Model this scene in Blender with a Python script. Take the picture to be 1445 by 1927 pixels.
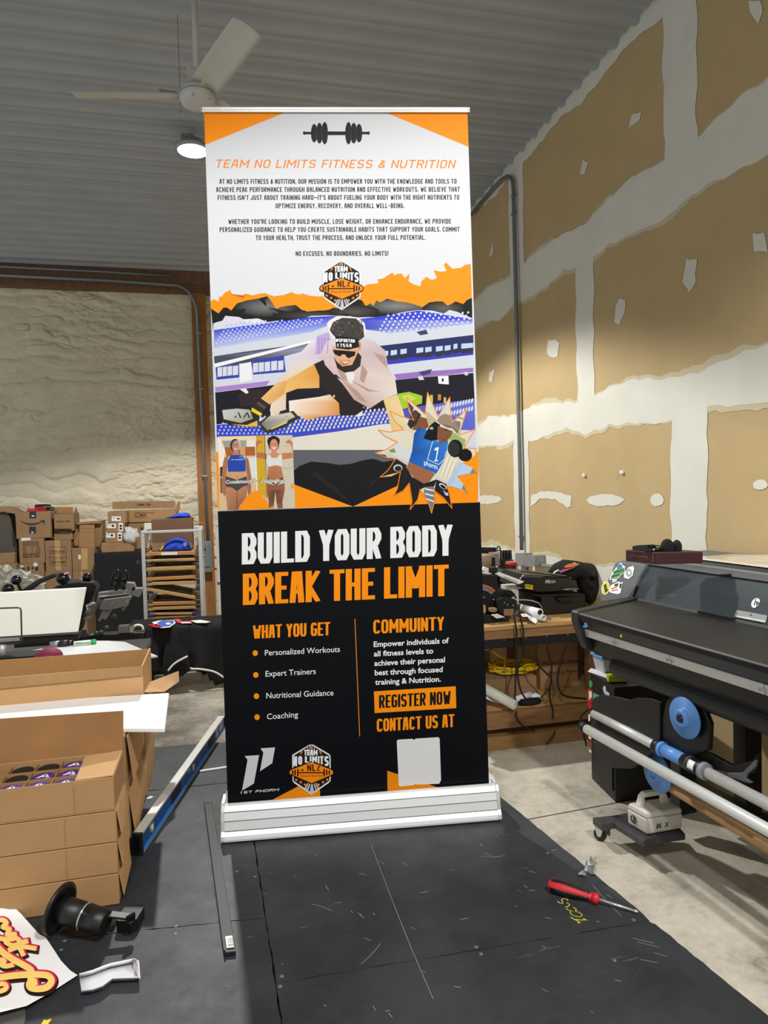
import bpy, bmesh, math, random
from mathutils import Vector, Matrix, geometry
random.seed(7)
V = Vector
SC = bpy.context.scene
COL = SC.collection
for o in list(bpy.data.objects):
    bpy.data.objects.remove(o)

# ------------------------------------------------------------------ camera
FPX, CX, CY = 1300.0, 722.5, 963.5
_yaw, _pit, _rol = math.radians(13.3), math.radians(-2.2), math.radians(1.45)
CAM = V((0, 0, 1.72))
FW = V((math.sin(_yaw)*math.cos(_pit), math.cos(_yaw)*math.cos(_pit), math.sin(_pit)))
_r0 = V((math.cos(_yaw), -math.sin(_yaw), 0))
_u0 = _r0.cross(FW)
RT = _r0*math.cos(_rol) - _u0*math.sin(_rol)
UP = _u0*math.cos(_rol) + _r0*math.sin(_rol)
cd = bpy.data.cameras.new('camera')
cd.sensor_fit = 'HORIZONTAL'
cd.sensor_width = 36
cd.lens = 36*FPX/1445
cam = bpy.data.objects.new('camera', cd)
COL.objects.link(cam)
_m = Matrix((RT, UP, -FW)).transposed().to_4x4()
_m.translation = CAM
cam.matrix_world = _m
SC.camera = cam

# ------------------------------------------------------------------ view, world
SC.view_settings.view_transform = 'Standard'
SC.view_settings.look = 'None'
SC.view_settings.gamma = 1
SC.view_settings.use_curve_mapping = False
SC.view_settings.exposure = 0.0
w = bpy.data.worlds.new('World')
SC.world = w
w.use_nodes = True
w.node_tree.nodes['Background'].inputs[0].default_value = (0.92, 0.97, 1.0, 1)
w.node_tree.nodes['Background'].inputs[1].default_value = 0.70
SC.cycles.use_denoising = True
SC.cycles.max_bounces = 6
SC.cycles.sample_clamp_indirect = 4

# ------------------------------------------------------------------ lamps of the room (high bays)
def spot(name, loc, power, size, blend, rad):
    l = bpy.data.lights.new(name, 'SPOT')
    l.energy = power
    l.spot_size = math.radians(size)
    l.spot_blend = blend
    l.shadow_soft_size = rad
    l.color = (1.0, 0.985, 0.94)
    o = bpy.data.objects.new(name, l)
    o.location = loc
    COL.objects.link(o)
    return o
LAMP = V((-0.115, 5.55, 4.30))
spot('high_bay_light', LAMP-V((0, 0, .085)), 600, 130, 0.2, 0.06)
spot('high_bay_light', (1.25, -0.75, 4.35), 530, 139, 0.2, 0.11)
spot('high_bay_light', (-0.5, -0.35, 4.35), 210, 132, 0.22, 0.11)

# ------------------------------------------------------------------ helpers
def ray(x, y): return FW + RT*((x-CX)/FPX) - UP*((y-CY)/FPX)
def at(x, y, d): return CAM + ray(x, y)*d
def onz(x, y, z):
    r = ray(x, y); return CAM + r*((z-CAM.z)/r.z)
def onx(x, y, X):
    r = ray(x, y); return CAM + r*(X/r.x)
def ony(x, y, Y):
    r = ray(x, y); return CAM + r*(Y/r.y)
def proj(p):
    v = p - CAM; d = v.dot(FW)
    return CX + FPX*v.dot(RT)/d, CY - FPX*v.dot(UP)/d
def lin(c):
    c = c/255.0
    return c/12.92 if c <= .04045 else ((c+.055)/1.055)**2.4
def rgb(r, g, b): return (lin(r), lin(g), lin(b), 1)

class MB:
    """collects geometry in world coordinates"""
    def __init__(s): s.v = []; s.f = []; s.m = []; s.mi = 0; s.sm = []
    def add(s, vs, fs, smooth=False):
        o = len(s.v)
        s.v += [V(p) for p in vs]
        for f in fs:
            s.f.append([i+o for i in f]); s.m.append(s.mi); s.sm.append(smooth)
        return s
    def hexa(s, b, t):           # bottom ring, top ring of 4
        n = len(b)
        fs = [list(range(n))[::-1], list(range(n, 2*n))]
        fs += [[i, (i+1) % n, n+(i+1) % n, n+i] for i in range(n)]
        return s.add(list(b)+list(t), fs)
    def box(s, c, d, M=None):
        x, y, z = d[0]/2, d[1]/2, d[2]/2
        p = [V(q) for q in ((-x,-y,-z),(x,-y,-z),(x,y,-z),(-x,y,-z),(-x,-y,z),(x,-y,z),(x,y,z),(-x,y,z))]
        if M: p = [M @ q for q in p]
        p = [q+V(c) for q in p]
        return s.hexa(p[:4], p[4:])
    def bx(s, x0, x1, y0, y1, z0, z1):
        return s.box(((x0+x1)/2, (y0+y1)/2, (z0+z1)/2), (x1-x0, y1-y0, z1-z0))
    def prism(s, pts, ext):      # planar polygon extruded by vector
        pts = [V(p) for p in pts]; e = V(ext)
        n = len(pts)
        tri = geometry.tessellate_polygon([pts])
        fs = [list(t) for t in tri] + [[i+n for i in t][::-1] for t in tri]
        fs += [[i, n+i, n+(i+1) % n, (i+1) % n] for i in range(n)]
        return s.add(pts+[p+e for p in pts], fs)
    def poly(s, pts):
        pts = [V(p) for p in pts]
        return s.add(pts, [list(t) for t in geometry.tessellate_polygon([pts])])
    def tube(s, path, r, n=10, cap=True, rad=None):
        path = [V(p) for p in path]
        k = len(path); vs = []; fs = []
        up = None
        for i, p in enumerate(path):
            a = path[max(i-1, 0)]; b = path[min(i+1, k-1)]
            t = (b-a).normalized() if (b-a).length > 1e-9 else V((0,0,1))
            if up is None:
                up = t.orthogonal().normalized()
            up = (up - t*up.dot(t))
            up = up.normalized() if up.length > 1e-6 else t.orthogonal().normalized()
            q = t.cross(up)
            rr = rad[i] if rad else r
            for j in range(n):
                an = 2*math.pi*j/n
                vs.append(p + up*math.cos(an)*rr + q*math.sin(an)*rr)
        for i in range(k-1):
            for j in range(n):
                fs.append([i*n+j, i*n+(j+1) % n, (i+1)*n+(j+1) % n, (i+1)*n+j])
        s.add(vs, fs, True)
        if cap:
            o = len(s.v)-k*n
            s.f.append([o+j for j in range(n)][::-1]); s.m.append(s.mi); s.sm.append(False)
            s.f.append([o+(k-1)*n+j for j in range(n)]); s.m.append(s.mi); s.sm.append(False)
        return s
    def cyl(s, a, b, r, r2=None, n=20):
        return s.tube([a, b], r, n, True, [r, r if r2 is None else r2])
    def lathe(s, a, ax, prof, n=28):   # profile list of (along, radius)
        ax = V(ax).normalized()
        a = V(a)
        u = ax.orthogonal().normalized(); q = ax.cross(u); vs = []; fs = []
        for (h, r) in prof:
            for j in range(n):
                an = 2*math.pi*j/n
                vs.append(a+ax*h+(u*math.cos(an)+q*math.sin(an))*r)
        for i in range(len(prof)-1):
            for j in range(n):
                fs.append([i*n+j, i*n+(j+1) % n, (i+1)*n+(j+1) % n, (i+1)*n+j])
        fs.append(list(range(n))[::-1]); fs.append([(len(prof)-1)*n+j for j in range(n)])
        return s.add(vs, fs, True)
    def ball(s, c, r, n=14, M=None):
        c = V(c); vs = []; fs = []
        r = r if hasattr(r, '__len__') else (r, r, r)
        for i in range(n//2+1):
            th = math.pi*i/(n//2)
            for j in range(n):
                ph = 2*math.pi*j/n
                p = V((math.sin(th)*math.cos(ph)*r[0], math.sin(th)*math.sin(ph)*r[1], math.cos(th)*r[2]))
                vs.append(c + (M @ p if M else p))
        for i in range(n//2):
            for j in range(n):
                fs.append([i*n+j, (i+1)*n+j, (i+1)*n+(j+1) % n, i*n+(j+1) % n])
        return s.add(vs, fs, True)
    def sheet(s, grid, th=0.0, nrm=None):   # rows of points; smooth; optional thickness
        h = len(grid); wd = len(grid[0])
        vs = [V(p) for r in grid for p in r]
        fs = [[i*wd+j, i*wd+j+1, (i+1)*wd+j+1, (i+1)*wd+j] for i in range(h-1) for j in range(wd-1)]
        if th:
            n0 = len(vs); nv = V(nrm).normalized()*th
            vs += [p-nv for p in vs]
            f2 = [[q+n0 for q in f][::-1] for f in fs]
            rim = [(0*wd+j, j+1) for j in range(wd-1)] + [(i*wd+wd-1, (i+1)*wd+wd-1) for i in range(h-1)] \
                + [((h-1)*wd+j+1, (h-1)*wd+j) for j in range(wd-1)] + [((i+1)*wd, i*wd) for i in range(h-1)]
            fs = fs + f2 + [[b, a, a+n0, b+n0] for a, b in rim]
        return s.add(vs, fs, True)

def rotz(a): return Matrix.Rotation(math.radians(a), 3, 'Z')
def roteul(x, y, z):
    return Matrix.Rotation(math.radians(z), 3, 'Z') @ Matrix.Rotation(math.radians(y), 3, 'Y') @ Matrix.Rotation(math.radians(x), 3, 'X')

def meta(o, label=None, cat=None, group=None, kind=None):
    if label: o['label'] = label
    if cat: o['category'] = cat
    if group: o['group'] = group
    if kind: o['kind'] = kind
    return o
ORG = {}
def thing(name, loc, label, cat, group=None):
    o = bpy.data.objects.new(name, None)
    o.empty_display_size = .05
    o.location = loc
    COL.objects.link(o)
    ORG[o.name] = V(loc)
    return meta(o, label, cat, group)
def put(name, mb, mats, parent=None, label=None, cat=None, group=None, kind=None, bev=0, seg=2, flat=False, sub=0):
    me = bpy.data.meshes.new(name)
    if parent is not None:
        off = ORG[parent.name]
    else:
        xs = [p.x for p in mb.v]; ys = [p.y for p in mb.v]; zs = [p.z for p in mb.v]
        off = V(((min(xs)+max(xs))/2, (min(ys)+max(ys))/2, min(zs)))
    me.from_pydata([p-off for p in mb.v], [], mb.f)
    if not isinstance(mats, (list, tuple)): mats = [mats]
    for m in mats: me.materials.append(m)
    me.polygons.foreach_set('material_index', mb.m)
    me.polygons.foreach_set('use_smooth', [False]*len(mb.sm) if flat else mb.sm)
    b = bmesh.new(); b.from_mesh(me)
    bmesh.ops.recalc_face_normals(b, faces=b.faces)
    b.to_mesh(me); b.free()
    me.update()
    o = bpy.data.objects.new(name, me)
    COL.objects.link(o)
    if parent is not None:
        o.parent = parent
    else:
        o.location = off
    ORG[o.name] = off
    if bev:
        md = o.modifiers.new('bevel', 'BEVEL'); md.width = bev; md.segments = seg
        md.limit_method = 'ANGLE'; md.angle_limit = math.radians(40); md.harden_normals = False
    if sub:
        md = o.modifiers.new('sub', 'SUBSURF'); md.levels = sub; md.render_levels = sub
    return meta(o, label, cat, group, kind)
def dup(src, delta, label=None, rz=None):
    """a thing (mesh or empty with parts) copied with its parts and sub-parts"""
    r = src.copy(); COL.objects.link(r)
    r.location = src.location + V(delta)
    if rz is not None: r.rotation_euler = (0, 0, math.radians(rz))
    if label: r['label'] = label
    for ch in list(src.children):
        c = ch.copy(); COL.objects.link(c); c.parent = r
        for g in list(ch.children):
            d = g.copy(); COL.objects.link(d); d.parent = c
    return r

# ------------------------------------------------------------------ materials
MATS = {}
def mat(name, col, rough=.6, metal=0, var=0, vscale=8, bump=0, bscale=60, stretch=None, emit=0, alpha=1, trans=0, spec=None, coat=0):
    if name in MATS: return MATS[name]
    m = bpy.data.materials.new(name); m.use_nodes = True
    nt = m.node_tree; b = nt.nodes['Principled BSDF']
    c = rgb(*col)
    b.inputs['Base Color'].default_value = c
    b.inputs['Roughness'].default_value = rough
    b.inputs['Metallic'].default_value = metal
    if spec is not None: b.inputs['Specular IOR Level'].default_value = spec
    if coat: b.inputs['Coat Weight'].default_value = coat; b.inputs['Coat Roughness'].default_value = .15
    if emit:
        b.inputs['Emission Color'].default_value = c; b.inputs['Emission Strength'].default_value = emit
    if alpha < 1: b.inputs['Alpha'].default_value = alpha
    if trans: b.inputs['Transmission Weight'].default_value = trans
    if var or bump:
        tc = nt.nodes.new('ShaderNodeTexCoord'); mp = nt.nodes.new('ShaderNodeMapping')
        nt.links.new(tc.outputs['Object'], mp.inputs['Vector'])
        if stretch: mp.inputs['Scale'].default_value = stretch
    if var:
        n = nt.nodes.new('ShaderNodeTexNoise'); n.inputs['Scale'].default_value = vscale; n.inputs['Detail'].default_value = 6
        n.inputs['Roughness'].default_value = .65
        nt.links.new(mp.outputs[0], n.inputs['Vector'])
        r = nt.nodes.new('ShaderNodeValToRGB')
        r.color_ramp.elements[0].position = .3; r.color_ramp.elements[1].position = .7
        lo = [x*(1-var) for x in c[:3]]+[1]; hi = [min(1, x*(1+var)) for x in c[:3]]+[1]
        r.color_ramp.elements[0].color = lo; r.color_ramp.elements[1].color = hi
        nt.links.new(n.outputs['Fac'], r.inputs[0]); nt.links.new(r.outputs[0], b.inputs['Base Color'])
    if bump:
        n2 = nt.nodes.new('ShaderNodeTexNoise'); n2.inputs['Scale'].default_value = bscale; n2.inputs['Detail'].default_value = 5
        nt.links.new(mp.outputs[0], n2.inputs['Vector'])
        bp = nt.nodes.new('ShaderNodeBump'); bp.inputs['Strength'].default_value = bump; bp.inputs['Distance'].default_value = .01
        nt.links.new(n2.outputs['Fac'], bp.inputs['Height']); nt.links.new(bp.outputs[0], b.inputs['Normal'])
    MATS[name] = m
    return m

M_card = mat('cardboard', (162, 125, 84), .85, var=.1, vscale=5, bump=.08, bscale=40)
M_card2 = mat('cardboard_tan', (190, 149, 103), .85, var=.1, vscale=4, bump=.08, bscale=40)
M_card3 = mat('cardboard_brown', (148, 116, 82), .85, var=.12, vscale=5, bump=.08, bscale=40)
M_cardin = mat('cardboard_inside', (158, 118, 74), .9, var=.12, vscale=6)
M_cardedge = mat('cardboard_edge', (205, 168, 118), .9, var=.2, vscale=60)
M_ink = mat('black_ink', (38, 32, 28), .7)
M_tape = mat('packing_tape', (190, 150, 95), .35, var=.08)
M_label = mat('paper_label', (232, 230, 224), .6)
M_white = mat('white_board', (240, 240, 240), .5, var=.02, vscale=3)
M_paper = mat('white_paper', (238, 238, 240), .6)
M_blk = mat('black_plastic', (17, 17, 18), .45, var=.15, vscale=20)
M_blk2 = mat('black_matte', (12, 12, 13), .7, var=.2, vscale=14)
M_blkgl = mat('black_gloss', (14, 14, 15), .2)
M_char = mat('charcoal_plastic', (62, 62, 64), .5, var=.08, vscale=12)
M_alu = mat('aluminium', (206, 206, 203), .38, .35, var=.06, vscale=30)
M_alu2 = mat('cast_aluminium', (150, 148, 147), .45, .7, var=.12, vscale=25)
M_galv = mat('galvanised_steel', (150, 153, 154), .45, .4, var=.18, vscale=40)
M_chrome = mat('chrome', (215, 215, 215), .18, .75)
M_wood = mat('pine_wood', (184, 146, 94), .65, var=.22, vscale=7, stretch=(1, 1, 12), bump=.06)
M_wood2 = mat('fir_lumber', (142, 104, 66), .7, var=.25, vscale=6, stretch=(1.2, 9, 9), bump=.08)
M_wood3 = mat('old_timber', (112, 82, 58), .75, var=.25, vscale=5, stretch=(9, 9, 1), bump=.1)
M_cloth = mat('black_cloth', (11, 11, 13), .9, var=.2, vscale=30, bump=.1, bscale=200)
M_blue = mat('blue_fabric', (24, 66, 190), .75, var=.12, vscale=25)
M_yel = mat('yellow_plastic', (226, 190, 20), .45)
M_red = mat('red_plastic', (190, 28, 40), .4)
M_bluep = mat('blue_spindle_plastic', (88, 140, 205), .4, var=.04)

# ------------------------------------------------------------------ setting
def nmath(nt, op, a, b=None):
    n = nt.nodes.new('ShaderNodeMath'); n.operation = op
    for i, x in enumerate((a, b)):
        if x is None: continue
        if isinstance(x, (int, float)): n.inputs[i].default_value = x
        else: nt.links.new(x, n.inputs[i])
    return n.outputs[0]

def concrete():
    m = bpy.data.materials.new('concrete'); m.use_nodes = True; nt = m.node_tree; b = nt.nodes['Principled BSDF']
    tc = nt.nodes.new('ShaderNodeTexCoord')
    def noise(sc, det=8, rg=.6):
        n = nt.nodes.new('ShaderNodeTexNoise'); n.inputs['Scale'].default_value = sc; n.inputs['Detail'].default_value = det
        n.inputs['Roughness'].default_value = rg; nt.links.new(tc.outputs['Object'], n.inputs['Vector']); return n.outputs['Fac']
    r = nt.nodes.new('ShaderNodeValToRGB')
    e = r.color_ramp.elements
    e[0].position = .3; e[0].color = rgb(138, 132, 120); e[1].position = .72; e[1].color = rgb(228, 221, 206)
    k = e.new(.5); k.color = rgb(196, 188, 173)
    f = nmath(nt, 'ADD', nmath(nt, 'MULTIPLY', noise(2.6, 8, .7), .75), nmath(nt, 'MULTIPLY', noise(30, 6, .7), .25))
    nt.links.new(f, r.inputs[0])
    st = nt.nodes.new('ShaderNodeValToRGB'); st.color_ramp.elements[0].position = .36; st.color_ramp.elements[1].position = .44
    st.color_ramp.elements[0].color = (.45, .42, .38, 1); st.color_ramp.elements[1].color = (1, 1, 1, 1)
    nt.links.new(noise(1.3, 10, .75), st.inputs[0])
    mx = nt.nodes.new('ShaderNodeMixRGB'); mx.blend_type = 'MULTIPLY'; mx.inputs[0].default_value = .7
    nt.links.new(r.outputs[0], mx.inputs[1]); nt.links.new(st.outputs[0], mx.inputs[2]); # dirt and shade together, painted dark into the slab beyond the platform
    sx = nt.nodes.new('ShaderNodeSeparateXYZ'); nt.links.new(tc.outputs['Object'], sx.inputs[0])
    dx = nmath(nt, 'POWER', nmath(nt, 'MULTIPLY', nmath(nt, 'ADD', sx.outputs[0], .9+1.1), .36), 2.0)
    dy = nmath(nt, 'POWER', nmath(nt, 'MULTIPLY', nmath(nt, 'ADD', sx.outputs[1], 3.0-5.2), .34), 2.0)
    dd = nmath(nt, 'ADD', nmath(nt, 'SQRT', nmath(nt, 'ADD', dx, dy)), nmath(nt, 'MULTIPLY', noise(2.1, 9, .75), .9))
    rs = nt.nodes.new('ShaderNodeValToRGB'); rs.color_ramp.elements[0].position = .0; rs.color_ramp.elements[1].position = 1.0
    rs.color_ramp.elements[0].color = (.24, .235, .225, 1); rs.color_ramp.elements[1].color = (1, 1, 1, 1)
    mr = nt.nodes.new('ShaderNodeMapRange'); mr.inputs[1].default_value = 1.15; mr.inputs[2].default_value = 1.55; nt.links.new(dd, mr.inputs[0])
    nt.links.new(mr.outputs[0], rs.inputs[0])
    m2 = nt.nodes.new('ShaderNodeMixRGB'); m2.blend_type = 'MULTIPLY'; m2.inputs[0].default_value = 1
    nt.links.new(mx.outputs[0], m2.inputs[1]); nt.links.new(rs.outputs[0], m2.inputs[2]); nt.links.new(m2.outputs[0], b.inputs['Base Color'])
    b.inputs['Roughness'].default_value = .6
    bp = nt.nodes.new('ShaderNodeBump'); bp.inputs['Strength'].default_value = .25; bp.inputs['Distance'].default_value = .004
    nt.links.new(noise(90, 6, .7), bp.inputs['Height']); nt.links.new(bp.outputs[0], b.inputs['Normal'])
    return m
mb = MB(); mb.bx(-4.5, 2.7, -3.5, 9.5, -.1, 0)
M_joint = mat('joint_dark', (58, 54, 48), .9)
mb.mi = 1
for (a, b_) in (((1095, 1582 - 62), (1445, 1470)),):
    pass
p, q = onz(1085, 1525, 0), onz(1165, 1510, 0)
d = (q-p).normalized(); nn = V((-d.y, d.x, 0))*.004
mb.poly([p-d*1.5-nn+V((0,0,.0008)), q+d*1.5-nn+V((0,0,.0008)), q+d*1.5+nn+V((0,0,.0008)), p-d*1.5+nn+V((0,0,.0008))])
p, q = onz(1190, 1600, 0), onz(1120, 1480, 0)
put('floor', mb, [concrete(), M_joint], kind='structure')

# ribbed steel ceiling, ribs along X
mb = MB(); prof = []
y = -3.5
while y < 9.5:
    prof += [(y, 4.5), (y+.075, 4.5), (y+.083, 4.489), (y+.098, 4.489), (y+.106, 4.5), (y+.165, 4.5), (y+.180, 4.462), (y+.214, 4.462), (y+.229, 4.5)]
    y += .229
vs = []; fs = []
for (yy, zz) in prof: vs += [(-4.5, yy, zz), (2.75, yy, zz)]
for i in range(len(prof)-1): fs.append([2*i, 2*i+1, 2*i+3, 2*i+2])
mb.add(vs, fs); mb.bx(-4.5, 2.75, -3.5, 9.5, 4.52, 4.56)
put('ceiling', mb, mat('painted_steel_ceiling', (162, 166, 170), .5, .0, var=.06, vscale=2), kind='structure')

# sprayed foam back wall: lumpy real relief
def foam_h(x, z):
    from mathutils import noise as N
    wrp = 1.5*N.noise(V((x*.75, z*.9, 2.2))) + .55*N.noise(V((x*2.6, z*2.2, 7.7))) + .2*N.noise(V((x*8, z*8, 3.3)))
    ph = z*6.2+wrp
    k = math.floor(ph); f = ph-k
    am = max(0, min(1, .45+1.3*N.noise(V((x*.9+k*3.7, k*1.9, 4.4)))))      # each bead comes and goes along the wall
    bead = math.sqrt(max(0, 1-(2*f-1)**2))
    rough = max(0, min(1, .1+1.6*N.noise(V((x*.8, z*1.1, 20.2)))))
    c = N.fractal(V((x*7, z*13, 1.7)), .75, 2.2, 5)
    d = N.fractal(V((x*22, z*34, 5.7)), .8, 2.1, 3)
    n1 = N.noise(V((x*1.5, z*6.0, 31.3)))+.35*N.noise(V((x*6, z*9, 2.9)))
    crack = max(0, 1-abs(n1)*9)*max(0, min(1, .1+1.8*N.noise(V((x*1.7, z*2.4, 14.2)))))
    return .006 + .034*am*bead + .016*N.noise(V((x*1.1, z*2.2, 9))) + .024*c*(.22+rough) + .008*d*(.35+rough) - .030*crack
mb = MB(); nx, nz = 620, 400
x0, x1, z0, z1 = -3.1, 2.54, .7, 4.30
rows = []
for j in range(nz+1):
    z = z0+(z1-z0)*j/nz
    rows.append([(x0+(x1-x0)*i/nx, 9.30-foam_h(x0+(x1-x0)*i/nx, z), z) for i in range(nx+1)])
mb.sheet(rows)
mb.bx(-4.5, 2.75, 9.31, 9.46, 0, 4.6)
M_foam = mat('spray_foam', (212, 203, 180), .9, var=.08, vscale=3, bump=.35, bscale=38)
put('wall_back', mb, M_foam, kind='structure')

# drywall right wall with taped joints
M_dry = mat('drywall_tan', (186, 162, 118), .85, var=.05, vscale=2.5)
M_mud = mat('joint_compound', (216, 214, 202), .75, var=.05, vscale=3)
M_mudt = mat('joint_compound_thin', (200, 188, 158), .8, var=.05, vscale=6)
mb = MB(); XW = 2.55
mb.bx(XW, XW+.08, -3.5, 9.5, 0, 4.6)
def jag(pts, amp, step=.05):
    out = []
    for i in range(len(pts)):
        a, b = V(pts[i]), V(pts[(i+1) % len(pts)])
        n = max(1, int((b-a).length/step))
        d = (b-a); nrm = V((-d.y, d.x)).normalized() if d.length > 0 else V((0, 0))
        for k in range(n):
            jj = amp*(math.sin(i*3.1+k*1.3)+math.sin(k*.37+i)+random.uniform(-1, 1))*.5
            out.append(a+d*(k/n)+nrm*jj)
    return out
MUDN = 0
def mud(pts, amp=.012, lev=1, step=.05):
    mb.mi = lev if lev < 3 else 1
    global MUDN
    MUDN += 1
    mb.poly([V((XW-.0008*lev-.00005*MUDN, p.x, p.y)) for p in jag(pts, amp, step)])
def wy(x, y=900): return onx(x, y, XW).y
def wp(x, y):
    p = onx(x, y, XW); return (p.y, p.z)
def band(z, h, y0, y1, amp, lev):
    n = 26
    up = [(y0+(y1-y0)*i/n, z+h+.03*math.sin(i*1.7)+random.uniform(-.02, .02)) for i in range(n+1)]
    dn = [(y0+(y1-y0)*i/n, z-h+.03*math.sin(i*2.3+1)+random.uniform(-.02, .02)) for i in range(n+1)]
    mud(up+dn[::-1], amp, lev, .04)
for z, h in ((3.40, .15), (2.20, .125), (1.02, .09)):
    band(z, h+.022, 1.5, 9.2, .012, 1 if False else 2)
    band(z, h, 1.5, 9.2, .010, 1 if False else 3)
def vband(y0, y1, z0, z1, lev=3):
    mud([(y0, z0), (y1, z0), (y1, z1), (y0, z1)], .012, lev, .06)
def vpx(xl, xr, ym, z0, z1): vband(wy(xr, ym), wy(xl, ym), z0, z1)
vpx(959, 986, 450, 3.4, 4.5)
vpx(1249, 1312, 120, 3.4, 4.5)
vpx(1085, 1118, 620, 2.2, 3.4)
vpx(968, 996, 930, 1.0, 2.2)
vpx(1263, 1331, 900, 0.9, 2.2)
vband(wy(893, 700), 9.3, 2.2, 3.4); vband(8.9, 9.3, 0.2, 4.5)
band(4.45, .07, 1.5, 9.2, .012, 3)
def patch(pts, lev=3): mud([wp(*p) for p in pts], .006, lev, .03)
for cx_, cy_, wx, hy, sl in ((919, 940, 26, 9, 0), (1140, 941, 36, 12, 0), (1237, 941, 13, 13, 0), (1432, 912, 14, 11, 0)):
    patch([(cx_+wx*math.cos(a*.6283), cy_+hy*math.sin(a*.6283)) for a in range(10)])
patch([(998, 955), (1000, 932), (1020, 924), (1050, 926), (1076, 934), (1074, 953), (1068, 955), (1045, 940), (1018, 938)])
patch([(1032, 640), (1045, 638), (1054, 645), (1050, 672), (1036, 672), (1030, 665)])
patch([(1168, 560), (1178, 566), (1176, 590), (1166, 612), (1157, 606), (1160, 575)])
patch([(1292, 488), (1313, 487), (1309, 515), (1311, 530), (1298, 550), (1286, 530), (1288, 515)])
patch([(922, 700), (932, 694), (926, 720), (920, 718)])
patch([(1417, 440), (1440, 437), (1445, 475), (1420, 474)])
patch([(1190, 214), (1208, 209), (1205, 226), (1184, 242)])
patch([(1098, 300), (1108, 306), (1100, 330), (1092, 328)])
patch([(925, 465), (930, 455), (928, 480), (920, 485)])
patch([(1410, 0), (1432, 0), (1436, 24), (1428, 46), (1412, 20)])
put('wall_right', mb, [M_dry, M_mud, M_mudt], kind='structure')

# eave beam and wood post on the back wall
mb = MB(); mb.bx(-3.6, 2.54, 9.05, 9.30, 4.30, 4.47)
mb.bx(-3.6, 2.54, 9.12, 9.30, 4.22, 4.30)
put('trim_1', mb, M_wood3, kind='structure')
pl, pr = ony(366, 700, 9.2), ony(388, 700, 9.2)
mb = MB(); mb.bx(pl.x-.01, pr.x+.02, 9.17, 9.36, 0, 4.3)
put('trim_2', mb, mat('post_timber', (150, 100, 52), .7, var=.25, vscale=5, stretch=(9, 9, .8)), kind='structure')
# ------------------------------------------------------------------ work platform with rubber mats
ZM = .62
def mats_mat():
    m = bpy.data.materials.new('rubber_mat'); m.use_nodes = True; nt = m.node_tree; b = nt.nodes['Principled BSDF']
    tc = nt.nodes.new('ShaderNodeTexCoord')
    def noise(sc, det=8, rg=.6, st=None):
        n = nt.nodes.new('ShaderNodeTexNoise'); n.inputs['Scale'].default_value = sc; n.inputs['Detail'].default_value = det
        n.inputs['Roughness'].default_value = rg
        if st:
            mp = nt.nodes.new('ShaderNodeMapping'); mp.inputs['Scale'].default_value = st; mp.inputs['Rotation'].default_value = (0, 0, .6)
            nt.links.new(tc.outputs['Object'], mp.inputs[0]); nt.links.new(mp.outputs[0], n.inputs['Vector'])
        else: nt.links.new(tc.outputs['Object'], n.inputs['Vector'])
        return n.outputs['Fac']
    def ramp(f, stops):
        r = nt.nodes.new('ShaderNodeValToRGB'); e = r.color_ramp.elements
        e[0].position, e[0].color = stops[0]; e[1].position, e[1].color = stops[-1]
        for p, c in stops[1:-1]:
            k = e.new(p); k.color = c
        nt.links.new(f, r.inputs[0]); return r.outputs[0]
    def mix(bl, fac, a, c):
        x = nt.nodes.new('ShaderNodeMixRGB'); x.blend_type = bl
        if isinstance(fac, float): x.inputs[0].default_value = fac
        else: nt.links.new(fac, x.inputs[0])
        nt.links.new(a, x.inputs[1])
        if isinstance(c, tuple): x.inputs[2].default_value = c
        else: nt.links.new(c, x.inputs[2])
        return x.outputs[0]
    base = ramp(noise(2.3, 8, .7), [(.35, rgb(37, 40, 45)), (.65, rgb(58, 62, 68))])
    v = nt.nodes.new('ShaderNodeTexVoronoi'); v.inputs['Scale'].default_value = 26
    nt.links.new(tc.outputs['Object'], v.inputs['Vector'])
    speck = ramp(v.outputs['Distance'], [(.0, (1, 1, 1, 1)), (.035, (1, 1, 1, 1)), (.05, (0, 0, 0, 1))])
    pick = ramp(noise(8, 3), [(.6, (0, 0, 0, 1)), (.63, (1, 1, 1, 1))])
    sp = mix('MULTIPLY', 1.0, speck, pick)
    c = mix('MIX', sp, base, rgb(170, 170, 168))
    scr = ramp(noise(6, 5, .55, (1, 14, 1)), [(.67, (0, 0, 0, 1)), (.74, (.16, .16, .16, 1))])
    scr2 = mix('MULTIPLY', 1.0, scr, ramp(noise(1.7, 4), [(.5, (0, 0, 0, 1)), (.62, (1, 1, 1, 1))]))
    c = mix('ADD', 1.0, c, scr2)
    nt.links.new(c, b.inputs['Base Color'])
    rr = ramp(noise(5, 6, .7), [(.3, (.42, .42, .42, 1)), (.7, (.62, .62, .62, 1))])
    nt.links.new(rr, b.inputs['Roughness'])
    b.inputs['Specular IOR Level'].default_value = .35
    bp = nt.nodes.new('ShaderNodeBump'); bp.inputs['Strength'].default_value = .25; bp.inputs['Distance'].default_value = .002
    nt.links.new(noise(240, 4, .7), bp.inputs['Height']); nt.links.new(bp.outputs[0], b.inputs['Normal'])
    return m
M_mat = mats_mat()
M_ply = mat('dark_deck_board', (30, 28, 26), .9, var=.2, vscale=6)
M_scuff = mat('chalk_scuff', (150, 150, 150), .9)
M_ychalk = mat('yellow_marker', (214, 206, 60), .8)
def pz(x, y, z=ZM): return onz(x, y, z)
e0, e1 = pz(930, 1490), pz(1445, 1912)
ed = (e1-e0).normalized()
def edge(Y): return e0+ed*((Y-e0.y)/ed.y)
far_r = pz(424, 1392)
NE = edge(3.04); SE = edge(.45)
NW = V((-1.55, 3.22, ZM)); SW = V((-1.75, .45, ZM))
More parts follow.
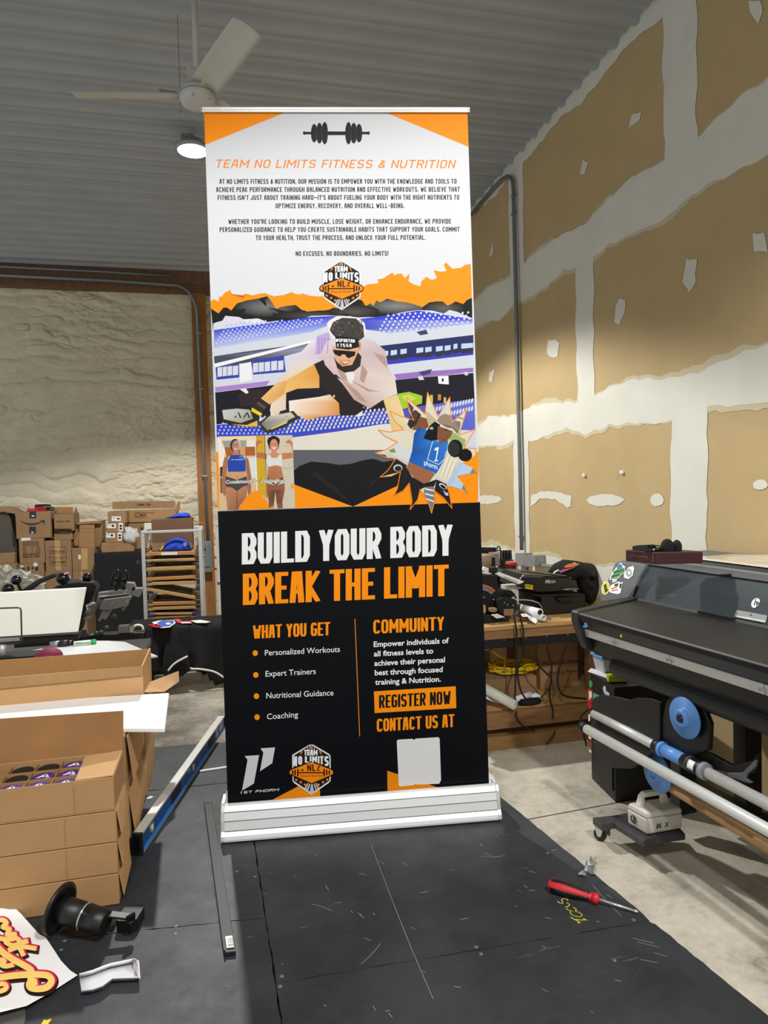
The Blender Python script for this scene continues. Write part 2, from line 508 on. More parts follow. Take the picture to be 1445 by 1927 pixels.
plat = thing('work_platform', ((NE.x+NW.x)/2, 1.8, 0), 'low wide work platform covered in screwed-down black rubber matting under the banner', 'platform')
mb = MB(); ins = .03
def inset(p, dx, dy, z): return V((p.x+dx, p.y+dy, z))
mb.hexa([inset(SW, ins, ins, .56), inset(SE, -ins, ins, .56), inset(NE, -ins, -ins, .56), inset(NW, ins, -ins, .56)],
        [inset(SW, ins, ins, .605), inset(SE, -ins, ins, .605), inset(NE, -ins, -ins, .605), inset(NW, ins, -ins, .605)])
put('deck', mb, M_ply, plat)
for (x, y) in ((-1.5, .6), (-1.4, 3.05), (.78, 2.9), (.95, .6), (-.3, 3.0), (-.3, .6)):
    mb = MB(); mb.bx(x-.045, x+.045, y-.045, y+.045, 0, .56); put('leg', mb, M_wood2, plat)
def seamline(pa, pb, n=40, amp=.0025):
    a, b = V(pa), V(pb); d = b-a; nrm = V((-d.y, d.x, 0)).normalized()
    return [a+d*(i/n)+nrm*random.uniform(-amp, amp) for i in range(n+1)]
G = .0014
s_mid_l = pz(0, 1778); s_mid = pz(497, 1727)              # seam running left of the middle
s_low_a, s_low_b = pz(522, 1849), pz(1241, 1730)
v_a, v_b = pz(474, 1560), pz(530, 1925)
dv = (v_b-v_a).normalized()
def vs_(Y): return v_a+dv*((Y-v_a.y)/dv.y)
dl = (s_low_b-s_low_a).normalized()
def low(X): return s_low_a+dl*((X-s_low_a.x)/dl.x)
dm = (s_mid-s_mid_l).normalized()
def mid(X): return s_mid+dm*((X-s_mid.x)/dm.x)
farseam_l, farseam_r = pz(200, 1500), pz(425, 1485)
def matpiece(pts, name='rubber_mat'):
    mb = MB(); out = []
    for i in range(len(pts)):
        a, b = pts[i], pts[(i+1) % len(pts)]
        out += seamline(a, b, max(2, int((b-a).length/.025)), .0018)[:-1]
    mb.prism([p+V((0, 0, -.015)) for p in out], (0, 0, .015))
    return put(name, mb, M_mat, plat)
xl = vs_(low(.085).y)
# right rear, right front, left rear, left front, far strip
Yb = 2.36
vtop = vs_(2.62)
matpiece([low(xl.x+G), low(edge(1.49).x-.004), edge(1.55), NE, vs_(3.05)+V((G, 0, 0))])
matpiece([vs_(.45)+V((G, 0, 0)), edge(.45), edge(1.475), low(edge(1.475).x-.01)-V((0, G*2, 0)), low(xl.x+G)-V((0, G*2, 0))])
mx_ = mid(vs_(1.76).x)
matpiece([mid(-1.7)+V((0, G, 0)), mx_+V((-G, G, 0)), vs_(2.62)-V((G, 0, 0)), V((-1.6, 2.70, ZM))])
matpiece([V((-1.6, 2.705, ZM)), vs_(2.625)-V((G, 0, 0)), vs_(3.05)-V((G, 0, 0)), V((-1.55, 3.22, ZM))])
matpiece([SW, vs_(.45)-V((G, 0, 0)), mx_+V((-G, -G, 0)), mid(-1.7)-V((0, G, 0))])
# chalk marks, scratches: part of the mat surface
mb = MB(); zo = ZM+.0006
def stroke(pts, w, z=None, up=.0006):
    P = [pz(*p) if not hasattr(p, 'z') else p for p in pts]
    for a, b in zip(P, P[1:]):
        d = b-a
        if d.length < 1e-6: continue
        n = V((-d.y, d.x, 0)).normalized()*w/2; e = d.normalized()*w*.3
        mb.poly([a-n-e+V((0, 0, up)), b-n+e+V((0, 0, up)), b+n+e+V((0, 0, up)), a+n-e+V((0, 0, up))])
mb.mi = 0
# the yellow handwriting, read from the far side
fo_ = lambda x, y: (1020+x*.2101, 1610+y*.2101)
FO = [[(230, 405), (225, 392), (205, 387), (185, 389), (173, 402), (185, 418), (182, 430), (160, 428), (140, 412)], [(212, 464), (236, 456), (246, 442), (238, 432), (222, 428)],
      [(280, 466), (298, 476), (307, 490), (296, 501), (265, 501), (238, 492), (218, 478)], [(305+54*math.cos(a)*.97-22*math.sin(a)*.25, 525+54*math.cos(a)*.25+22*math.sin(a)*.97) for a in [6.2832*k/16 for k in range(17)]],
      [(255, 555), (345, 603)], [(300, 574), (352, 580), (402, 577)], [(368, 566), (405, 582)], [(322, 606), (345, 600)]]
FO = [[fo_(*q) for q in st] for st in FO]
for st in FO: stroke(st, .0026)
put('yellow_scribble', mb, M_ychalk, plat, label='yellow handwritten word FOCUS on black mat')
mb = MB()
for _ in range(46):
    x, y = random.uniform(420, 1180), random.uniform(1590, 1920)
    if x > 950+(y-1500)*1.1: continue
    L = random.uniform(3, 16); an = random.uniform(-.5, 1.2)
    stroke([(x, y), (x+L*math.cos(an), y+L*.6*math.sin(an))], random.uniform(.0006, .0016))
for pts in ([(588, 1702), (605, 1706), (624, 1714)], [(680, 1814), (700, 1796), (716, 1776)], [(1115, 1666), (1145, 1700), (1170, 1725)],
            [(1140, 1683), (1152, 1690)], [(1180, 1684), (1196, 1687)], [(1190, 1766), (1230, 1775)], [(1200, 1773), (1240, 1783)], [(1230, 1793), (1255, 1800)],
            [(1205, 1806), (1236, 1812)], [(698, 1590), (740, 1700), (776, 1790), (815, 1880)], [(905, 1612), (945, 1613)], [(910, 1605), (930, 1614), (950, 1608)]):
    stroke(pts, .0011)
put('scuff_mark', mb, M_scuff, plat, kind='stuff')
# washers and screws
scr0 = None
for k, (x, y) in enumerate(((245, 1722), (331, 1743), (330, 1757), (122, 1770), (115, 1787), (434, 1773), (530, 1837), (527, 1856), (896, 1782), (905, 1795), (1192, 1731), (1156, 1807), (445, 1640), (480, 1650), (905, 1590), (1030, 1605))):
    p = pz(x, y)
    if scr0 is None:
        mb = MB(); mb.lathe(p, (0, 0, 1), [(0, .0052), (.0006, .0048), (.0007, .003), (.0012, .0022), (.0013, .0005)], 14)
        scr0 = put('screw', mb, mat('worn_washer', (120, 121, 122), .55, .5, var=.2, vscale=90), plat)
    else:
        c = scr0.copy(); COL.objects.link(c); c.parent = plat; c.location = p-scr_p
    if k == 0: scr_p = p

# ------------------------------------------------------------------ roll-up banner stand
bL, bR = pz(415, 1590), pz(945, 1546)
bx_ = (bR-bL).normalized(); by_ = V((-bx_.y, bx_.x, 0))      # along, backwards
Wb = (bR-bL).length
base_o = bL
stand = thing('roll_up_banner', (bL+bR)/2+by_*.08, 'tall roll-up banner stand printed in orange, black and white with a fitness advert', 'banner')
def BP(u, v, z): return base_o + bx_*u + by_*v + V((0, 0, z))
M_baseal = mat('brushed_base_aluminium', (226, 228, 230), .36, .35, var=.04, vscale=30, stretch=(1, 1, 30))
prof = [(0, .012), (.003, .022), (.012, .034), (.018, .062), (.026, .088), (.036, .104), (.044, .108), (.052, .106), (.052, .098), (.075, .098), (.075, .112), (.100, .112), (.125, .098), (.145, .06), (.15, .02), (.15, .006), (.0, .006)]
mb = MB()
mb.prism([BP(0.012, v, z) for v, z in prof], bx_*(Wb-.024))
put('cassette', mb, M_baseal, stand)
mb = MB()
for (z, v) in ((.036, .0112), (.064, .0178), (.089, .0258)):
    mb.hexa([BP(.012, v-.0016, z-.0012), BP(Wb-.012, v-.0016, z-.0012), BP(Wb-.012, v+.004, z-.0012), BP(.012, v+.004, z-.0012)],
            [BP(.012, v-.0016, z), BP(Wb-.012, v-.0016, z), BP(Wb-.012, v+.004, z), BP(.012, v+.004, z)])
put('groove_line', mb, mat('groove_grey', (120, 122, 125), .5, .3), stand)
for u0, nm in ((0, 'end_cap'), (Wb-.012, 'end_cap')):
    mb = MB(); big = [(v*1.02-.002, z*1.03) for v, z in prof if not (.05 < v < .08)]
    mb.prism([BP(u0, v, z) for v, z in big], bx_*.012)
    put(nm, mb, mat('end_cap_silver', (205, 207, 209), .3, .5), stand, bev=.002)
for u0 in (.01, Wb-.07):
    mb = MB(); mb.lathe(BP(u0, .098, .103), bx_, [(0, .02), (.006, .024), (.05, .024), (.056, .02)], 18)
    put('hinge_cover', mb, mat('hinge_white', (215, 216, 214), .4), stand)
for u0 in (.06, Wb-.16):
    mb = MB(); mb.box(BP(u0+.05, .12, .0035), (.03, .20, .004), Matrix.Rotation(math.atan2(bx_.y, bx_.x), 3, 'Z')); put('foot', mb, M_blk, stand)

# printed fabric: a ruled surface from the cassette slot up to the top rail
fBL, fBR = at(429.5, 1538, 2.228), at(920.5, 1491, 2.228)
dB = [(p-CAM).dot(FW) for p in (BP(.03, .064, .1), BP(Wb-.03, .064, .1))]
fBL, fBR = at(429.5, 1538, dB[0]), at(920.5, 1491, dB[1])
fTL, fTR = at(384, 211, 2.222), at(879.5, 211, 2.250)
def FS(s, t):
    a = fTL.lerp(fBL, t); b = fTR.lerp(fBR, t)
    return a.lerp(b, s)
def FN(s, t):
    e = 1e-3
    n = (FS(s+e, t)-FS(s-e, t)).cross(FS(s, t+e)-FS(s, t-e)).normalized()
    return n if n.dot(CAM-FS(s, t)) > 0 else -n
print('fabric', (fTR-fTL).length, (fBR-fBL).length, (fTL-fBL).length, fBL, fBR, 'base', BP(.03, .064, .1), BP(Wb-.03, .064, .1))
def st(x, y):
    t = (y-211)/(1538-211); s = (x-384-45*t)/495
    for _ in range(6):
        x0, y0 = proj(FS(s, t)); e = 1e-3
        xs, ys = proj(FS(s+e, t)); xt, yt = proj(FS(s, t+e))
        a, b, c, d = (xs-x0)/e, (xt-x0)/e, (ys-y0)/e, (yt-y0)/e
        det = a*d-b*c
        dx, dy = x-x0, y-y0
        s += (d*dx-b*dy)/det; t += (a*dy-c*dx)/det
    return s, t
mb = MB(); NS, NT = 16, 40
g = [[FS(i/NS, j/NT) for i in range(NS+1)] for j in range(NT+1)]
nrm = FN(.5, .5)
mb.sheet(g, .0012, nrm)
M_fabback = mat('banner_vinyl_back', (190, 190, 192), .6)
fabric = put('banner_fabric', mb, M_fabback, stand)

class Print:
    """flat printed shapes, cut on the fabric's own grid so that they follow it"""
    def __init__(s): s.v = []; s.f = []; s.c = []; s.lay = 0; s.k = 0
    def tri(s, P, col):          # P: 3 (s,t), col rgb or 3 rgbs
        pts = [(p[0], p[1]) + tuple(c) for p, c in zip(P, col)]
        def clip(pl, ax, val, keep_lo):
            out = []
            for i in range(len(pl)):
                a, b = pl[i], pl[(i+1) % len(pl)]
                ia = (a[ax] <= val) if keep_lo else (a[ax] >= val); ib = (b[ax] <= val) if keep_lo else (b[ax] >= val)
                if ia: out.append(a)
                if ia != ib:
                    k = (val-a[ax])/(b[ax]-a[ax]); out.append(tuple(x+(y-x)*k for x, y in zip(a, b)))
            return out
        def slabs(pl, ax, n):
            lo = min(p[ax] for p in pl); hi = max(p[ax] for p in pl); res = []
            k0, k1 = math.floor(lo*n+1e-9), math.ceil(hi*n-1e-9)
            if k1-k0 <= 1: return [pl]
            for k in range(k0, k1):
                q = clip(clip(pl, ax, k/n, False), ax, (k+1)/n, True)
                if len(q) > 2: res.append(q)
            return res
        for a in slabs(pts, 1, NT):
            for b in slabs(a, 0, NS):
                o = len(s.v)
                off = nrm*(.0004+s.lay*.00012+(s.k % 6)*.000009)
                for p in b:
                    s.v.append(FS(min(max(p[0], 0), 1), min(max(p[1], 0), 1.0))+off); s.c.append(p[2:5])
                s.f.append(list(range(o, o+len(b))))
    def st_poly(s, pts, col):
        for k in geometry.tessellate_polygon([[V((p[0], p[1], 0)) for p in pts]]):
            P = [pts[i] for i in k]
            s.tri(P, [col[i] for i in k] if isinstance(col, list) else [col]*3)
    def px(s, pts, col, A=None):
        if A: pts = [(A[0]+p[0]*A[2], A[1]+p[1]*A[2]) for p in pts]
        s.k += 1
        s.st_poly([st(*p) for p in pts], col)
PR = Print()
# ------------------------------------------------------------------ what is printed on the banner
def AF(x, y, x1): return (x, y, x1)
A_MAIN = (380, 480, 530/1445); A_TOP = (370, 180, 530/1445); A_BOT = (400, 960, 560/1445); A_BL = (430, 1370, 230/1445)
A_BA = (405, 810, 170/1445); A_W = (690, 730, 220/1445); A_LG = (590, 480, 110/1445)
WHT = rgb(194, 197, 203)[:3]; ORA = tuple(.78*x for x in rgb(255, 148, 10)[:3]); BLK = rgb(5, 7, 12)[:3]
def K(*c): return tuple(.78*x for x in rgb(*c)[:3])
def P(col, pts, A=A_MAIN):
    c = [K(*q) for q in col] if isinstance(col, list) else (K(*col) if max(col) > 1 else col)
    PR.px(pts, c, A)
def ell(cx, cy, rx, ry, n=18, rot=0):
    return [(cx+rx*math.cos(6.2832*k/n)*math.cos(rot)-ry*math.sin(6.2832*k/n)*math.sin(rot), cy+rx*math.cos(6.2832*k/n)*math.sin(rot)+ry*math.sin(6.2832*k/n)*math.cos(rot)) for k in range(n)]
def rect(x0, y0, x1, y1): return [(x0, y0), (x1, y0), (x1, y1), (x0, y1)]
def LAY(n): PR.lay = n

GL = {'A': '00 16 36 40,12 32', 'B': '00 06 36 45 44 33 03,33 42 41 30 00', 'C': '45 36 16 05 01 10 30 41', 'D': '00 06 36 45 41 30 00',
 'E': '46 06 00 40,03 33', 'F': '46 06 00,03 33', 'G': '45 36 16 05 01 10 30 41 43 23', 'H': '00 06,40 46,03 43', 'I': '00 06', 'J': '46 41 30 10 01 02',
 'K': '00 06,46 03 40', 'L': '06 00 40', 'M': '00 06 22 46 40', 'N': '00 06 40 46', 'O': '01 05 16 36 45 41 30 10 01', 'P': '00 06 36 45 44 33 03',
 'Q': '01 05 16 36 45 41 30 10 01,22 40', 'R': '00 06 36 45 44 33 03,23 40', 'S': '45 36 16 05 04 13 33 42 41 30 10 01', 'T': '06 46,26 20',
 'U': '06 01 10 30 41 46', 'V': '06 20 46', 'W': '06 10 24 30 46', 'X': '00 46,06 40', 'Y': '06 23 46,23 20', 'Z': '06 46 00 40',
 '&': '40 14 15 26 35 34 02 01 10 20 42', '1': '15 26 20', '5': '46 06 03 33 42 41 30 10 01', '7': '06 46 20', '8': '13 04 05 16 36 45 44 33 13 02 01 10 30 41 42 33',
 '-': '13 33', '_': '03 43', "'": '05 06', '!': '02 06', 'D2': '00 06 26 44 41 30 00'}
def ribbon(pts, tx, ty, ext=1.0):
    """mitred strip along pts, thickness tx on uprights and ty on bars; list of quads"""
    q = [V((p[0]/tx, p[1]/ty)) for p in pts]
    closed = (q[0]-q[-1]).length < 1e-6 and len(q) > 3
    if not closed:                                   # hairpins are cut into separate strips
        for i in range(1, len(q)-1):
            if (q[i]-q[i-1]).normalized().dot((q[i+1]-q[i]).normalized()) < -.25:
                return ribbon(pts[:i+1], tx, ty, ext)+ribbon(pts[i:], tx, ty, ext)
    if closed: q = q[:-1]
    n = len(q); L = []; R = []
    for i in range(n):
        a = q[i-1] if (i > 0 or closed) else None; b = q[(i+1) % n] if (i < n-1 or closed) else None
        d1 = (q[i]-a).normalized() if a is not None else None; d2 = (b-q[i]).normalized() if b is not None else None
        p = q[i]
        if d1 is None: p = p-d2*.5*ext; d1 = d2
        if d2 is None: p = p+d1*.5*ext; d2 = d1
        n1 = V((-d1.y, d1.x)); n2 = V((-d2.y, d2.x)); m = n1+n2
        m = m.normalized() if m.length > 1e-4 else n1
        k = min(.5/max(m.dot(n1), .3), 1.0)
        L.append(p+m*k); R.append(p-m*k)
    S = lambda v: (v.x*tx, v.y*ty)
    rng = range(n) if closed else range(n-1)
    return [[S(L[i]), S(L[(i+1) % n]), S(R[(i+1) % n]), S(R[i])] for i in rng]
def glyph(ch, wd, tx, ty):
    out = []
    for stg in GL[ch].split(','):
        pts = [((tx/2+int(c[0])/4*(wd-tx)) if wd > tx else tx/2, ty/2+int(c[1])/6*(1-ty)) for c in stg.split()]
        for qd in ribbon(pts, tx, ty, .0 if ch in 'CGS5' and stg[0] != '0' else 1.0):
            out.append([(min(max(p[0], 0), max(wd, tx)), min(max(p[1], 0), 1)) for p in qd])
    return out
def stext(txt, p0, p1, H, col, A, tx=.2, ty=.15, gap=.14, wl=.62, shear=0, sp=.36):
    """block capitals fitted between two photo points on a baseline; H cap height, widths relative to H"""
    adv = []; x = 0
    for ch in txt:
        if ch == ' ': wd = sp-gap
        elif ch in 'I!\'': wd = tx
        elif ch in '.,': wd = tx
        elif ch in 'MW_': wd = wl*1.3
        elif ch in 'ELF-1': wd = wl*.88
        else: wd = wl
        adv.append((x, wd)); x += wd+gap
    tot = x-gap
    d = V((p1[0]-p0[0], p1[1]-p0[1])); k = d.length/(tot*H)
    for ch, (x, wd) in zip(txt, adv):
        if ch == ' ': continue
        def M(p):
            ux = (x+p[0]+shear*p[1])*H*k; uy = p[1]*H
            return (p0[0]+d.x*ux/d.length, p0[1]+d.y*ux/d.length-uy)
        if ch in '.,':
            P(col, [M((0, 0)), M((tx, 0)), M((tx, ty*1.2)), M((0, ty*1.2))], A)
            if ch == ',': P(col, [M((tx*.3, 0)), M((tx, 0)), M((tx*.2, -.2))], A)
            continue
        if ch == '!': P(col, [M((0, 0)), M((tx, 0)), M((tx, ty)), M((0, ty))], A)
        for qd in glyph(ch, wd, tx, ty): P(col, [M(p) for p in qd], A)
_fc = {}
def bmesh_text(txt, bold):
    key = (txt, bold)
    if key not in _fc:
        cu = bpy.data.curves.new('t', 'FONT'); cu.body = txt; cu.offset = bold; cu.resolution_u = 3
        o = bpy.data.objects.new('t', cu); COL.objects.link(o)
        bpy.context.view_layer.update()
        me = o.to_mesh()
        r = ([(v.co.x, v.co.y) for v in me.vertices], [list(p.vertices) for p in me.polygons])
        o.to_mesh_clear(); bpy.data.objects.remove(o); bpy.data.curves.remove(cu)
        _fc[key] = r
    return _fc[key]
def btext(txt, p0, p1, H, col, A, bold=0.0, shear=0):
    vs, fs = bmesh_text(txt, bold)
    hv, _ = bmesh_text('H', bold); ch = max(v[1] for v in hv)
    lo = min(v[0] for v in vs); hi = max(v[0] for v in vs)
    d = V((p1[0]-p0[0], p1[1]-p0[1])); c = K(*col)
    pt = []
    for x, y in vs:
        u = (x-lo)/(hi-lo); yy = y/ch*H
        pt.append(st(A[0]+(p0[0]+d.x*u+shear*yy)*A[2], A[1]+(p0[1]+d.y*u-yy)*A[2]))
    for f in fs:
        PR.st_poly([pt[i] for i in f], c)
def line(pts, wd, col, A=A_MAIN):
    for qd in ribbon(pts, wd, wd): P(col, qd, A)

# grounds
LAY(0); PR.st_poly([(0, 0), (1, 0), (1, 1), (0, 1)], WHT)
LAY(1)
sL, tL = st(412, 962); sR, tR = st(899, 945)
PR.st_poly([(0, tL), (1, tR), (1, 1), (0, 1)], BLK)
a = st(370+455*.36678, 215.5); b = st(391, 272.5); PR.st_poly([(0, 0), (a[0]+.004, 0), (0, b[1])], ORA)
a = st(370+970*.36678, 215.5); b = st(881, 276.5); PR.st_poly([(a[0]-.004, 0), (1, 0), (1, b[1])], ORA)
top = [(45,240),(60,225),(85,240),(88,212),(100,215),(115,195),(145,178),(165,225),(200,240),(225,228),(212,198),(235,200),(260,207),(295,198),(330,195),(345,218),(380,210),(420,205),(460,190),(490,207),(515,197),(560,210),(600,212),(700,212),(825,165),(850,150),(905,145),(900,125),(930,120),(975,90),(990,105),(1000,97),(1025,95),(1040,118),(1065,95),(1060,135),(1085,150),(1120,160),(1125,135),(1150,112),(1180,128),(1205,118),(1188,78),(1225,85),(1255,82),(1240,50),(1250,38),(1285,70),(1330,65),(1350,50),(1379,45)]
bot = [(1385,220),(1360,230),(1340,252),(1300,238),(1285,250),(1260,262),(1235,240),(1200,240),(1165,245),(1130,270),(1090,255),(1050,245),(1000,240),(950,225),(915,245),(895,235),(880,262),(862,250),(840,265),(820,232),(790,225),(760,255),(700,275),(620,285),(540,292),(510,280),(480,258),(440,262),(405,268),(380,278),(360,245),(335,213),(290,225),(230,235),(180,250),(150,285),(130,270),(110,270),(85,300),(70,290),(46,275)]
LAY(1); P(ORA, top+bot); P((250, 148, 15), [(46, 1250), (60, 1010), (1420, 1010), (1416, 1269), (88, 1311)])
LAY(2); P((20, 20, 22), bot[::-1]+[(1388, 420), (60, 420)])
for (cx, cy, rx, ry, g) in ((330, 265, 170, 55, 120), (1000, 262, 200, 45, 130), (1240, 275, 110, 40, 95), (560, 310, 200, 26, 70), (780, 290, 130, 35, 80)):
    e = ell(cx, cy, rx, ry, 20); PR.lay += .22
    for i in range(20): P([(g, g, g), (21, 21, 23), (21, 21, 23)], [(cx, cy), e[i], e[(i+1) % 20]])
LAY(3.2); P(ORA, [(x, y-2) for x, y in bot]+[(46, 236)]+[(60, 228), (85, 242), (145, 200), (200, 242), (260, 212), (330, 200), (380, 214), (460, 195), (560, 214), (700, 216), (825, 170), (905, 150), (1000, 130), (1120, 165), (1205, 130), (1330, 75), (1379, 60)])
LAY(2.5); P((24, 23, 25), [(455, 1110), (478, 1050), (1020, 1040), (1030, 1110), (1000, 1185), (775, 1290), (476, 1178)])
for k, (x, y) in enumerate(((560, 1120), (640, 1180), (900, 1130), (760, 1230))):
    LAY(2.6); P((34, 33, 36), [(x, y), (x+30, y-10), (775, 1285), (760, 1275)])
# stadium photograph
LAY(3.4)
ptop = [(58,352),(75,345),(105,337),(120,312),(190,318),(225,335),(280,325),(330,345),(380,338),(460,345),(500,335),(560,312),(640,310),(720,312),(800,320),(880,318),(960,320),(1000,300),(1050,290),(1110,283),(1180,285),(1240,300),(1270,282),(1310,292),(1350,310),(1388,325)]
pbot = [(1405,1010),(1300,1050),(1000,1050),(930,1062),(880,1045),(830,1052),(760,1072),(700,1076),(640,1066),(560,1060),(500,1082),(460,1112),(440,1000),(76,935),(62,600)]
P((205, 211, 224), ptop+pbot)
LAY(4)
P([(50,62,200),(42,52,205),(45,58,205),(50,60,200),(120,130,220),(160,175,235),(185,195,235),(175,190,235)], [(62,385),(330,350),(560,318),(700,312),(690,345),(560,395),(300,440),(62,478)])
P([(55,65,205),(50,58,200),(55,70,210),(60,70,215),(170,180,230),(180,190,235),(150,165,230),(60,70,190)], [(800,330),(1000,303),(1110,285),(1388,330),(1385,352),(1200,378),(960,400),(830,380)])
P((213, 212, 226), [(66,352),(105,338),(120,313),(190,320),(200,365),(66,385)])
P((45, 50, 150), [(68, 388), (150, 378), (150, 400), (66, 410)])
P((222, 222, 230), [(215, 330), (290, 326), (340, 346), (260, 352), (215, 350)])
LAY(5)
for r in range(7):
    for c in range(26):
        x = 75+c*23+r*9; y = 452-r*15-c*(4.6)*(1-r*.02)
        if x > 620 or y < 330+(560-x)*.03: continue
        P((196-r*4, 208-r*4, 248), ell(x, y, 5.4, 5.8, 6))
for r in range(6):
    for c in range(17):
        x = 905+c*28+r*10; y = 396-r*17-c*2.2
        if x > 1375 or y < 293+max(0, (1100-x)*.12): continue
        P((205, 214, 250), ell(x, y, 6, 6.6, 6))
LAY(4)
P([(70,72,98),(60,60,88),(90,92,130),(150,152,180),(70,70,95),(70,72,98)], [(62,520),(210,497),(560,450),(575,478),(350,540),(66,572)])
P((50, 66, 168), [(70,572),(190,558),(192,628),(75,640)]); P((52, 66, 172), [(252,545),(420,515),(430,600),(262,614)])
P((232, 234, 240), [(195,560),(252,548),(258,640),(195,655)])
P((168, 128, 205), [(68,678),(350,645),(330,670),(70,702)])
P((28, 26, 38), [(68,705),(330,672),(560,640),(760,660),(1000,640),(1392,605),(1398,742),(1000,790),(700,815),(450,850),(330,830),(75,870)])
P((45, 36, 42), [(180, 720), (240, 690), (330, 690), (340, 760), (200, 780)])
LAY(5)
P((236, 238, 240), [(62,558),(560,438),(575,446),(64,578)])
for x0, x1, y in ((80, 104, 570), (107, 128, 567), (131, 155, 564), (158, 186, 562), (262, 288, 548), (291, 318, 545), (322, 350, 542), (355, 385, 538), (390, 418, 536)):
    P((208, 214, 228), [(x0, y+8), (x1, y+4), (x1, y+52), (x0, y+56)])
P((226, 226, 238), [(195, 690), (225, 684), (240, 705), (228, 712)])
LAY(4)
P((40, 42, 96), [(880,470),(1392,410),(1392,505),(930,560)])
P((52, 60, 178), [(900,545),(1392,490),(1392,512),(930,565)])
P((58, 55, 100), [(1100, 395), (1150, 383), (1160, 405), (1120, 412)])
P((150, 112, 190), [(985,612),(1100,600),(1250,590),(1392,578),(1392,600),(1000,642)]); P((70, 62, 110), [(1110, 600), (1180, 585), (1170, 610), (1130, 620)])
LAY(5)
for x0, x1, y in ((925, 955, 495), (968, 1000, 490), (1018, 1050, 484), (1100, 1135, 478), (1145, 1178, 474), (1200, 1235, 470), (1245, 1275, 466), (1290, 1310, 458), (1330, 1390, 455)):
    P((185, 208, 240), [(x0, y), (x1, y-4), (x1, y+26), (x0, y+30)])
    P((46, 48, 62), [(x0, y+26), (x1, y+20), (x1, y+46), (x0, y+50)])
P((238, 238, 246), [(1210,622),(1264,620),(1266,664),(1214,660)]); P((50, 50, 90), rect(1230, 632, 1240, 650))
P((210, 205, 235), [(1105, 625), (1130, 620), (1140, 640), (1115, 642)]); P((210, 205, 235), [(1340, 602), (1362, 600), (1366, 616), (1350, 618)])
P((158, 196, 46), [(1005,712),(1062,702),(1130,722),(1128,762),(1030,790),(1008,770)])
P((196, 210, 90), [(1020, 725), (1060, 715), (1100, 735), (1060, 760)])
P((190, 200, 60), rect(1170, 718, 1184, 760)); P((205, 130, 60), rect(1210, 715, 1226, 745)); P((196, 190, 120), rect(1240, 730, 1252, 760))
P((228, 226, 214), [(780, 815), (815, 805), (830, 820), (800, 832)])
LAY(4)
P([(48,58,190),(50,60,190),(58,62,185),(70,72,180),(110,112,200),(90,100,210),(60,70,190),(66,76,205),(60,76,205)], [(75,872),(330,850),(700,815),(1000,790),(1398,738),(1402,900),(900,880),(470,935),(76,935)])
P((222, 218, 208), [(468,936),(700,905),(920,868),(1040,860),(1040,1000),(468,1000)])
P((92, 96, 104), [(468,1000),(700,990),(960,985),(1020,1000),(1000,1050),(930,1062),(880,1045),(830,1052),(760,1072),(700,1076),(640,1066),(560,1060),(500,1082),(468,1105)])
LAY(5)
for r in range(6):
    for c in range(44):
        x = 84+c*22+r*8; y = 915-r*17-max(0, c-14)*2.2+ (0 if c < 14 else -4)
        if 930 < x and y < 770 or y < 822-(x-75)*.05 or x > 1000: continue
        P((176, 192, 242) if c < 16 else (196, 208, 228), ell(x, y, 5 if c < 16 else 6, 6.5 if c < 16 else 9, 6, .3))
for c in range(16):
    for r in range(2):
        P((205, 216, 236), ell(1160+c*15, 800+r*40-c*3.5, 5.5, 15, 6, .25))
# the jumping man
LAY(6)
P((232, 228, 226), [(640,352),(655,335),(690,314),(760,314),(812,330),(835,350),(842,400),(815,430),(670,430),(650,395)])
P([(224,220,226),(214,204,226),(196,176,216),(206,190,214),(222,206,200),(222,196,160),(222,196,150),(226,208,190),(230,214,204),(226,214,206),(228,200,170),(226,206,180),(214,208,216)],
  [(560,440),(605,410),(690,440),(640,530),(570,565),(460,640),(432,710),(430,790),(385,830),(348,800),(360,740),(400,640),(480,530)])
LAY(7)
P((188, 162, 218), [(588,418),(650,395),(668,470),(645,505),(580,512)])
for k in range(4): P((160, 132, 190), [(596+k*16, 425), (601+k*16, 422), (604+k*14, 505), (600+k*14, 507)])
P([(226,180,112),(222,160,70),(218,150,60),(226,170,90),(226,176,96),(230,190,120)], [(440,640),(575,560),(602,622),(602,682),(490,686),(420,712)])
P([(226,186,120),(224,160,80),(220,150,70),(226,176,110),(226,186,124)], [(385,655),(452,640),(430,706),(345,768),(300,738)])
P([(236,232,226),(234,226,214),(226,180,120),(218,150,66),(214,140,60),(212,146,70),(222,160,90),(236,226,210)], [(446,748),(600,728),(690,708),(708,755),(704,820),(600,832),(540,848),(448,800)])
P((36, 31, 33), [(570,562),(640,530),(690,580),(720,660),(790,740),(835,790),(790,822),(708,824),(702,760),(640,700),(602,684),(600,620)])
P([(214,206,222),(212,204,216),(204,190,198),(196,176,180),(206,186,186),(220,206,200),(222,212,210),(214,196,192),(196,168,160),(190,160,152),(200,176,170),(206,186,190)],
  [(640,440),(800,418),(880,440),(940,490),(955,580),(992,645),(1002,712),(930,742),(860,788),(780,742),(720,660),(600,530)])
LAY(8)
for q in ([(820,560),(850,600),(830,660),(810,640)], [(760,640),(860,690),(910,700),(850,700)], [(880,500),(940,520),(950,580),(910,540)], [(720,640),(800,740),(850,760),(800,700)], [(690, 570), (730, 610), (760, 650), (715, 640)]):
    P((178, 146, 140), q)
P((226, 222, 226), [(740, 600), (770, 600), (785, 615), (770, 665), (745, 640)])
P([(224,196,140),(226,200,150),(230,206,160),(228,204,160),(222,186,110)], [(930,742),(1002,714),(1032,800),(1064,940),(985,930)])
P([(232,214,200),(226,204,188),(226,200,180),(222,196,176),(232,220,212)], [(352,770),(420,728),(432,790),(388,835),(352,852)])
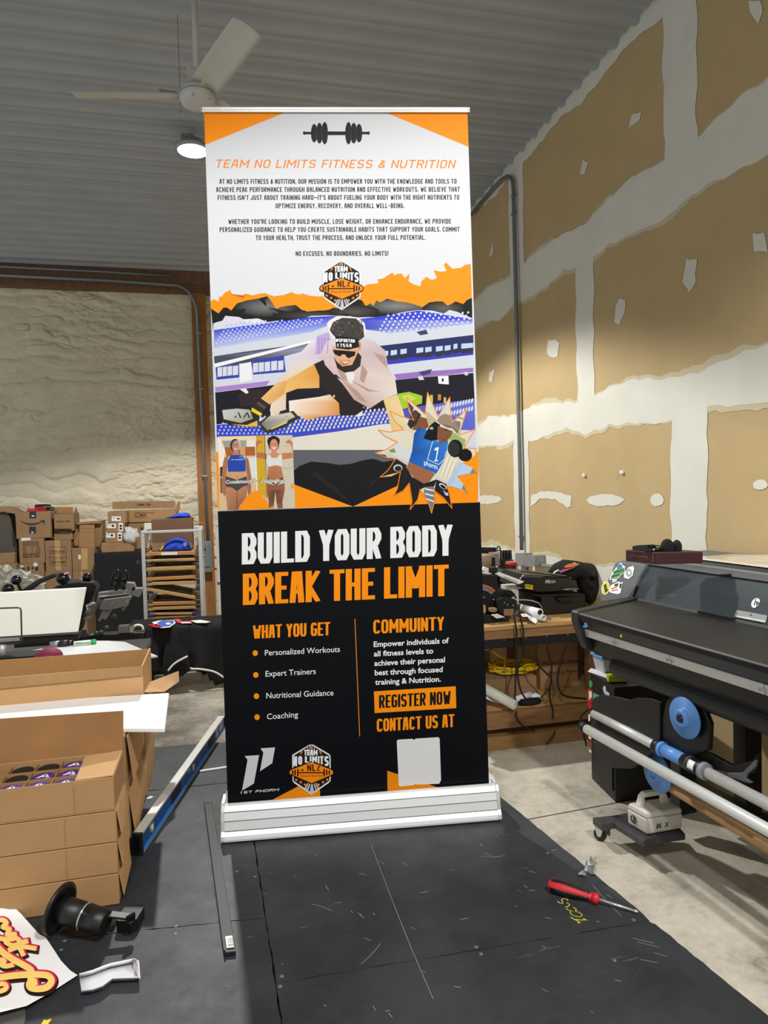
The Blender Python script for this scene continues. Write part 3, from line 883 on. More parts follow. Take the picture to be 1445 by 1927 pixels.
P((52, 40, 38), [(302,735),(346,766),(302,816),(258,782)]); P((96, 78, 70), [(290, 752), (330, 782), (322, 792), (280, 762)])
P((46, 40, 34), [(98,800),(108,790),(240,788),(296,830),(286,884),(226,880),(140,872),(104,850)])
P((54, 50, 42), [(296,858),(340,822),(470,800),(500,836),(430,880),(340,916),(304,896)])
LAY(9)
P([(196,200,196),(190,196,192),(170,176,172),(150,150,140),(160,160,150),(190,196,190)], [(104,796),(180,788),(246,794),(262,840),(200,862),(112,842)])
P([(120,118,112),(186,184,176),(206,202,190),(196,190,170),(140,140,130)], [(304,866),(345,828),(455,806),(478,830),(336,900)])
P((224, 180, 70), [(150, 868), (230, 872), (284, 850), (286, 880), (226, 880)]); P((226, 206, 40), [(256,782),(310,814),(302,828),(254,802)])
P((214, 196, 140), [(350, 880), (440, 850), (436, 862), (356, 896)])
for k in range(5): P((36, 34, 32), [(168+k*15, 806), (174+k*15, 806), (188+k*15, 836), (180+k*15, 836)]); P((36, 34, 32), [(186+k*15, 804), (192+k*15, 806), (172+k*15, 836), (166+k*15, 834)])
for k in range(5): P((36, 34, 32), [(374+k*14, 866-k*8), (380+k*14, 860-k*8), (410+k*8, 800-k*2), (402+k*8, 800-k*2)])
P((214, 164, 130), [(670,470),(800,465),(810,520),(775,562),(720,572),(686,535)])
P((44, 34, 30), [(676,520),(690,545),(720,572),(770,564),(800,500),(818,520),(812,570),(780,596),(730,604),(694,580)])
P((64, 58, 56), [(655,385),(672,345),(720,322),(790,326),(828,362),(832,420),(805,440),(690,428),(668,405)])
LAY(10)
for _ in range(40): 
    x, y = random.uniform(665, 822), random.uniform(335, 420); g = random.choice((40, 92, 120)); P((g, g-4, g-6), ell(x, y, random.uniform(3, 9), 3, 6, random.uniform(0, 3)))
P((22, 21, 22), [(684,414),(800,428),(808,472),(750,486),(688,478)])
P((18, 16, 16), [(670,486),(722,490),(788,496),(784,516),(752,530),(728,514),(704,520),(680,508)])
P((196, 110, 88), [(704,546),(764,540),(740,566),(722,566)]); P((236, 220, 210), [(714, 549), (756, 545), (738, 556)])
P((222, 170, 130), [(716, 510), (736, 512), (744, 535), (715, 536)])
P((206, 140, 110), [(806, 440), (818, 455), (812, 490), (804, 480)])
LAY(11)
stext('SPARTAN', (702, 446), (784, 450), 17, (240, 240, 240), A_MAIN, .24, .18, .08); P((240, 240, 240), ell(693, 438, 8, 8, 10))
stext('17558', (692, 472), (768, 473), 17, (240, 240, 240), A_MAIN, .24, .18, .2)
# before / after pictures
LAY(6)
A = A_BA
P((214, 188, 146), [(52, 100), (640, 86), (1235, 76), (1278, 1242), (62, 1284)], A)
LAY(7)
P((232, 212, 170), [(60, 98), (640, 88), (640, 160), (100, 165)], A); P((236, 230, 214), [(40, 100), (80, 130), (160, 330), (130, 560), (60, 600)], A)
P((150, 160, 150), [(110, 165), (500, 160), (500, 260), (150, 265)], A); P((225, 225, 220), [(490, 165), (630, 160), (634, 255), (490, 260)], A)
P((168, 98, 52), [(150, 268), (640, 262), (644, 402), (180, 415)], A); P((206, 158, 108), [(400, 265), (480, 265), (480, 405), (400, 405)], A)
P((216, 222, 226), [(520, 440), (644, 430), (654, 760), (560, 760)], A); P((60, 52, 48), [(80, 590), (120, 580), (120, 740), (80, 740)], A); P((120, 84, 70), [(80, 760), (110, 760), (120, 1000), (85, 1000)], A)
P((206, 166, 44), [(640, 86), (790, 80), (826, 1090), (690, 990)], A); P((206, 196, 180), [(790, 80), (1235, 76), (1278, 1242), (836, 1252)], A)
P((238, 236, 230), [(634, 86), (646, 86), (676, 970), (662, 970)], A)
LAY(8)
P((180, 170, 152), rect(1060, 250, 1190, 258), A); P((180, 170, 152), [(1080, 600), (1220, 600), (1240, 560), (1240, 580), (1225, 612), (1080, 612)], A); P((180, 170, 152), rect(1095, 740, 1200, 746), A); P((180, 170, 152), rect(1100, 1080, 1190, 1086), A)
P((216, 168, 80), ell(1235, 890, 28, 45, 12), A); P((60, 50, 40), [(785, 80), (794, 80), (832, 1080), (826, 1080)], A)
P([(178,124,92),(184,130,96),(168,114,84),(150,100,74),(140,92,68),(150,100,74),(170,118,88),(190,136,100)], [(165,900),(520,890),(500,1060),(400,1200),(365,1275),(340,1275),(198,1278),(160,950)], A)
P((168, 114, 86), [(150,430),(215,408),(195,600),(172,720),(172,1010),(150,1060),(105,960),(110,700),(126,520)], A)
P((160, 108, 82), [(480,410),(535,470),(578,750),(572,990),(530,1050),(512,900),(518,760),(488,600)], A)
P((208, 158, 118), [(188,655),(486,650),(506,740),(420,790),(250,790),(172,740)], A)
P((58, 56, 60), ell(320, 240, 82, 105, 16), A); P((190, 188, 180), ell(370, 230, 40, 90, 12), A)
LAY(9)
P((74, 71, 69), [(172,730),(340,790),(506,732),(522,880),(440,900),(350,972),(260,910),(165,898)], A)
P((42, 70, 172), [(250,393),(440,393),(482,480),(486,655),(340,662),(204,660),(200,500)], A); P((60, 120, 220), [(390, 400), (440, 395), (470, 460), (380, 440)], A)
P((178, 126, 102), [(290,335),(378,335),(384,405),(335,418),(280,402)], A); P((188, 138, 116), ell(330, 255, 58, 96, 16), A)
P((90, 60, 50), [(345, 985), (352, 985), (352, 1250), (342, 1250)], A)
LAY(10)
for x in (305, 352): P((60, 40, 36), ell(x, 232, 14, 6, 8), A)
P((236, 224, 216), [(302, 292), (360, 292), (332, 310)], A); P((225, 225, 232), rect(255, 464, 300, 472), A); P((225, 225, 232), rect(315, 463, 448, 471), A)
LAY(8)
P([(176,114,84)]*11, [(650,200),(690,148),(750,180),(752,198),(700,212),(672,260),(666,350),(800,362),(845,420),(805,462),(655,432)], A)
P([(196,124,78)]*11, [(1235,190),(1180,142),(1128,180),(1126,200),(1190,212),(1222,260),(1232,352),(1075,365),(1050,430),(1090,462),(1242,440)], A)
P([(206,150,110),(206,150,110),(196,138,98),(186,124,86),(180,118,80),(170,110,76),(170,110,76),(186,124,86),(196,136,98)], [(850,368),(1050,368),(1080,480),(1060,600),(1088,745),(960,880),(832,745),(846,600),(818,470)], A)
P([(150,96,72),(130,82,62),(150,96,72),(146,92,70),(120,74,58),(150,100,80),(140,92,74),(118,72,56),(96,58,46),(118,72,56),(150,100,80),(146,96,76),(122,76,58),(146,94,70)], [(820,840),(960,885),(1108,840),(1112,950),(1072,1150),(1082,1245),(1000,1250),(978,1130),(962,960),(942,1150),(932,1245),(850,1240),(856,1130),(820,950)], A)
P((32, 28, 28), [(830,165),(850,120),(930,82),(1000,110),(1034,150),(1020,240),(1005,300),(870,300),(845,230)], A)
LAY(9)
P((216, 220, 220), [(830,400),(872,383),(900,440),(990,440),(1030,383),(1066,400),(1076,580),(960,556),(850,586),(822,500)], A)
P((92, 42, 42), [(834,742),(900,790),(960,800),(1030,785),(1086,742),(1090,790),(970,888),(842,800)], A); P((206, 190, 180), [(900, 800), (1020, 800), (970, 870)], A)
P((212, 140, 112), ell(940, 245, 66, 108, 16), A); P((206, 140, 110), [(905, 330), (985, 330), (990, 385), (940, 400), (890, 385)], A)
LAY(10)
for x in (910, 965): P((50, 34, 30), ell(x, 222, 15, 6, 8), A)
P((246, 236, 230), [(900, 275), (980, 272), (942, 302)], A); P((150, 100, 74), ell(962, 715, 8, 8, 8), A); P((150, 100, 74), ell(345, 740, 8, 10, 8), A)
P((250, 148, 15), [(362,1276),(410,1200),(500,1062),(600,985),(640,964),(680,962),(760,1060),(842,1140),(820,1165),(850,1190),(862,1252)], A); P((250, 148, 15), [(880, 1252), (910, 1210), (950, 1250)], A)
LAY(11)
for b_, c in ((.05, (255, 255, 255)), (-.004, (24, 22, 24))):
    btext('Consistency', (162, 852), (608, 834), 58, c, A, b_); btext('->', (615, 838), (680, 836), 50, c, A, b_); btext('Perfection', (722, 836), (1116, 826), 58, c, A, b_); LAY(12)
# burst with the lifting woman
A = A_W
tips = [(500,125),(720,325),(750,55),(880,355),(1025,115),(1045,430),(1235,270),(1140,585),(1335,512),(1200,745),(1345,745),(1350,830),(1185,930),(1310,990),(1368,1052),(1270,1060),(1110,1092),(1195,1190),(1250,1310),(1150,1250),(1040,1217),(985,1215),(1020,1300),(1052,1488),(950,1360),(835,1270),(842,1380),(800,1548),(760,1420),(660,1255),(630,1380),(535,1504),(560,1400),(525,1178),(450,1270),(335,1332),(380,1240),(415,1038),(300,1090),(165,1102),(260,1020),(360,872),(240,860),(105,805),(230,770),(380,670),(230,600),(145,520),(280,545),(455,515),(340,400),(290,290),(420,350),(580,398),(520,280)]
LAY(9); P((218, 213, 192), tips, A)
LAY(10)
P([(226,200,146),(228,206,160),(216,206,180),(208,200,170)], [(290,292),(455,400),(580,560),(455,515)], A)
P((206, 212, 218), [(260,780),(380,690),(560,780),(510,900)], A); P((196, 198, 200), [(240,790),(540,930),(500,960),(230,830)], A); P((120, 150, 90), [(270, 770), (340, 745), (360, 800), (300, 800)], A)
P((170, 150, 120), [(725, 280), (860, 400), (850, 410), (725, 300)], A); P((190, 178, 150), [(725, 290), (860, 410), (760, 470), (735, 370)], A); P((200, 206, 220), [(890, 355), (1010, 140), (1000, 210), (940, 320)], A)
P((150, 138, 120), [(1095, 340), (1200, 380), (1195, 395), (1090, 360)], A); P((120, 124, 116), [(1080, 400), (1160, 420), (1150, 520), (1100, 470)], A)
P((150, 178, 110), [(1060, 545), (1130, 590), (1220, 640), (1210, 740), (1010, 640)], A)
P((228, 222, 204), [(960,790),(1140,900),(1000,1140),(850,1060),(900,950)], A)
for k in range(4): P((186, 180, 164), [(990+k*44, 800+k*28), (998+k*44, 804+k*28), (900+k*42, 1080+k*24), (890+k*42, 1076+k*24)], A)
P((178, 198, 228), [(1140,905),(1190,935),(1040,1217),(985,1190)], A); P((182, 204, 236), [(1185,935),(1310,995),(1270,1060),(1110,1092)], A); P((182, 204, 236), [(1100,1100),(1195,1190),(1170,1250),(1040,1217)], A)
P((150, 130, 118), [(1310, 992), (1366, 1052), (1272, 1058)], A); P((150, 130, 118), [(1196, 1192), (1248, 1308), (1168, 1250)], A)
P((206, 206, 206), [(850,1070),(1040,1190),(1030,1215),(830,1110)], A)
P((34, 32, 34), [(360,872),(500,960),(415,1038),(165,1102)], A); P((34, 32, 34), [(110, 805), (230, 830), (250, 858)], A)
P((30, 28, 32), [(860,1130),(985,1190),(1020,1300),(1050,1480),(950,1360),(835,1270)], A); P((120, 122, 126), [(720,1200),(830,1215),(842,1380),(800,1545),(760,1420),(700,1300)], A)
P((30, 28, 29), [(480,960),(560,1100),(700,1180),(780,1160),(862,1130),(835,1215),(720,1225),(655,1262),(625,1390),(540,1500),(560,1400),(527,1176),(450,1270),(340,1330),(382,1240),(415,1040)], A)
LAY(11)
for k in range(3): P((228, 228, 232), [(710, 1235+k*60), (830, 1262+k*66), (830, 1280+k*66), (725, 1258+k*60)], A)
P((206, 206, 210), ell(385, 990, 56, 44, 14), A); P((40, 38, 40), ell(388, 996, 44, 34, 14), A); P((206, 206, 210), ell(940, 1215, 55, 28, 12, .6), A); P((30, 28, 32), ell(942, 1222, 42, 18, 12, .6), A); P((200, 206, 222), [(940, 1260), (985, 1300), (1000, 1290), (1010, 1330), (975, 1330)], A)
P((128, 78, 52), [(640,345),(740,380),(765,480),(710,525),(560,520),(600,440)], A); P((158, 100, 70), [(525,905),(845,1060),(775,1160),(695,1178),(580,1110),(490,990)], A)
P([(30,80,160),(26,72,150),(40,110,200),(48,130,220),(44,125,215),(40,115,205),(36,105,200),(28,90,185),(26,80,165)], [(585,565),(640,485),(770,530),(880,660),(1010,650),(975,860),(860,1062),(520,912),(560,780)], A)
LAY(12)
P((50, 40, 38), [(500,450),(560,300),(600,270),(672,330),(610,450),(545,512)], A); P((92, 66, 56), [(500, 160), (580, 245), (560, 330), (530, 270)], A); P((80, 62, 54), [(560, 330), (590, 280), (640, 320), (600, 420)], A); P((210, 204, 198), [(622, 316), (642, 312), (652, 332), (632, 350)], A)
P((20, 18, 19), [(775,470),(840,415),(905,455),(880,640),(800,655),(700,625),(735,550)], A); P((176, 176, 174), ell(800, 500, 24, 18, 9), A)
P((130, 82, 62), [(880,470),(1062,535),(1040,600),(965,680),(905,692),(868,610)], A)
P((152, 132, 119), [(865,405),(900,350),(960,318),(1030,340),(1090,430),(1140,520),(1128,580),(1060,500),(990,490),(900,440)], A)
LAY(13)
P((60, 36, 30), ell(978, 520, 24, 8, 8, .4), A); P((120, 60, 52), ell(958, 645, 26, 14, 10, .5), A); P((124, 106, 95), [(920, 440), (1060, 480), (1130, 530), (1128, 560), (1060, 500), (990, 490)], A); P((104, 64, 50), [(985, 575), (1010, 610), (990, 620)], A)
P((17, 16, 18), ell(1215, 830, 86, 78, 18), A); P((17, 16, 18), ell(1092, 748, 92, 110, 20), A); P((44, 43, 46), ell(1075, 752, 72, 92, 20), A); P((22, 21, 23), ell(1078, 754, 62, 82, 20), A); P((150, 96, 72), ell(1200, 790, 30, 34, 10), A)
line([(815, 660), (750, 885), (890, 948), (960, 880), (980, 790)], 7, (235, 240, 246), A)
P((240, 242, 246), [(835,760),(860,735),(890,735),(862,890),(880,895),(876,908),(835,905),(836,890),(850,888),(868,770),(840,775)], A)
btext('phorm', (708, 950), (872, 1010), 62, (240, 242, 246), A, .012)
LAY(14)
ol = tips[:12]; line(ol, 9, (250, 140, 20), A); line(tips[21:]+[tips[0]], 9, (250, 140, 20), A)

# emblem
def logo(T):
    def L(col, pts): P(col, [T(*p) for p in pts], (0, 0, 1))
    def base(n): PR.lay = n
    base(14); L((236, 237, 240), [(225,410),(250,392),(640,160),(740,160),(1110,375),(1150,410),(1160,480),(1160,1030),(1120,1080),(740,1340),(700,1368),(660,1345),(270,1085),(238,1040),(225,480)])
    base(15); L((27, 27, 30), [(252,432),(640,182),(722,182),(1118,420),(1132,470),(1132,1030),(700,1330),(262,1035),(246,470)])
    base(16)
    for x in (585, 640, 700, 755): L((176, 177, 180), [(x, 200), (x+22, 190), (x+22, 420), (x, 420)])
    for q in ([(690,1105),(722,1105),(762,1312),(704,1352),(650,1312)], [(640,1100),(672,1105),(610,1290),(565,1262)], [(745,1100),(772,1098),(835,1250),(800,1280)], [(600,1085),(625,1092),(560,1240),(520,1212)], [(790,1085),(815,1080),(885,1215),(850,1240)]): L((190, 190, 193), q)
    L((34, 20, 12), [(138,832),(160,775),(215,738),(660,565),(720,565),(1165,735),(1222,775),(1244,832),(1220,885),(1165,920),(720,1112),(680,1112),(215,905),(160,885)])
    base(17); L((255, 142, 12), [(162,832),(180,790),(225,762),(665,590),(715,590),(1155,758),(1205,790),(1220,832),(1205,870),(1155,895),(700,1088),(225,880),(180,868)])
    def T2(txt, a, b_, H, col, **k):
        p0, p1 = T(*a), T(*b_); h = abs(T(a[0], a[1]-H)[1]-p0[1]); stext(txt, p0, p1, h, col, (0, 0, 1), **k)
    base(18); T2('TEAM', (512, 415), (842, 415), 135, (240, 241, 244), tx=.24, ty=.2, gap=.06, wl=.6)
    xs = [(252, 345), (372, 470), (535, 630), (652, 690), (708, 830), (850, 888), (898, 990), (1008, 1115)]
    for ch, (xa, xb) in zip('NOLIMITS', xs):
        c = (xa+xb)/2; bt = 560+abs(c-690)*.30; T2(ch, (xa, bt), (xb, bt), bt-436, (240, 241, 244), tx=.2, ty=.16, gap=0, wl=.45 if ch != 'I' else .3)
    T2('N', (592, 800), (690, 800), 165, (30, 18, 14), tx=.2, ty=.16); T2('L', (712, 800), (792, 800), 165, (30, 18, 14), tx=.22, ty=.16)
    L((30, 18, 14), rect(350, 822, 1020, 850))
    for x, h in ((222, 50), (280, 65), (345, 92), (982, 92), (1045, 65), (1108, 48)): L((30, 18, 14), rect(x, 832-h, x+36, 832+h))
    for x, y in ((325, 1010), (435, 1065), (535, 1125), (868, 1125), (978, 1065), (1080, 1005)):
        L((250, 146, 40), [(x+(42 if k % 2 == 0 else 18)*math.sin(k*.6283), y-(42 if k % 2 == 0 else 18)*math.cos(k*.6283)) for k in range(10)])
    L((240, 130, 40), [(668+(46 if k % 2 == 0 else 20)*math.sin(k*.6283), 225-(46 if k % 2 == 0 else 20)*math.cos(k*.6283)) for k in range(10)])
    for s in (1, -1):
        B = lambda x: 680-s*(680-x)
        L((245, 140, 40), [(B(450), 290), (B(488), 288), (B(462), 335), (B(478), 340), (B(408), 418), (B(436), 352), (B(425), 345)])
    for k in range(5): L((36, 22, 16), [(478, 800), (470+(k-2)*26-6, 745+abs(k-2)*14), (470+(k-2)*26+10, 740+abs(k-2)*14), (490, 800)])
    L((36, 22, 16), [(830, 672), (910, 680), (880, 720), (860, 745), (915, 790), (900, 798), (845, 765), (850, 815), (835, 812), (828, 760), (860, 700)])
    a, b_ = T(415, 940), T(958, 935); btext('Fitness & Nutrition', a, b_, abs(T(0, 62)[1]-T(0, 0)[1]), (60, 36, 20), (0, 0, 1), 0, .25)
logo(lambda x, y: (590+x*.07612, 480+y*.07612))
logo(lambda x, y: (430+(752+(x-225)*.4865)*.15917, 1370+(195+(y-160)*.4885)*.15917))

# headings and copy
LAY(2); A = A_TOP
P((36, 38, 46), rect(547, 186, 590, 199), A); P((36, 38, 46), rect(845, 186, 887, 199), A); P((36, 38, 46), rect(640, 184, 790, 203), A)
for x0 in (590, 766):
    for k in range(3):
        hh = (48, 54, 58)[k if x0 == 590 else 2-k]; P((36, 38, 46), ell(x0+13+k*27, 193, 17, hh, 14), A); LAY(3); P((72, 74, 82), rect(x0+13+k*27+11, 193-hh*.7, x0+13+k*27+13, 193+hh*.7), A); LAY(2)
P((36, 38, 46), ell(553, 192.5, 8, 9, 10), A); P((36, 38, 46), ell(881, 192.5, 8, 9, 10), A)
stext('TEAM NO LIMITS FITNESS & NUTRITION', (93, 371), (1322, 373), 43, (246, 136, 30), A, .15, .13, .2, .74, .22, .5)
for s, x0, y0, x1, y1 in (("AT NO LIMITS FITNESS & NUTITION, OUR MISSION IS TO EMPOWER YOU WITH THE KNOWLEDGE AND TOOLS TO", 117, 453, 1333, 452), ("ACHIEVE PEAK PERFORMANCE THROUGH BALANCED NUTRITION AND EFFECTIVE WORKOUTS. WE BELIEVE THAT", 100, 495, 1350, 493),
    ("FITNESS ISN'T JUST ABOUT TRAINING HARD_IT'S ABOUT FUELING YOUR BODY WITH THE RIGHT NUTRIENTS TO", 108, 536, 1347, 534), ("OPTIMIZE ENERGY, RECOVERY, AND OVERALL WELL-BEING.", 405, 578, 1066, 577),
    ("WHETHER YOU'RE LOOKING TO BUILD MUSCLE, LOSE WEIGHT, OR ENHANCE ENDURANCE, WE PROVIDE", 163, 659, 1305, 657), ("PERSONALIZED GUIDANCE TO HELP YOU CREATE SUSTAINABLE HABITS THAT SUPPORT YOUR GOALS. COMMIT", 118, 700, 1349, 698),
    ("TO YOUR HEALTH, TRUST THE PROCESS, AND UNLOCK YOUR FULL POTENTIAL.", 303, 742, 1174, 740), ("NO EXCUSES. NO BOUNDARIES. NO LIMITS!", 508, 823, 983, 822)):
    stext(s, (x0, y0), (x1, y1), 24.5, (36, 38, 44), A, .19, .16, .13, .56, 0, .36)
A = A_BOT
W2 = (240, 242, 246); O2 = (255, 150, 12)
stext('BUILD YOUR BODY', (142, 264), (1166, 220), 151, W2, A, .165, .125, .035, .40, 0, .21)
stext('BREAK THE LIMIT', (147, 461), (1146, 416), 152, O2, A, .165, .125, .035, .40, 0, .21)
stext('WHAT YOU GET', (196, 624), (571, 607), 64, O2, A, .155, .12, .04, .40, 0, .24)
stext('COMMUINTY', (780, 600), (1124, 583), 66, O2, A, .155, .12, .05, .43)
stext('CONTACT US AT', (797, 1076), (1174, 1052), 62, O2, A, .155, .12, .045, .40, 0, .24)
P(O2, [(783,880),(1180,855),(1183,961),(787,985)], A)
LAY(3); stext('REGISTER NOW', (808, 962), (1156, 941), 63, (20, 20, 24), A, .155, .12, .045, .40, 0, .24); LAY(2)
for x, y in ((207, 694), (210, 800), (213, 903), (216, 1005)): P(O2, ell(x, y, 13, 14, 18), A)
for s, x0, y0, x1, y1 in (('Personalized Workouts', 254, 706, 618, 688), ('Expert Trainers', 257, 808, 501, 795), ('Nutritional Guidance', 261, 914, 587, 899), ('Coaching', 264, 1016, 415, 1004)):
    btext(s, (x0, y0), (x1, y1), 27, W2, A, .004)
for s, x0, y0, x1, y1 in (('Empower individuals of', 782, 664, 1147, 645), ('all fitness levels to', 783, 710, 1071, 695), ('achieve their personal', 785, 756, 1128, 738), ('best through focused', 787, 802, 1117, 785), ('training & Nutrition.', 789, 848, 1108, 832)):
    btext(s, (x0, y0), (x1, y1), 26, W2, A, .022)
P((226, 130, 30), [(689, 527), (693, 527), (716, 1098), (712, 1098)], A)
P((235, 140, 15), [(848, 1265), (1040, 1328), (1222, 1388), (1222, 1400), (850, 1440)], A)
LAY(3)
P((228, 229, 232), [(894,1122),(900,1114),(970,1110),(978,1116),(986,1109),(1094,1102),(1102,1108),(1109,1310),(1100,1328),(990,1332),(984,1328),(976,1334),(910,1341),(904,1334)], A)
LAY(2); A = A_BL
P((235, 140, 15), [(140, 1046), (170, 1030), (820, 690), (1078, 690), (1090, 1000)], A)
P((212, 213, 216), [(190,330),(362,320),(300,655),(160,740),(225,375)], A); P((212, 213, 216), [(378,240),(550,228),(517,415),(372,510),(412,290)], A)
stext('1ST PHORM', (128, 780), (592, 742), 30, (230, 231, 234), A, .22, .18, .25, 1.3, .2, .9)

me = bpy.data.meshes.new('printed_artwork')
off = ORG[stand.name]
me.from_pydata([p-off for p in PR.v], [], PR.f)
ca = me.color_attributes.new('ink', 'FLOAT_COLOR', 'POINT')
flat_ = []
for c in PR.c: flat_ += [c[0], c[1], c[2], 1.0]
ca.data.foreach_set('color', flat_)
m = bpy.data.materials.new('printed_vinyl'); m.use_nodes = True
an = m.node_tree.nodes.new('ShaderNodeAttribute'); an.attribute_name = 'ink'
b = m.node_tree.nodes['Principled BSDF']; b.inputs['Roughness'].default_value = .5; b.inputs['Specular IOR Level'].default_value = .12
m.node_tree.links.new(an.outputs['Color'], b.inputs['Base Color'])
me.materials.append(m)
o = bpy.data.objects.new('printed_artwork', me); COL.objects.link(o); o.parent = fabric; ORG[o.name] = off
print('print faces', len(PR.f))
# top rail and rear pole
mb = MB(); d = (fTR-fTL).normalized(); nb = nrm
A0, A1 = at(381, 207.5, 2.222)+nb*.001, at(880, 208, 2.250)+nb*.001
prof = [(-.006, -.009), (-.006, .006), (-.003, .009), (.003, .009), (.007, .005), (.007, -.002), (.0055, -.002), (.0055, -.004), (.007, -.004), (.007, -.009)]
upv = V((0, 0, 1)); mb.prism([A0+nb*a+upv*z for a, z in prof], A1-A0)
put('top_rail', mb, M_alu, stand)
for q, s in ((A0, -1), (A1, 1)):
    mb = MB(); mb.prism([q+d*s*.001+nb*a*1.1+upv*z*1.1 for a, z in prof], d*s*.004); put('rail_end_cap', mb, M_alu2, stand)
mb = MB(); pc = BP(Wb*.5, .088, .1); tc_ = (A0+A1)/2-nb*.02; mb.cyl(pc, tc_, .009, .007, 12); put('support_pole', mb, M_alu, stand)
mb = MB(); mb.box(tc_+V((0, 0, .0)), (.03, .02, .02)); put('pole_hook', mb, M_blk, stand)
# ------------------------------------------------------------------ lettering on things
def gtext(mb, txt, O, U, W, H, width, tx=.2, ty=.16, gap=.14, wl=.6, sp=.4):
    """block capitals as thin polygons; O origin, U along, W up (unit vectors)"""
    adv = []; x = 0
    for ch in txt:
        wd = sp-gap if ch == ' ' else tx if ch in "I!'.,:" else wl*1.3 if ch in 'MW_' else wl
        adv.append((x, wd)); x += wd+gap
    k = width/((x-gap)*H)
    for ch, (x, wd) in zip(txt, adv):
        if ch == ' ': continue
        M = lambda p: O+U*((x+p[0])*H*k)+W*(p[1]*H)
        if ch in '.:':
            mb.poly([M((0, 0)), M((tx, 0)), M((tx, ty)), M((0, ty))]); continue
        for i_, qd in enumerate(glyph(ch, wd, tx, ty)): mb.poly([M(p)+U.cross(W)*(.00002*i_) for p in qd])
def ftext(mb, txt, O, U, W, H, width, bold=0.0):
    vs, fs = bmesh_text(txt, bold); hv, _ = bmesh_text('H', bold); ch = max(v[1] for v in hv)
    lo = min(v[0] for v in vs); hi = max(v[0] for v in vs)
    mb.add([O+U*((x-lo)/(hi-lo)*width)+W*(y/ch*H) for x, y in vs], fs)
ZU = V((0, 0, 1))
# ------------------------------------------------------------------ things on the platform
T = .0035
def open_tray(name, label, x0, x1, y0, y1, z0, z1, group=None, closed=False, seams=True, m=None):
    t = thing(name, ((x0+x1)/2, (y0+y1)/2, z0), label, 'box', group)
    mb = MB()
    if closed: mb.bx(x0, x1, y0, y1, z0, z1)
    else:
        mb.bx(x0, x1, y0, y1, z0, z0+T)
        for a in ((x0, x1, y0, y0+T), (x0, x1, y1-T, y1), (x0, x0+T, y0+T, y1-T), (x1-T, x1, y0+T, y1-T)): mb.bx(a[0], a[1], a[2], a[3], z0+T, z1)
    put('box_body', mb, m or M_card, t, bev=.0015, seg=1)
    return t
zs = [.6205, .705, .790, .875, .966]
labs = ['bottom cardboard carton of the stack at left, resting on the black matting', 'second carton up in the cardboard stack at left', 'third carton up, directly under the open box of black and purple caps']
for i in range(3):
    t = open_tray('carton', labs[i], -.86, -.298, 1.925, 2.118, zs[i]+.0005, zs[i+1]-.0015, 'cardboard cartons stacked on the mat', True)
    mb = MB(); z1 = zs[i+1]-.0015
    mb.prism([(-.297, 1.93, z1-.002), (-.297, 2.115, z1-.002), (-.2895, 2.10, zs[i]+.016), (-.2895, 1.945, zs[i]+.012)], (.002, 0, .001)); put('side_flap', mb, M_card2, t)
    mb = MB(); mb.bx(-.425, -.4235, 1.9235, 1.9248, zs[i]+.008, z1-.004); put('seam', mb, M_cardin, t)
# the open one with the caps
t = open_tray('open_carton', 'open cardboard box showing rows of black and purple bottle caps', -.86, -.300, 1.925, 2.114, zs[3]+.0005, zs[4])
mb = MB(); a = [V((-.86, 2.112, .966)), V((-.300, 2.112, .966)), ony(232, 1338, 2.145), ony(-140, 1362, 2.145)]
mb.prism(a, (0, .0035, 0)); put('back_flap', mb, mat('cardboard_flap_inside', (140, 100, 60), .9, var=.14, vscale=5), t)
mb = MB(); zt = .968
fl = [V((-.301, 1.927, zt)), V((-.301, 2.108, zt)), V((-.402, 2.104, zt-.006)), V((-.398, 1.94, zt-.008))]
mb.prism(fl, (0, 0, .003)); put('folded_flap', mb, M_card2, t)
mb = MB()
for k in range(9): mb.bx(-.858+k*.0662, -.8565+k*.0662, 1.929, 2.11, .885, .957)
for k in range(1, 3): mb.bx(-.856, -.304, 1.927+k*.0615, 1.9285+k*.0615, .885, .957)
put('divider_grid', mb, M_cardin, t)
mb = MB(); mb.bx(-.3995, -.398, 1.9235, 1.9248, .885, .955); put('seam', mb, M_cardin, t)
M_purp = mat('purple_cap', (74, 40, 140), .35)
caps = 0
cl = {(5, 0): 1, (4, 0): 1, (6, 2): 1, (5, 1): 1, (6, 0): 1, (6, 1): 0}
rown = ['nearest row', 'middle row', 'far row']
for r in range(3):
    for k in range(5, 9):
        cx_, cy_ = -.858+(k-.5)*.0662+.001, 1.958+r*.0615
        if cx_ < -.66 or cx_ > -.36: continue
        purple = (r == 0) or (r == 1 and k in (6, 7)) or (r == 2 and k == 7)
        if r == 1 and k == 7: purple = True
        tt = thing('bottle', (cx_, cy_, .8795), '%s-topped bottle in the open cardboard box, %s, %s from the right' % ('purple' if purple else 'black', rown[r], ('first', 'second', 'third', 'fourth')[8-k-(0 if True else 0)]), 'bottle', 'capped bottles in the open box')
        mb = MB(); mb.cyl((cx_, cy_, .8795), (cx_, cy_, .935), .0265, n=20); put('bottle_body', mb, M_blk, tt)
        mb = MB(); mb.lathe((cx_, cy_, .936), (0, 0, 1), [(0, .0285), (.013, .0285), (.0165, .0268), (.017, .001)], 24); cpo = put('cap', mb, M_purp if purple else M_blk2, tt)
        if purple:
            mb = MB(); z = .9535
            for q in ([(-.018, -.010), (.002, .016), (.008, .012), (-.008, -.010)], [(.004, .016), (.016, -.008), (.009, -.010), (-.001, .008)], [(-.004, -.004), (.004, .004), (.008, .0), (.0, -.008)]):
                mb.poly([(cx_+x, cy_+y, z) for x, y in q])
            put('cap_mark', mb, M_label, cpo)
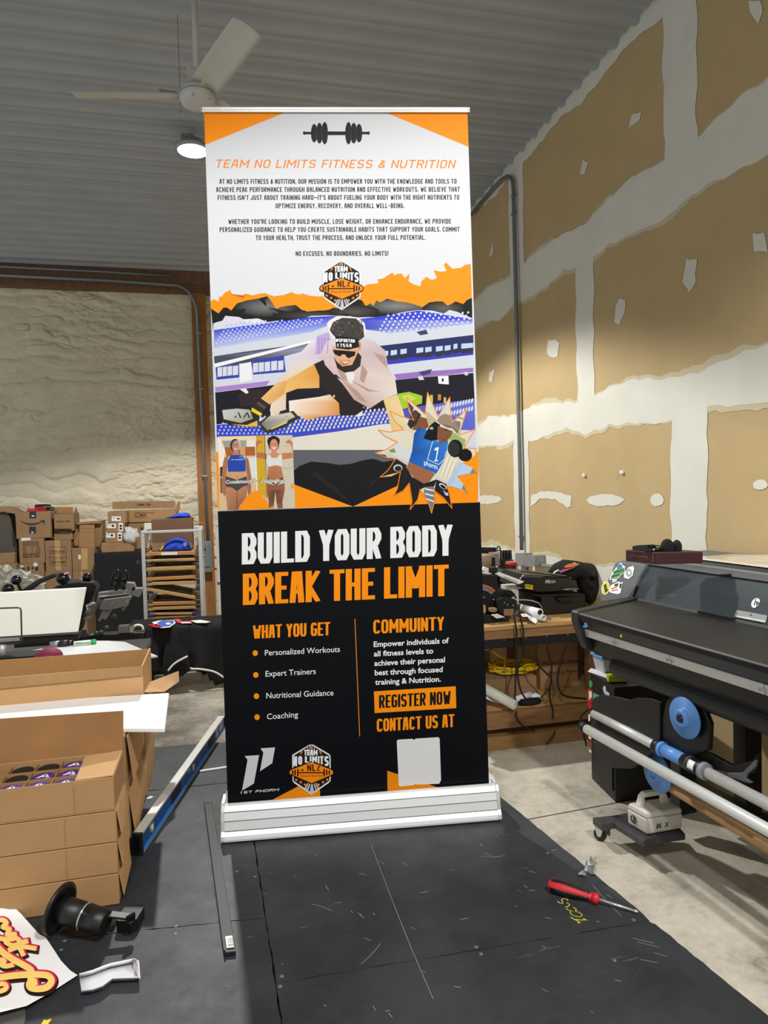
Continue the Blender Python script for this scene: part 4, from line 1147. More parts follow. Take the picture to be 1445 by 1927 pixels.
# taller pile behind and white board on it
for i, (a, b) in enumerate(((.6205, .80), (.8005, .982))):
    t = open_tray('carton', ['lower carton behind the open box, under the white foam board', 'upper carton behind the open box that carries the white foam board'][i], -.90, -.302-.004*i, 2.19, 2.56, a, b, 'cartons under the white board', True, m=M_card)
    mb = MB(); mb.prism([(-.3015, 2.2, b-.004), (-.3015, 2.54, b-.004), (-.288, 2.52, a+.05), (-.290, 2.23, a+.03)], (.003, 0, 0)); put('side_flap', mb, M_card2, t)
mb = MB()
q = [onz(318, 1304, .995), onz(310, 1371, .995), onz(-150, 1369, .995), onz(-150, 1331, .995)]
mb.prism([p-V((0, 0, .012)) for p in q], (0, 0, .012))
put('foam_board', mb, M_white, label='large white foam board lying across the cartons behind the open box', cat='board', bev=.002)
# long box
t = thing('long_carton', (-.75, 2.75, .62), 'long open cardboard box behind the white foam board with one flap out', 'box')
X0, X1, Y0, Y1, Z0, Z1 = -1.35, -.292, 2.60, 2.90, .6205, 1.092
mb = MB(); mb.bx(X0, X1, Y0, Y1, Z0, Z0+.004)
mb.bx(X0, X1, Y0, Y0+.005, Z0+.004, Z1)
mb.bx(X0, X0+.005, Y0+.005, Y1-.005, Z0+.004, Z1); mb.bx(X1-.005, X1, Y0+.005, Y1-.005, Z0+.004, Z1)
put('box_body', mb, M_card2, t)
mb = MB(); mb.bx(X0, X1, Y1-.005, Y1, Z0+.004, Z1-.004)
put('back_panel', mb, mat('corrugated_liner', (168, 128, 80), .9, var=.1, vscale=30, stretch=(30, 1, 1)), t)
mb = MB(); mb.prism([ony(272, 1303, 2.62), ony(273, 1288, 2.80), ony(336, 1264, 2.80), ony(337, 1283, 2.72), ony(309, 1302, 2.62)], (0, .004, .002)); put('side_flap', mb, M_card2, t)
mb = MB(); mb.prism([V((X0, 2.597, 1.088)), V((X1, 2.597, 1.094)), V((X1, 2.594, 1.062)), V((X0, 2.594, 1.05))], (0, -.002, 0)); put('front_crease', mb, M_card, t)

# spirit level
n0 = onz(249, 1610, ZM+.0025); f0 = onz(413, 1371, ZM+.0025)
dl_ = (f0-n0); L_ = dl_.length; dl_ = dl_.normalized(); sl = V((dl_.y, -dl_.x, 0))
lv = thing('spirit_level', (n0+f0)/2, 'blue and silver spirit level lying on the mat beside the cardboard boxes', 'level')
def LP(u, s, z): return n0+dl_*u+sl*s+ZU*z
M_lvl = mat('blue_anodised', (22, 84, 152), .35, .3, var=.06, vscale=10)
def lvbox(u0, u1, s0, s1, z0, z1):
    m = MB(); m.hexa([LP(u0, s0, z0), LP(u1, s0, z0), LP(u1, s1, z0), LP(u0, s1, z0)], [LP(u0, s0, z1), LP(u1, s0, z1), LP(u1, s1, z1), LP(u0, s1, z1)]); return m
HL, WL = .064, .029
put('top_edge', lvbox(.012, L_-.012, 0, WL, HL-.006, HL), M_alu, lv)
put('bottom_edge', lvbox(.012, L_-.012, 0, WL, 0, .006), M_alu, lv)
put('web', lvbox(.012, L_-.012, .003, WL-.003, .006, HL-.006), M_lvl, lv)
put('lower_lip', lvbox(.012, L_-.012, WL-.003, WL+.001, .006, .012), mat('bright_blue', (30, 120, 215), .35), lv)
for u0 in (L_-.012, 0): ecap = put('end_cap', lvbox(u0, u0+.012, -.001, WL+.002, -.002, HL+.002), M_blk, lv, bev=.002)
m_ = lvbox(-.001, 0, .006, WL-.005, .008, HL-.008); put('cap_recess', m_, M_blkgl, ecap)
for u in (.30, .80):
    put('hand_slot', lvbox(u, u+.11, WL-.0032, WL-.0005, .016, .05), M_blk2, lv, bev=.004)
for u in (.1, L_*.52, L_-.1):
    m = MB(); m.lathe(LP(u, WL-.004, .034), sl, [(0, .017), (.004, .017), (.0045, .014), (.002, .012)], 18); vr = put('vial_ring', m, M_alu2, lv)
    m = MB(); m.cyl(LP(u, WL-.003, .022), LP(u, WL-.003, .046), .005, n=10); put('vial', m, mat('vial_yellow', (200, 205, 120), .2), vr)

# dark flat bar with a sticker
br = thing('flat_bar', onz(415, 1650, ZM), 'long flat black steel bar with a white barcode sticker at its near end', 'bar')
c = [onz(384, 1512, ZM+.002), onz(398, 1511, ZM+.002), onz(444, 1797, ZM+.002), onz(421, 1800, ZM+.002)]
mb = MB(); mb.prism(c, ZU*.009); put('bar', mb, mat('dark_steel', (34, 35, 37), .5, .3, var=.2, vscale=20), br, bev=.001)
mb = MB(); e_ = (c[0]-c[3]).normalized(); r_ = (c[2]-c[3]).normalized(); wbar = (c[2]-c[3]).length
mb.prism([c[3]+r_*.0005+ZU*.009, c[3]+r_*.004+ZU*.009, c[0]+V((.003, 0, .009)), c[0]+V((.0005, 0, .009))], ZU*.006); put('raised_lip', mb, mat('dark_steel', (34, 35, 37)), br)
o = c[3]+ZU*.0112+e_*.012+r_*wbar*.3
mb = MB(); mb.prism([o, o+r_*wbar*.6, o+r_*wbar*.6+e_*.045, o+e_*.045], ZU*.0005); stk_ = put('sticker', mb, M_label, br)
mb = MB(); o2 = o+ZU*.0008
for k in range(9): mb.poly([o2+r_*(.004+.0016*k)+e_*.004, o2+r_*(.0048+.0016*k)+e_*.004, o2+r_*(.0048+.0016*k)+e_*.014, o2+r_*(.004+.0016*k)+e_*.014])
for k in range(4): mb.poly([o2+r_*.004+e_*(.019+k*.005), o2+r_*.018+e_*(.019+k*.005), o2+r_*.018+e_*(.0205+k*.005), o2+r_*.004+e_*(.0205+k*.005)])
put('sticker_print', mb, M_ink, stk_)
mb = MB(); mb.lathe(c[0]+(c[1]-c[0])*.5-e_*.012+ZU*.0111, ZU, [(0, .004), (.001, .0035)], 12); put('hole_rim', mb, M_galv, br)
# white strip beside the banner
mb = MB(); a, b = onz(376, 1452, ZM+.001), onz(470, 1438, ZM+.001); nn = V((0, .006, 0)); mb.prism([a-nn, b-nn, b+nn, a+nn], ZU*.004)
put('white_strip', mb, M_white, label='short white plastic strip on the mat behind the banner edge', cat='strip')
# scraps on the mat
mb = MB(); p = onz(282, 1502, ZM+.0005); mb.prism([p+V(q) for q in ((-.012, -.006, 0), (0, -.010, 0), (.012, .002, 0), (.002, .008, 0))], (0, 0, .004)); put('paper_scrap', mb, M_paper, label='tiny white paper scrap on the mat between boxes and level', cat='scrap')

# black tubular lamp bracket lying on its side
pa = onz(121, 1712, ZM+.062); pb = onz(200, 1738, ZM+.040)
ax = (pb-pa).normalized(); La = (pb-pa).length
lb = thing('wall_bracket', V((pa.x, pa.y, ZM)), 'black round-flanged tube bracket lying on its side by the lowest carton', 'bracket')
mb = MB(); mb.lathe(pa-ax*.012, ax, [(-.004, .050), (-.004, .061), (.0, .0615), (.004, .058), (.005, .048), (.002, .046)], 40); put('flange', mb, M_blk, lb)
mb = MB(); mb.lathe(pa-ax*.01, ax, [(0, .030), (.02, .0315), (La*.58, .0315)], 32); put('socket', mb, M_blk, lb)
mb = MB(); mb.lathe(pa+ax*(La*.58-.012), ax, [(0, .0322), (.0035, .0322)], 32); put('ring', mb, M_chrome, lb)
mb = MB(); mb.lathe(pa+ax*(La*.58-.008), ax, [(0, .0315), (La*.42+.006, .030), (La*.42+.008, .026)], 32); put('sleeve', mb, M_blk, lb)
up_ = (ZU-ax*ax.z).normalized(); sd = ax.cross(up_)
e0_, e1_ = onz(198, 1722, ZM+.055), onz(246, 1728, ZM+.046)
mb = MB(); ux = (e1_-e0_).normalized(); w_ = ux.cross(ZU).normalized()*.011
mb.prism([e0_-w_, e1_-w_, e1_+w_, e0_+w_], ZU*.006); put('arm', mb, M_blk, lb, bev=.002)
cb = onz(243, 1762, ZM); ub = (onz(268, 1732, ZM)-onz(248, 1766, ZM)).normalized(); vb = V((ub.y, -ub.x, 0))
mb = MB(); o = onz(240, 1752, ZM+.001)
def rrect(o, u, v, a, b, r, n=5):
    pts = []
    for cx_, cy_, s in ((a-r, r, -90), (a-r, b-r, 0), (r, b-r, 90), (r, r, 180)):
        for k in range(n+1):
            an = math.radians(s+90*k/n); pts.append(o+u*(cx_+r*math.cos(an))+v*(cy_+r*math.sin(an)))
    return pts
mb.prism(rrect(o-vb*.028-ub*.006, ub, vb, .066, .052, .010), ZU*.030); put('mounting_block', mb, M_blk, lb, bev=.003)
kb = onz(246, 1733, ZM+.045)
mb = MB(); mb.cyl(kb-ZU*.012, kb+ZU*.004, .011, n=16); mb.box(kb+ZU*.010, (.024, .007, .014), rotz(40)); put('thumb_screw', mb, M_blkgl, lb, bev=.002)

# folded white paper tray
pt = thing('paper_offcut', onz(210, 1840, ZM), 'bent white paper offcut folded into a shallow trough beside the decal sheet', 'paper')
B = lambda x, y, h=0.0: onz(x*.19377, 1640+y*.19377, ZM+.001+h)
path_t = [(770, 990), (900, 955), (1000, 915), (1070, 890), (1180, 868), (1300, 842)]
path_b = [(790, 1150), (900, 1135), (1000, 1100), (1090, 1030), (1200, 1025), (1350, 1020)]
mb = MB(); mb.sheet([[B(x, y+40, 0) for x, y in path_t], [B(x, y, 0) for x, y in path_b]], .0008, ZU); put('base_sheet', mb, mat('paper_in_fold', (216, 216, 224), .6), pt)
mb = MB(); mb.sheet([[B(x, y+40, 0) for x, y in path_t], [B(x, y, .022) for x, y in path_t]], .0008, (0, 1, 0)); put('back_wall', mb, M_paper, pt)
mb = MB(); mb.sheet([[B(x, y+22, .0) for x, y in path_b], [B(x, y, .02) for x, y in path_b]], .0008, (0, 1, 0)); put('front_wall', mb, M_paper, pt)
mb = MB(); mb.sheet([[B(1300, 842, .022), B(1350, 860, .01)], [B(1330, 1030, .002), B(1365, 1040, .018)]], .0008, (1, 0, 0)); put('end_fold', mb, M_paper, pt)

# printed decal sheet, its edges lifting
ds = thing('decal_sheet', onz(40, 1790, ZM), 'white printed sheet with black, pink and cream script lettering at lower left', 'print')
def DZ(x, y):            # gentle curl
    return ZM+.006+.05*max(0, min(1.2, (1745-y)/70))**1.5+.012*max(0, (150-x)/150)**2 + .004*math.sin(x*.03+y*.02)
def DB(x, y, up=0.0): return onz(x, y, DZ(x, y)+up)
edge_r = [(8, 1674), (14, 1690), (22, 1703), (40, 1720), (62, 1745), (74, 1758), (86, 1764), (98, 1782), (115, 1808), (132, 1826), (146, 1835)]
edge_l = [(-120, 1690), (-120, 1720), (-120, 1740), (-120, 1765), (-120, 1790), (-120, 1815), (-120, 1845), (-100, 1870), (-40, 1900), (0, 1904), (50, 1892)]
rows = []
for (a, b) in zip(edge_r, edge_l[:11]):
    rows.append([DB(b[0]+(a[0]-b[0])*k/12, b[1]+(a[1]-b[1])*k/12) for k in range(13)])
rows.append([DB(-40+(140)*k/12, 1910+(1864-1910)*k/12) for k in range(13)]) if False else None
mb = MB()
ring = [(-120, 1690)]+edge_r+[(98, 1866), (50, 1893), (0, 1905), (-120, 1925)]
cpt = (20, 1800)
vs = [DB(*cpt)]; fs = []
K_ = 6; n_ = len(ring)
for r in range(1, K_+1):
    for (x, y) in ring: vs.append(DB(cpt[0]+(x-cpt[0])*r/K_, cpt[1]+(y-cpt[1])*r/K_))
for j in range(n_): fs.append([0, 1+j, 1+(j+1) % n_])
for r in range(K_-1):
    for j in range(n_): fs.append([1+r*n_+j, 1+(r+1)*n_+j, 1+(r+1)*n_+(j+1) % n_, 1+r*n_+(j+1) % n_])
mb.add(vs, fs, True); put('sheet', mb, M_paper, ds)
def smooth(pts, n=5):
    out = []
    for i in range(len(pts)-1):
        p0, p1, p2, p3 = pts[max(i-1, 0)], pts[i], pts[i+1], pts[min(i+2, len(pts)-1)]
        for k in range(n):
            t = k/n
            out.append(tuple(.5*((2*p1[c])+(-p0[c]+p2[c])*t+(2*p0[c]-5*p1[c]+4*p2[c]-p3[c])*t*t+(-p0[c]+3*p1[c]-3*p2[c]+p3[c])*t**3) for c in range(len(p1))))
    out.append(tuple(pts[-1])); return out
S_ = lambda pts: [(x*.19377, 1640+y*.19377) for x, y in pts]
strk = [[(-80, 1040), (60, 1020), (200, 1005), (350, 1000), (460, 1010), (500, 1060), (460, 1120), (380, 1140), (300, 1130), (285, 1090), (330, 1075)],
        [(-60, 690), (20, 780), (120, 850), (230, 910), (300, 960), (300, 1040)],
        [(-80, 900), (0, 860), (40, 870), (20, 910), (60, 920), (110, 910)], [(-80, 1120), (20, 1090), (60, 1110), (40, 1150), (-60, 1180)],
        [(-80, 480), (20, 470), (60, 500), (30, 540), (90, 560), (70, 610), (140, 610), (120, 650)], [(-40, 640), (60, 660), (160, 650), (190, 690), (130, 720), (60, 690), (60, 660)],
        [(100, 760), (200, 730), (330, 745)], [(200, 690), (250, 680)], [(180, 720), (220, 800)]]
def decal(wd, col, dx, dy, up, nm):
    mb = MB()
    for k, s in enumerate(strk):
        w2 = wd*(1 if k < 2 else .72)
        P_ = [V((a[0]+dx, a[1]+dy)) for a in smooth(S_(s))]
        for qd in ribbon([tuple(p) for p in P_], w2, w2): mb.poly([DB(x, y, up+k*.00003) for x, y in qd])
        for e in (P_[0], P_[-1]): mb.poly([DB(x, y, up+k*.00003) for x, y in ell(e.x, e.y, w2/2, w2/2, 10)])
    put(nm, mb, col, ds)
decal(23, mat('decal_black', (26, 14, 12), .5), 2, 2, .0012, 'lettering_shadow')
decal(15.5, mat('decal_pink', (216, 20, 90), .5), 2.2, -1.6, .002, 'lettering_outline')
decal(12.5, mat('decal_cream', (250, 212, 120), .5, var=.06, vscale=20), 0, 0, .0028, 'lettering_fill')
mb = MB(); mb.prism([onz(-60, 1912, ZM+.001), onz(46, 1893, ZM+.001), onz(49, 1915, ZM+.001), onz(40, 1960, ZM+.001), onz(-60, 1990, ZM+.001)], ZU*.004)
put('dark_panel', mb, mat('grey_panel', (70, 68, 66), .6), label='dark grey panel edge under the decal sheet at the bottom left corner', cat='panel')
mb = MB(); p = onz(86, 1925, ZM+.001); mb.prism([p+V(q) for q in ((-.010, -.012, 0), (.006, -.010, 0), (.010, .006, 0), (.0, .003, 0), (-.004, .008, 0))], (0, 0, .003)); put('yellow_scrap', mb, M_yel, label='small yellow scrap at the bottom edge of the mat', cat='scrap')

# screwdriver
s0 = onz(1031, 1664, ZM+.017); s1 = onz(1119, 1690, ZM+.016); s2 = onz(1197, 1715, ZM+.006)
sdv = thing('screwdriver', (s0+s1)/2-ZU*.017, 'red and black handled screwdriver lying near the right edge of the mat', 'screwdriver')
ax = (s1-s0).normalized(); L1 = (s1-s0).length
pr_ = [(0, .005), (.003, .011), (.010, .0150), (.03, .0172), (.05, .0165), (L1*.62, .0135), (L1*.78, .0115), (L1*.9, .0105), (L1, .011)]
mb = MB(); mb.lathe(s0, ax, pr_, 24); grip = put('grip', mb, mat('red_grip', (196, 36, 46), .45), sdv)
w_ = ax.cross(ZU).normalized()
for sg, nm in ((1, 'black_grip_inlay'), (-1, 'black_grip_inlay')):
    mb = MB(); rows = []
    for (u, r) in pr_[2:8]:
        rows.append([s0+ax*u+(w_*math.sin(a)*-sg+ZU*math.cos(a))*(r+.0008) for a in [math.radians(q) for q in ((-22, 0, 22, 44, 66, 85) if sg == 1 else (78, 95, 115, 135, 155, 170))]])
    mb.sheet(rows, .0006, ZU); put(nm, mb, M_blk, grip)
mb = MB(); mb.lathe(s0+ax*L1, ax, [(-.006, .0125), (.004, .0135), (.009, .012), (.012, .005)], 20); put('collar', mb, mat('red_grip', (0, 0, 0)), sdv)
mb = MB(); mb.tube([s1, s2], .0036, 12, True, [.0036, .0033]); mb.tube([s2-(s2-s1)*.08, s2, s2+(s2-s1)*.06], .003, 10, True, [.0033, .004, .0015]); put('blade', mb, M_chrome, sdv)
mb = MB(); cc = s0+ax*.032+ZU*.0173+(-w_)*.004
ring = [cc+ax*(.022*math.cos(a))+(-w_)*(.007*math.sin(a)) - ZU*(.0012*(1-math.cos(a*2)*.3)) for a in [6.2832*k/20 for k in range(21)]]
mb.tube(ring, .0007, 5, False); put('embossed_ring', mb, mat('dark_red', (120, 14, 24), .5), grip)
# silver foil scrap
fo = thing('foil_scrap', onz(1108, 1645, ZM), 'crumpled silver foil scrap behind the screwdriver', 'scrap')
mb = MB(); mb.v = []
def crumple(c, rx, ry, rz, seed, n=10):
    random.seed(seed); b = MB(); b.ball((0, 0, 0), (rx, ry, rz), n)
    for i, p in enumerate(b.v):
        k = .62+.6*random.random(); b.v[i] = V(c)+V((p.x*k, p.y*k, max(p.z*k, -rz)+rz))
    b.sm = [False]*len(b.sm); return b
mb = crumple(onz(1112, 1646, ZM+.001), .019, .015, .026, 3); put('crumpled_foil', mb, M_chrome, fo)
mb = crumple(onz(1098, 1649, ZM+.001), .016, .009, .008, 5, 8); put('torn_end', mb, M_alu2, fo)
random.seed(21)
# ------------------------------------------------------------------ storage against the back wall
c1 = lambda x, y: (x*.13841, 930+y*.13841)      # reading frames of the photograph
c2 = lambda x, y: (150+x*.18685, 930+y*.18685)
YB = 8.6
def slab(q, Y, dp, conv=None):
    q = [conv(*p) if conv else p for p in q]
    m = MB(); f = [ony(p[0], p[1], Y) for p in q]
    m.prism(f, (0, dp, 0)); return m
def pq(x0, y0, x1, y1): return [(x0, y0), (x1, y0), (x1, y1), (x0, y1)]
def bbox3(conv, x0, y0, x1, y1, Y, zfloor=None):
    a = ony(*conv(x0, y1), Y); b = ony(*conv(x1, y0), Y); ym = (y0+y1)/2
    return ony(*conv(x0, ym), Y).x, ony(*conv(x1, ym), Y).x, (a.z if zfloor is None else zfloor), b.z
def cbox(conv, r, Y, dp, label, name='cardboard_box', group='cardboard boxes by the back wall', zf=None, m=None, tape=None, z_on=None):
    x0, x1, z0, z1 = bbox3(conv, *r, Y, zf)
    if z_on is not None: z0 = z_on
    t = thing(name, ((x0+x1)/2, Y+dp/2, z0), label, 'box', group)
    mb = MB(); mb.bx(x0, x1, Y, Y+dp, z0, z1); put('box_body', mb, m or M_card3, t, bev=.004, seg=1)
    t['_b'] = (x0, x1, z0, z1)
    if tape:
        u0, u1 = x0+(x1-x0)*tape[0], x0+(x1-x0)*tape[1]
        mb = MB(); mb.bx(u0, u1, Y-.0012, Y-.0002, z0+.004, z1+.0012); mb.bx(u0, u1, Y-.001, Y+dp, z1+.0002, z1+.0012); put('tape', mb, M_tape, t)
    return t
def deco(t, name, polys, Y, mt, conv, up=.0016, label=None):
    mb = MB()
    for q in polys: mb.prism([ony(*conv(*p), Y-up) for p in q], (0, .0008, 0))
    return put(name, mb, mt, t, label=label)
XU, WU = V((1, 0, 0)), ZU
def words(t, name, txt, conv, x0, x1, yb, H, Y, mt=None, low=False):
    mb = MB(); a, b = ony(*conv(x0, yb), Y-.002), ony(*conv(x1, yb), Y-.002); h = abs(ony(*conv(x0, yb-H), Y).z-a.z)
    (ftext if low else gtext)(mb, txt, a, XU, WU, h, b.x-a.x); return put(name, mb, mt or M_ink, t)
# left column
t = cbox(c1, (252, 935, 600, 1260), YB, .42, 'cardboard box under the carton printed QTY, with a round white sticker', zf=0)
zt = t['_b'][3]
deco(t, 'round_sticker', [ell(482, 956, 30, 26, 14)], YB, M_label, c1); deco(t, 'label', [pq(275, 970, 318, 992)], YB, M_label, c1)
deco(t, 'handling_symbols', [pq(305, 1000, 345, 1020), pq(372, 985, 400, 1045), pq(430, 990, 455, 1020), pq(480, 990, 520, 1040)], YB, M_ink, c1)
t = cbox(c1, (258, 597, 602, 908), YB, .42, 'cardboard carton printed with QTY and shipping marks, left of the boxed-outline carton', z_on=zt, tape=None)
zq = t['_b'][3]
for k in range(4):
    x = 310+k*58; deco(t, 'handling_symbol', [pq(x, 645, x+44, 651), pq(x, 696, x+44, 702), pq(x, 645, x+5, 702), pq(x+39, 645, x+44, 702), [(x+12, 665), (x+32, 665), (x+22, 690)]], YB, M_ink, c1)
for s, x0, x1, y in (('QTY:', 312, 368, 745), ('18', 425, 448, 742), ('PCS', 492, 548, 738), ('N.W:', 312, 362, 775), ('12', 425, 448, 772), ('KGS', 492, 548, 768), ('G.W:', 312, 362, 806), ('13', 425, 448, 803), ('KGS', 492, 548, 799)):
    words(t, 'shipping_text', s, c1, x0, x1, y, 25, YB, low=True)
words(t, 'shipping_text', 'MEASUREMENT', c1, 312, 550, 835, 24, YB); words(t, 'shipping_text', 'MADE IN CHINA', c1, 312, 540, 866, 22, YB)
deco(t, 'top_label', [[(288, 594), (415, 592), (415, 625), (290, 636)]], YB, M_label, c1)
# box with smile and tape
tb = thing('parcel_box', ony(60, 1004, YB), 'cardboard parcel with a curved arrow smile and dark tape, left on the pile', 'box', 'cardboard boxes by the back wall')
x0, x1, z0, z1 = bbox3(c1, 213, 232, 690, 535, YB)
z0 = zq+.002
mb = MB(); mb.bx(x0, x1, YB, YB+.36, z0, z1); put('box_body', mb, M_card3, tb, bev=.004, seg=1)
M_dtape = mat('dark_tape', (30, 40, 50), .4)
deco(tb, 'tape_strip', [[(400, 234), (492, 234), (490, 330), (400, 328)]], YB, M_dtape, c1); deco(tb, 'tape_strip', [[(398, 442), (488, 440), (488, 535), (398, 535)]], YB, M_dtape, c1)
deco(tb, 'tape_mark', [pq(432, 288, 465, 304), pq(425, 512, 455, 528)], YB, M_label, c1, .003)
arc = smooth([(282, 362), (330, 390), (390, 408), (450, 408), (520, 395), (585, 368)], 5)
wdt = [6+18*math.sin(math.pi*min(1, k/len(arc)*1.02)) for k in range(len(arc))]
pl = [(p[0], p[1]-w/2) for p, w in zip(arc, wdt)]+[(p[0], p[1]+w/2) for p, w in zip(arc, wdt)][::-1]
deco(tb, 'smile_arrow', [pl, [(548, 358), (608, 354), (610, 372), (604, 402), (590, 412), (586, 404), (594, 376), (552, 370)]], YB, M_ink, c1)
for nm, q, m_, lab, yy in (('folded_garment', [(360, 228), (372, 190), (470, 195), (510, 200), (520, 228)], M_red, 'red plastic-wrapped packet with white print at the front of the parcel top', 0),
                        ('folded_garment', [(465, 228), (470, 168), (560, 172), (620, 175), (620, 228)], mat('dark_red_fabric', (150, 24, 38), .7), 'dark red folded packet second from left on the parcel top', .10),
                        ('folded_garment', [(540, 228), (600, 188), (700, 170), (725, 195), (722, 228)], mat('grey_fabric', (74, 76, 78), .8), 'grey folded packet at the right on the parcel top', .2),
                        ('folded_garment', [(470, 170), (475, 140), (600, 134), (668, 140), (672, 166)], M_blk2, 'black packet topmost on the red packets of the parcel', .10)):
    m = slab(q, YB+.04+yy, .09, c1)
    dz = z1+.001-min(p.z for p in m.v)
    if 'topmost' not in lab: m.v = [V((p.x, p.y, p.z+dz)) for p in m.v]
    else: m.v = [V((p.x, p.y, p.z+dz+.052)) for p in m.v]
    g = put(nm, m, m_, label=lab, cat='packet', group='packets on the smile parcel', bev=.01)
    if 'white print' in lab:
        mb = MB(); gtext(mb, 'NEW', ony(*c1(382, 215), YB+.037), XU, WU, .02, .05); mb.v = [V((p.x, p.y, p.z+dz)) for p in mb.v]; 
# outlined carton column
t = cbox(c1, (614, 1032, 980, 1260), YB+.02, .4, 'cardboard box beneath the carton with the rounded printed frame', zf=0)
zt2 = t['_b'][3]
deco(t, 'label', [pq(890, 1062, 926, 1082)], YB+.02, M_label, c1); deco(t, 'round_mark', [ell(928, 1125, 28, 26, 14)], YB+.02, M_label, c1)
t = cbox(c1, (614, 620, 972, 1022), YB+.02, .4, 'cardboard carton with a rounded frame of handling symbols printed on it', z_on=zt2, tape=(.38, .58))
zt3 = t['_b'][3]
fr = [(692, 718), (885, 716), (900, 735), (902, 955), (885, 968), (690, 965), (675, 950), (674, 738), (692, 718)]
mb = MB()
def lines3(mb, pts, wd, Y, conv, up=.002):
    for qd in ribbon([conv(*p) for p in pts], wd, wd): mb.poly([ony(x, y, Y-up) for x, y in qd])
lines3(mb, fr, .6, YB+.02, c1); lines3(mb, [(676, 856), (900, 855)], .6, YB+.02, c1); lines3(mb, [(676, 912), (900, 912)], .6, YB+.02, c1)
put('printed_frame', mb, M_ink, t)
for k in range(4):
    x = 700+k*48; deco(t, 'handling_symbol', [pq(x, 765, x+36, 769), pq(x, 808, x+36, 812), pq(x, 765, x+3, 812), pq(x+33, 765, x+36, 812), [(x+8, 775), (x+28, 775), (x+18, 800)]], YB+.02, M_ink, c1)
words(t, 'shipping_text', 'QTY 1 PCS', c1, 722, 852, 893, 20, YB+.02, low=True); words(t, 'shipping_text', 'MADE IN CHINA', c1, 700, 882, 946, 20, YB+.02)
def flapbox(conv, r, Y, dp, label, zon, flaps, inside=True, group='cardboard boxes by the back wall'):
    x0, x1, z0, z1 = bbox3(conv, *r, Y)
    if zon is not None: z0 = zon
    t = thing('open_box', ((x0+x1)/2, Y+dp/2, z0), label, 'box', group)
    mb = MB(); mb.bx(x0, x1, Y, Y+.006, z0, z1); mb.bx(x0, x1, Y+dp-.006, Y+dp, z0, z1); mb.bx(x0, x0+.006, Y+.006, Y+dp-.006, z0, z1); mb.bx(x1-.006, x1, Y+.006, Y+dp-.006, z0, z1); mb.bx(x0+.006, x1-.006, Y+.006, Y+dp-.006, z0, z0+.006)
    put('box_body', mb, M_card3, t)
    for (q, ya, yb, mt) in flaps:
        P3 = [ony(*conv(*p), ya if i < 2 else yb) for i, p in enumerate(q)]
        mb = MB(); mb.prism(P3, (0, .005, 0) if ya != yb or True else (0, 0, .004)); put('flap', mb, mt, t)
    t['_b'] = (x0, x1, z0, z1); return t
t = flapbox(c1, (735, 518, 985, 618), YB+.03, .32, 'open-flapped cardboard box directly under the top open box', zt3+.003,
    [([(735, 520), (985, 520), (968, 470), (745, 470)], YB+.03, YB-.04, mat('cardboard_flap_dark', (96, 70, 48), .9))])
zt4 = t['_b'][3]
t = flapbox(c1, (735, 262, 1000, 412), YB, .34, 'small open cardboard box with raised flaps on top of the pile', zt4+.02,
    [([(737, 262), (1000, 262), (990, 174), (742, 172)], YB+.33, YB+.36, M_cardin), ([(1002, 262), (1002, 400), (1058, 250), (1032, 165)], YB+.02, YB+.30, M_card3)])
words(t, 'printed_line', 'MADE IN CHINA', c1, 765, 952, 380, 16, YB)
mb = MB(); mb.bx(t['_b'][0]+.05, t['_b'][1]-.05, YB+.02, YB+.3, zt4, zt4+.02); put('bottom_flap', mb, M_cardin, t)
# next column
t = cbox(c1, (988, 1037, 1285, 1260), YB, .4, 'cardboard box at the bottom right of the pile, beside the black cabinet', zf=0, tape=(.38, .46))
zt5 = t['_b'][3]; deco(t, 'label', [pq(1085, 1155, 1125, 1180)], YB, M_label, c1)
t = cbox(c1, (980, 725, 1290, 1025), YB, .4, 'cardboard box with a broad strip of shiny tape, against the black cabinet', z_on=zt5)
zt6 = t['_b'][3]
deco(t, 'wide_tape', [pq(1105, 735, 1192, 1022)], YB, M_tape, c1); deco(t, 'label', [pq(1065, 825, 1098, 885)], YB, M_label, c1)
t = thing('open_box', ony(165, 1027, YB+.1), 'upturned open cardboard box showing its flaps, above the taped box', 'box', 'cardboard boxes by the back wall')
t.location.z = zt6; ORG[t.name] = V(t.location)
m = slab([(1000, 420), (1080, 405), (1392, 360), (1390, 690), (1300, 700), (1000, 700)], YB+.12, .24, c1); z_ = min(p.z for p in m.v); m.v = [V((p.x, p.y, zt6+.002 if abs(p.z-z_) < .02 else p.z)) for p in m.v]; put('box_body', m, M_card3, t)
m = slab([(1035, 385), (1385, 360), (1375, 395), (1060, 412)], YB+.06, .06, c1); put('top_flap', m, M_cardin, t)
m = slab([(1082, 415), (1285, 415), (1282, 700), (1072, 700)], YB+.07, .02, c1); z_ = min(p.z for p in m.v); m.v = [V((p.x, p.y, zt6+.002 if abs(p.z-z_) < .02 else p.z)) for p in m.v]; put('front_flap', m, M_card, t)
m = slab([(1010, 640), (1078, 500), (1070, 700), (1010, 700)], YB+.075, .02, c1); put('side_flap', m, M_cardin, t)
deco(t, 'fold_line', [pq(1085, 462, 1283, 470), pq(1085, 508, 1283, 514)], YB+.07, M_cardin, c1)
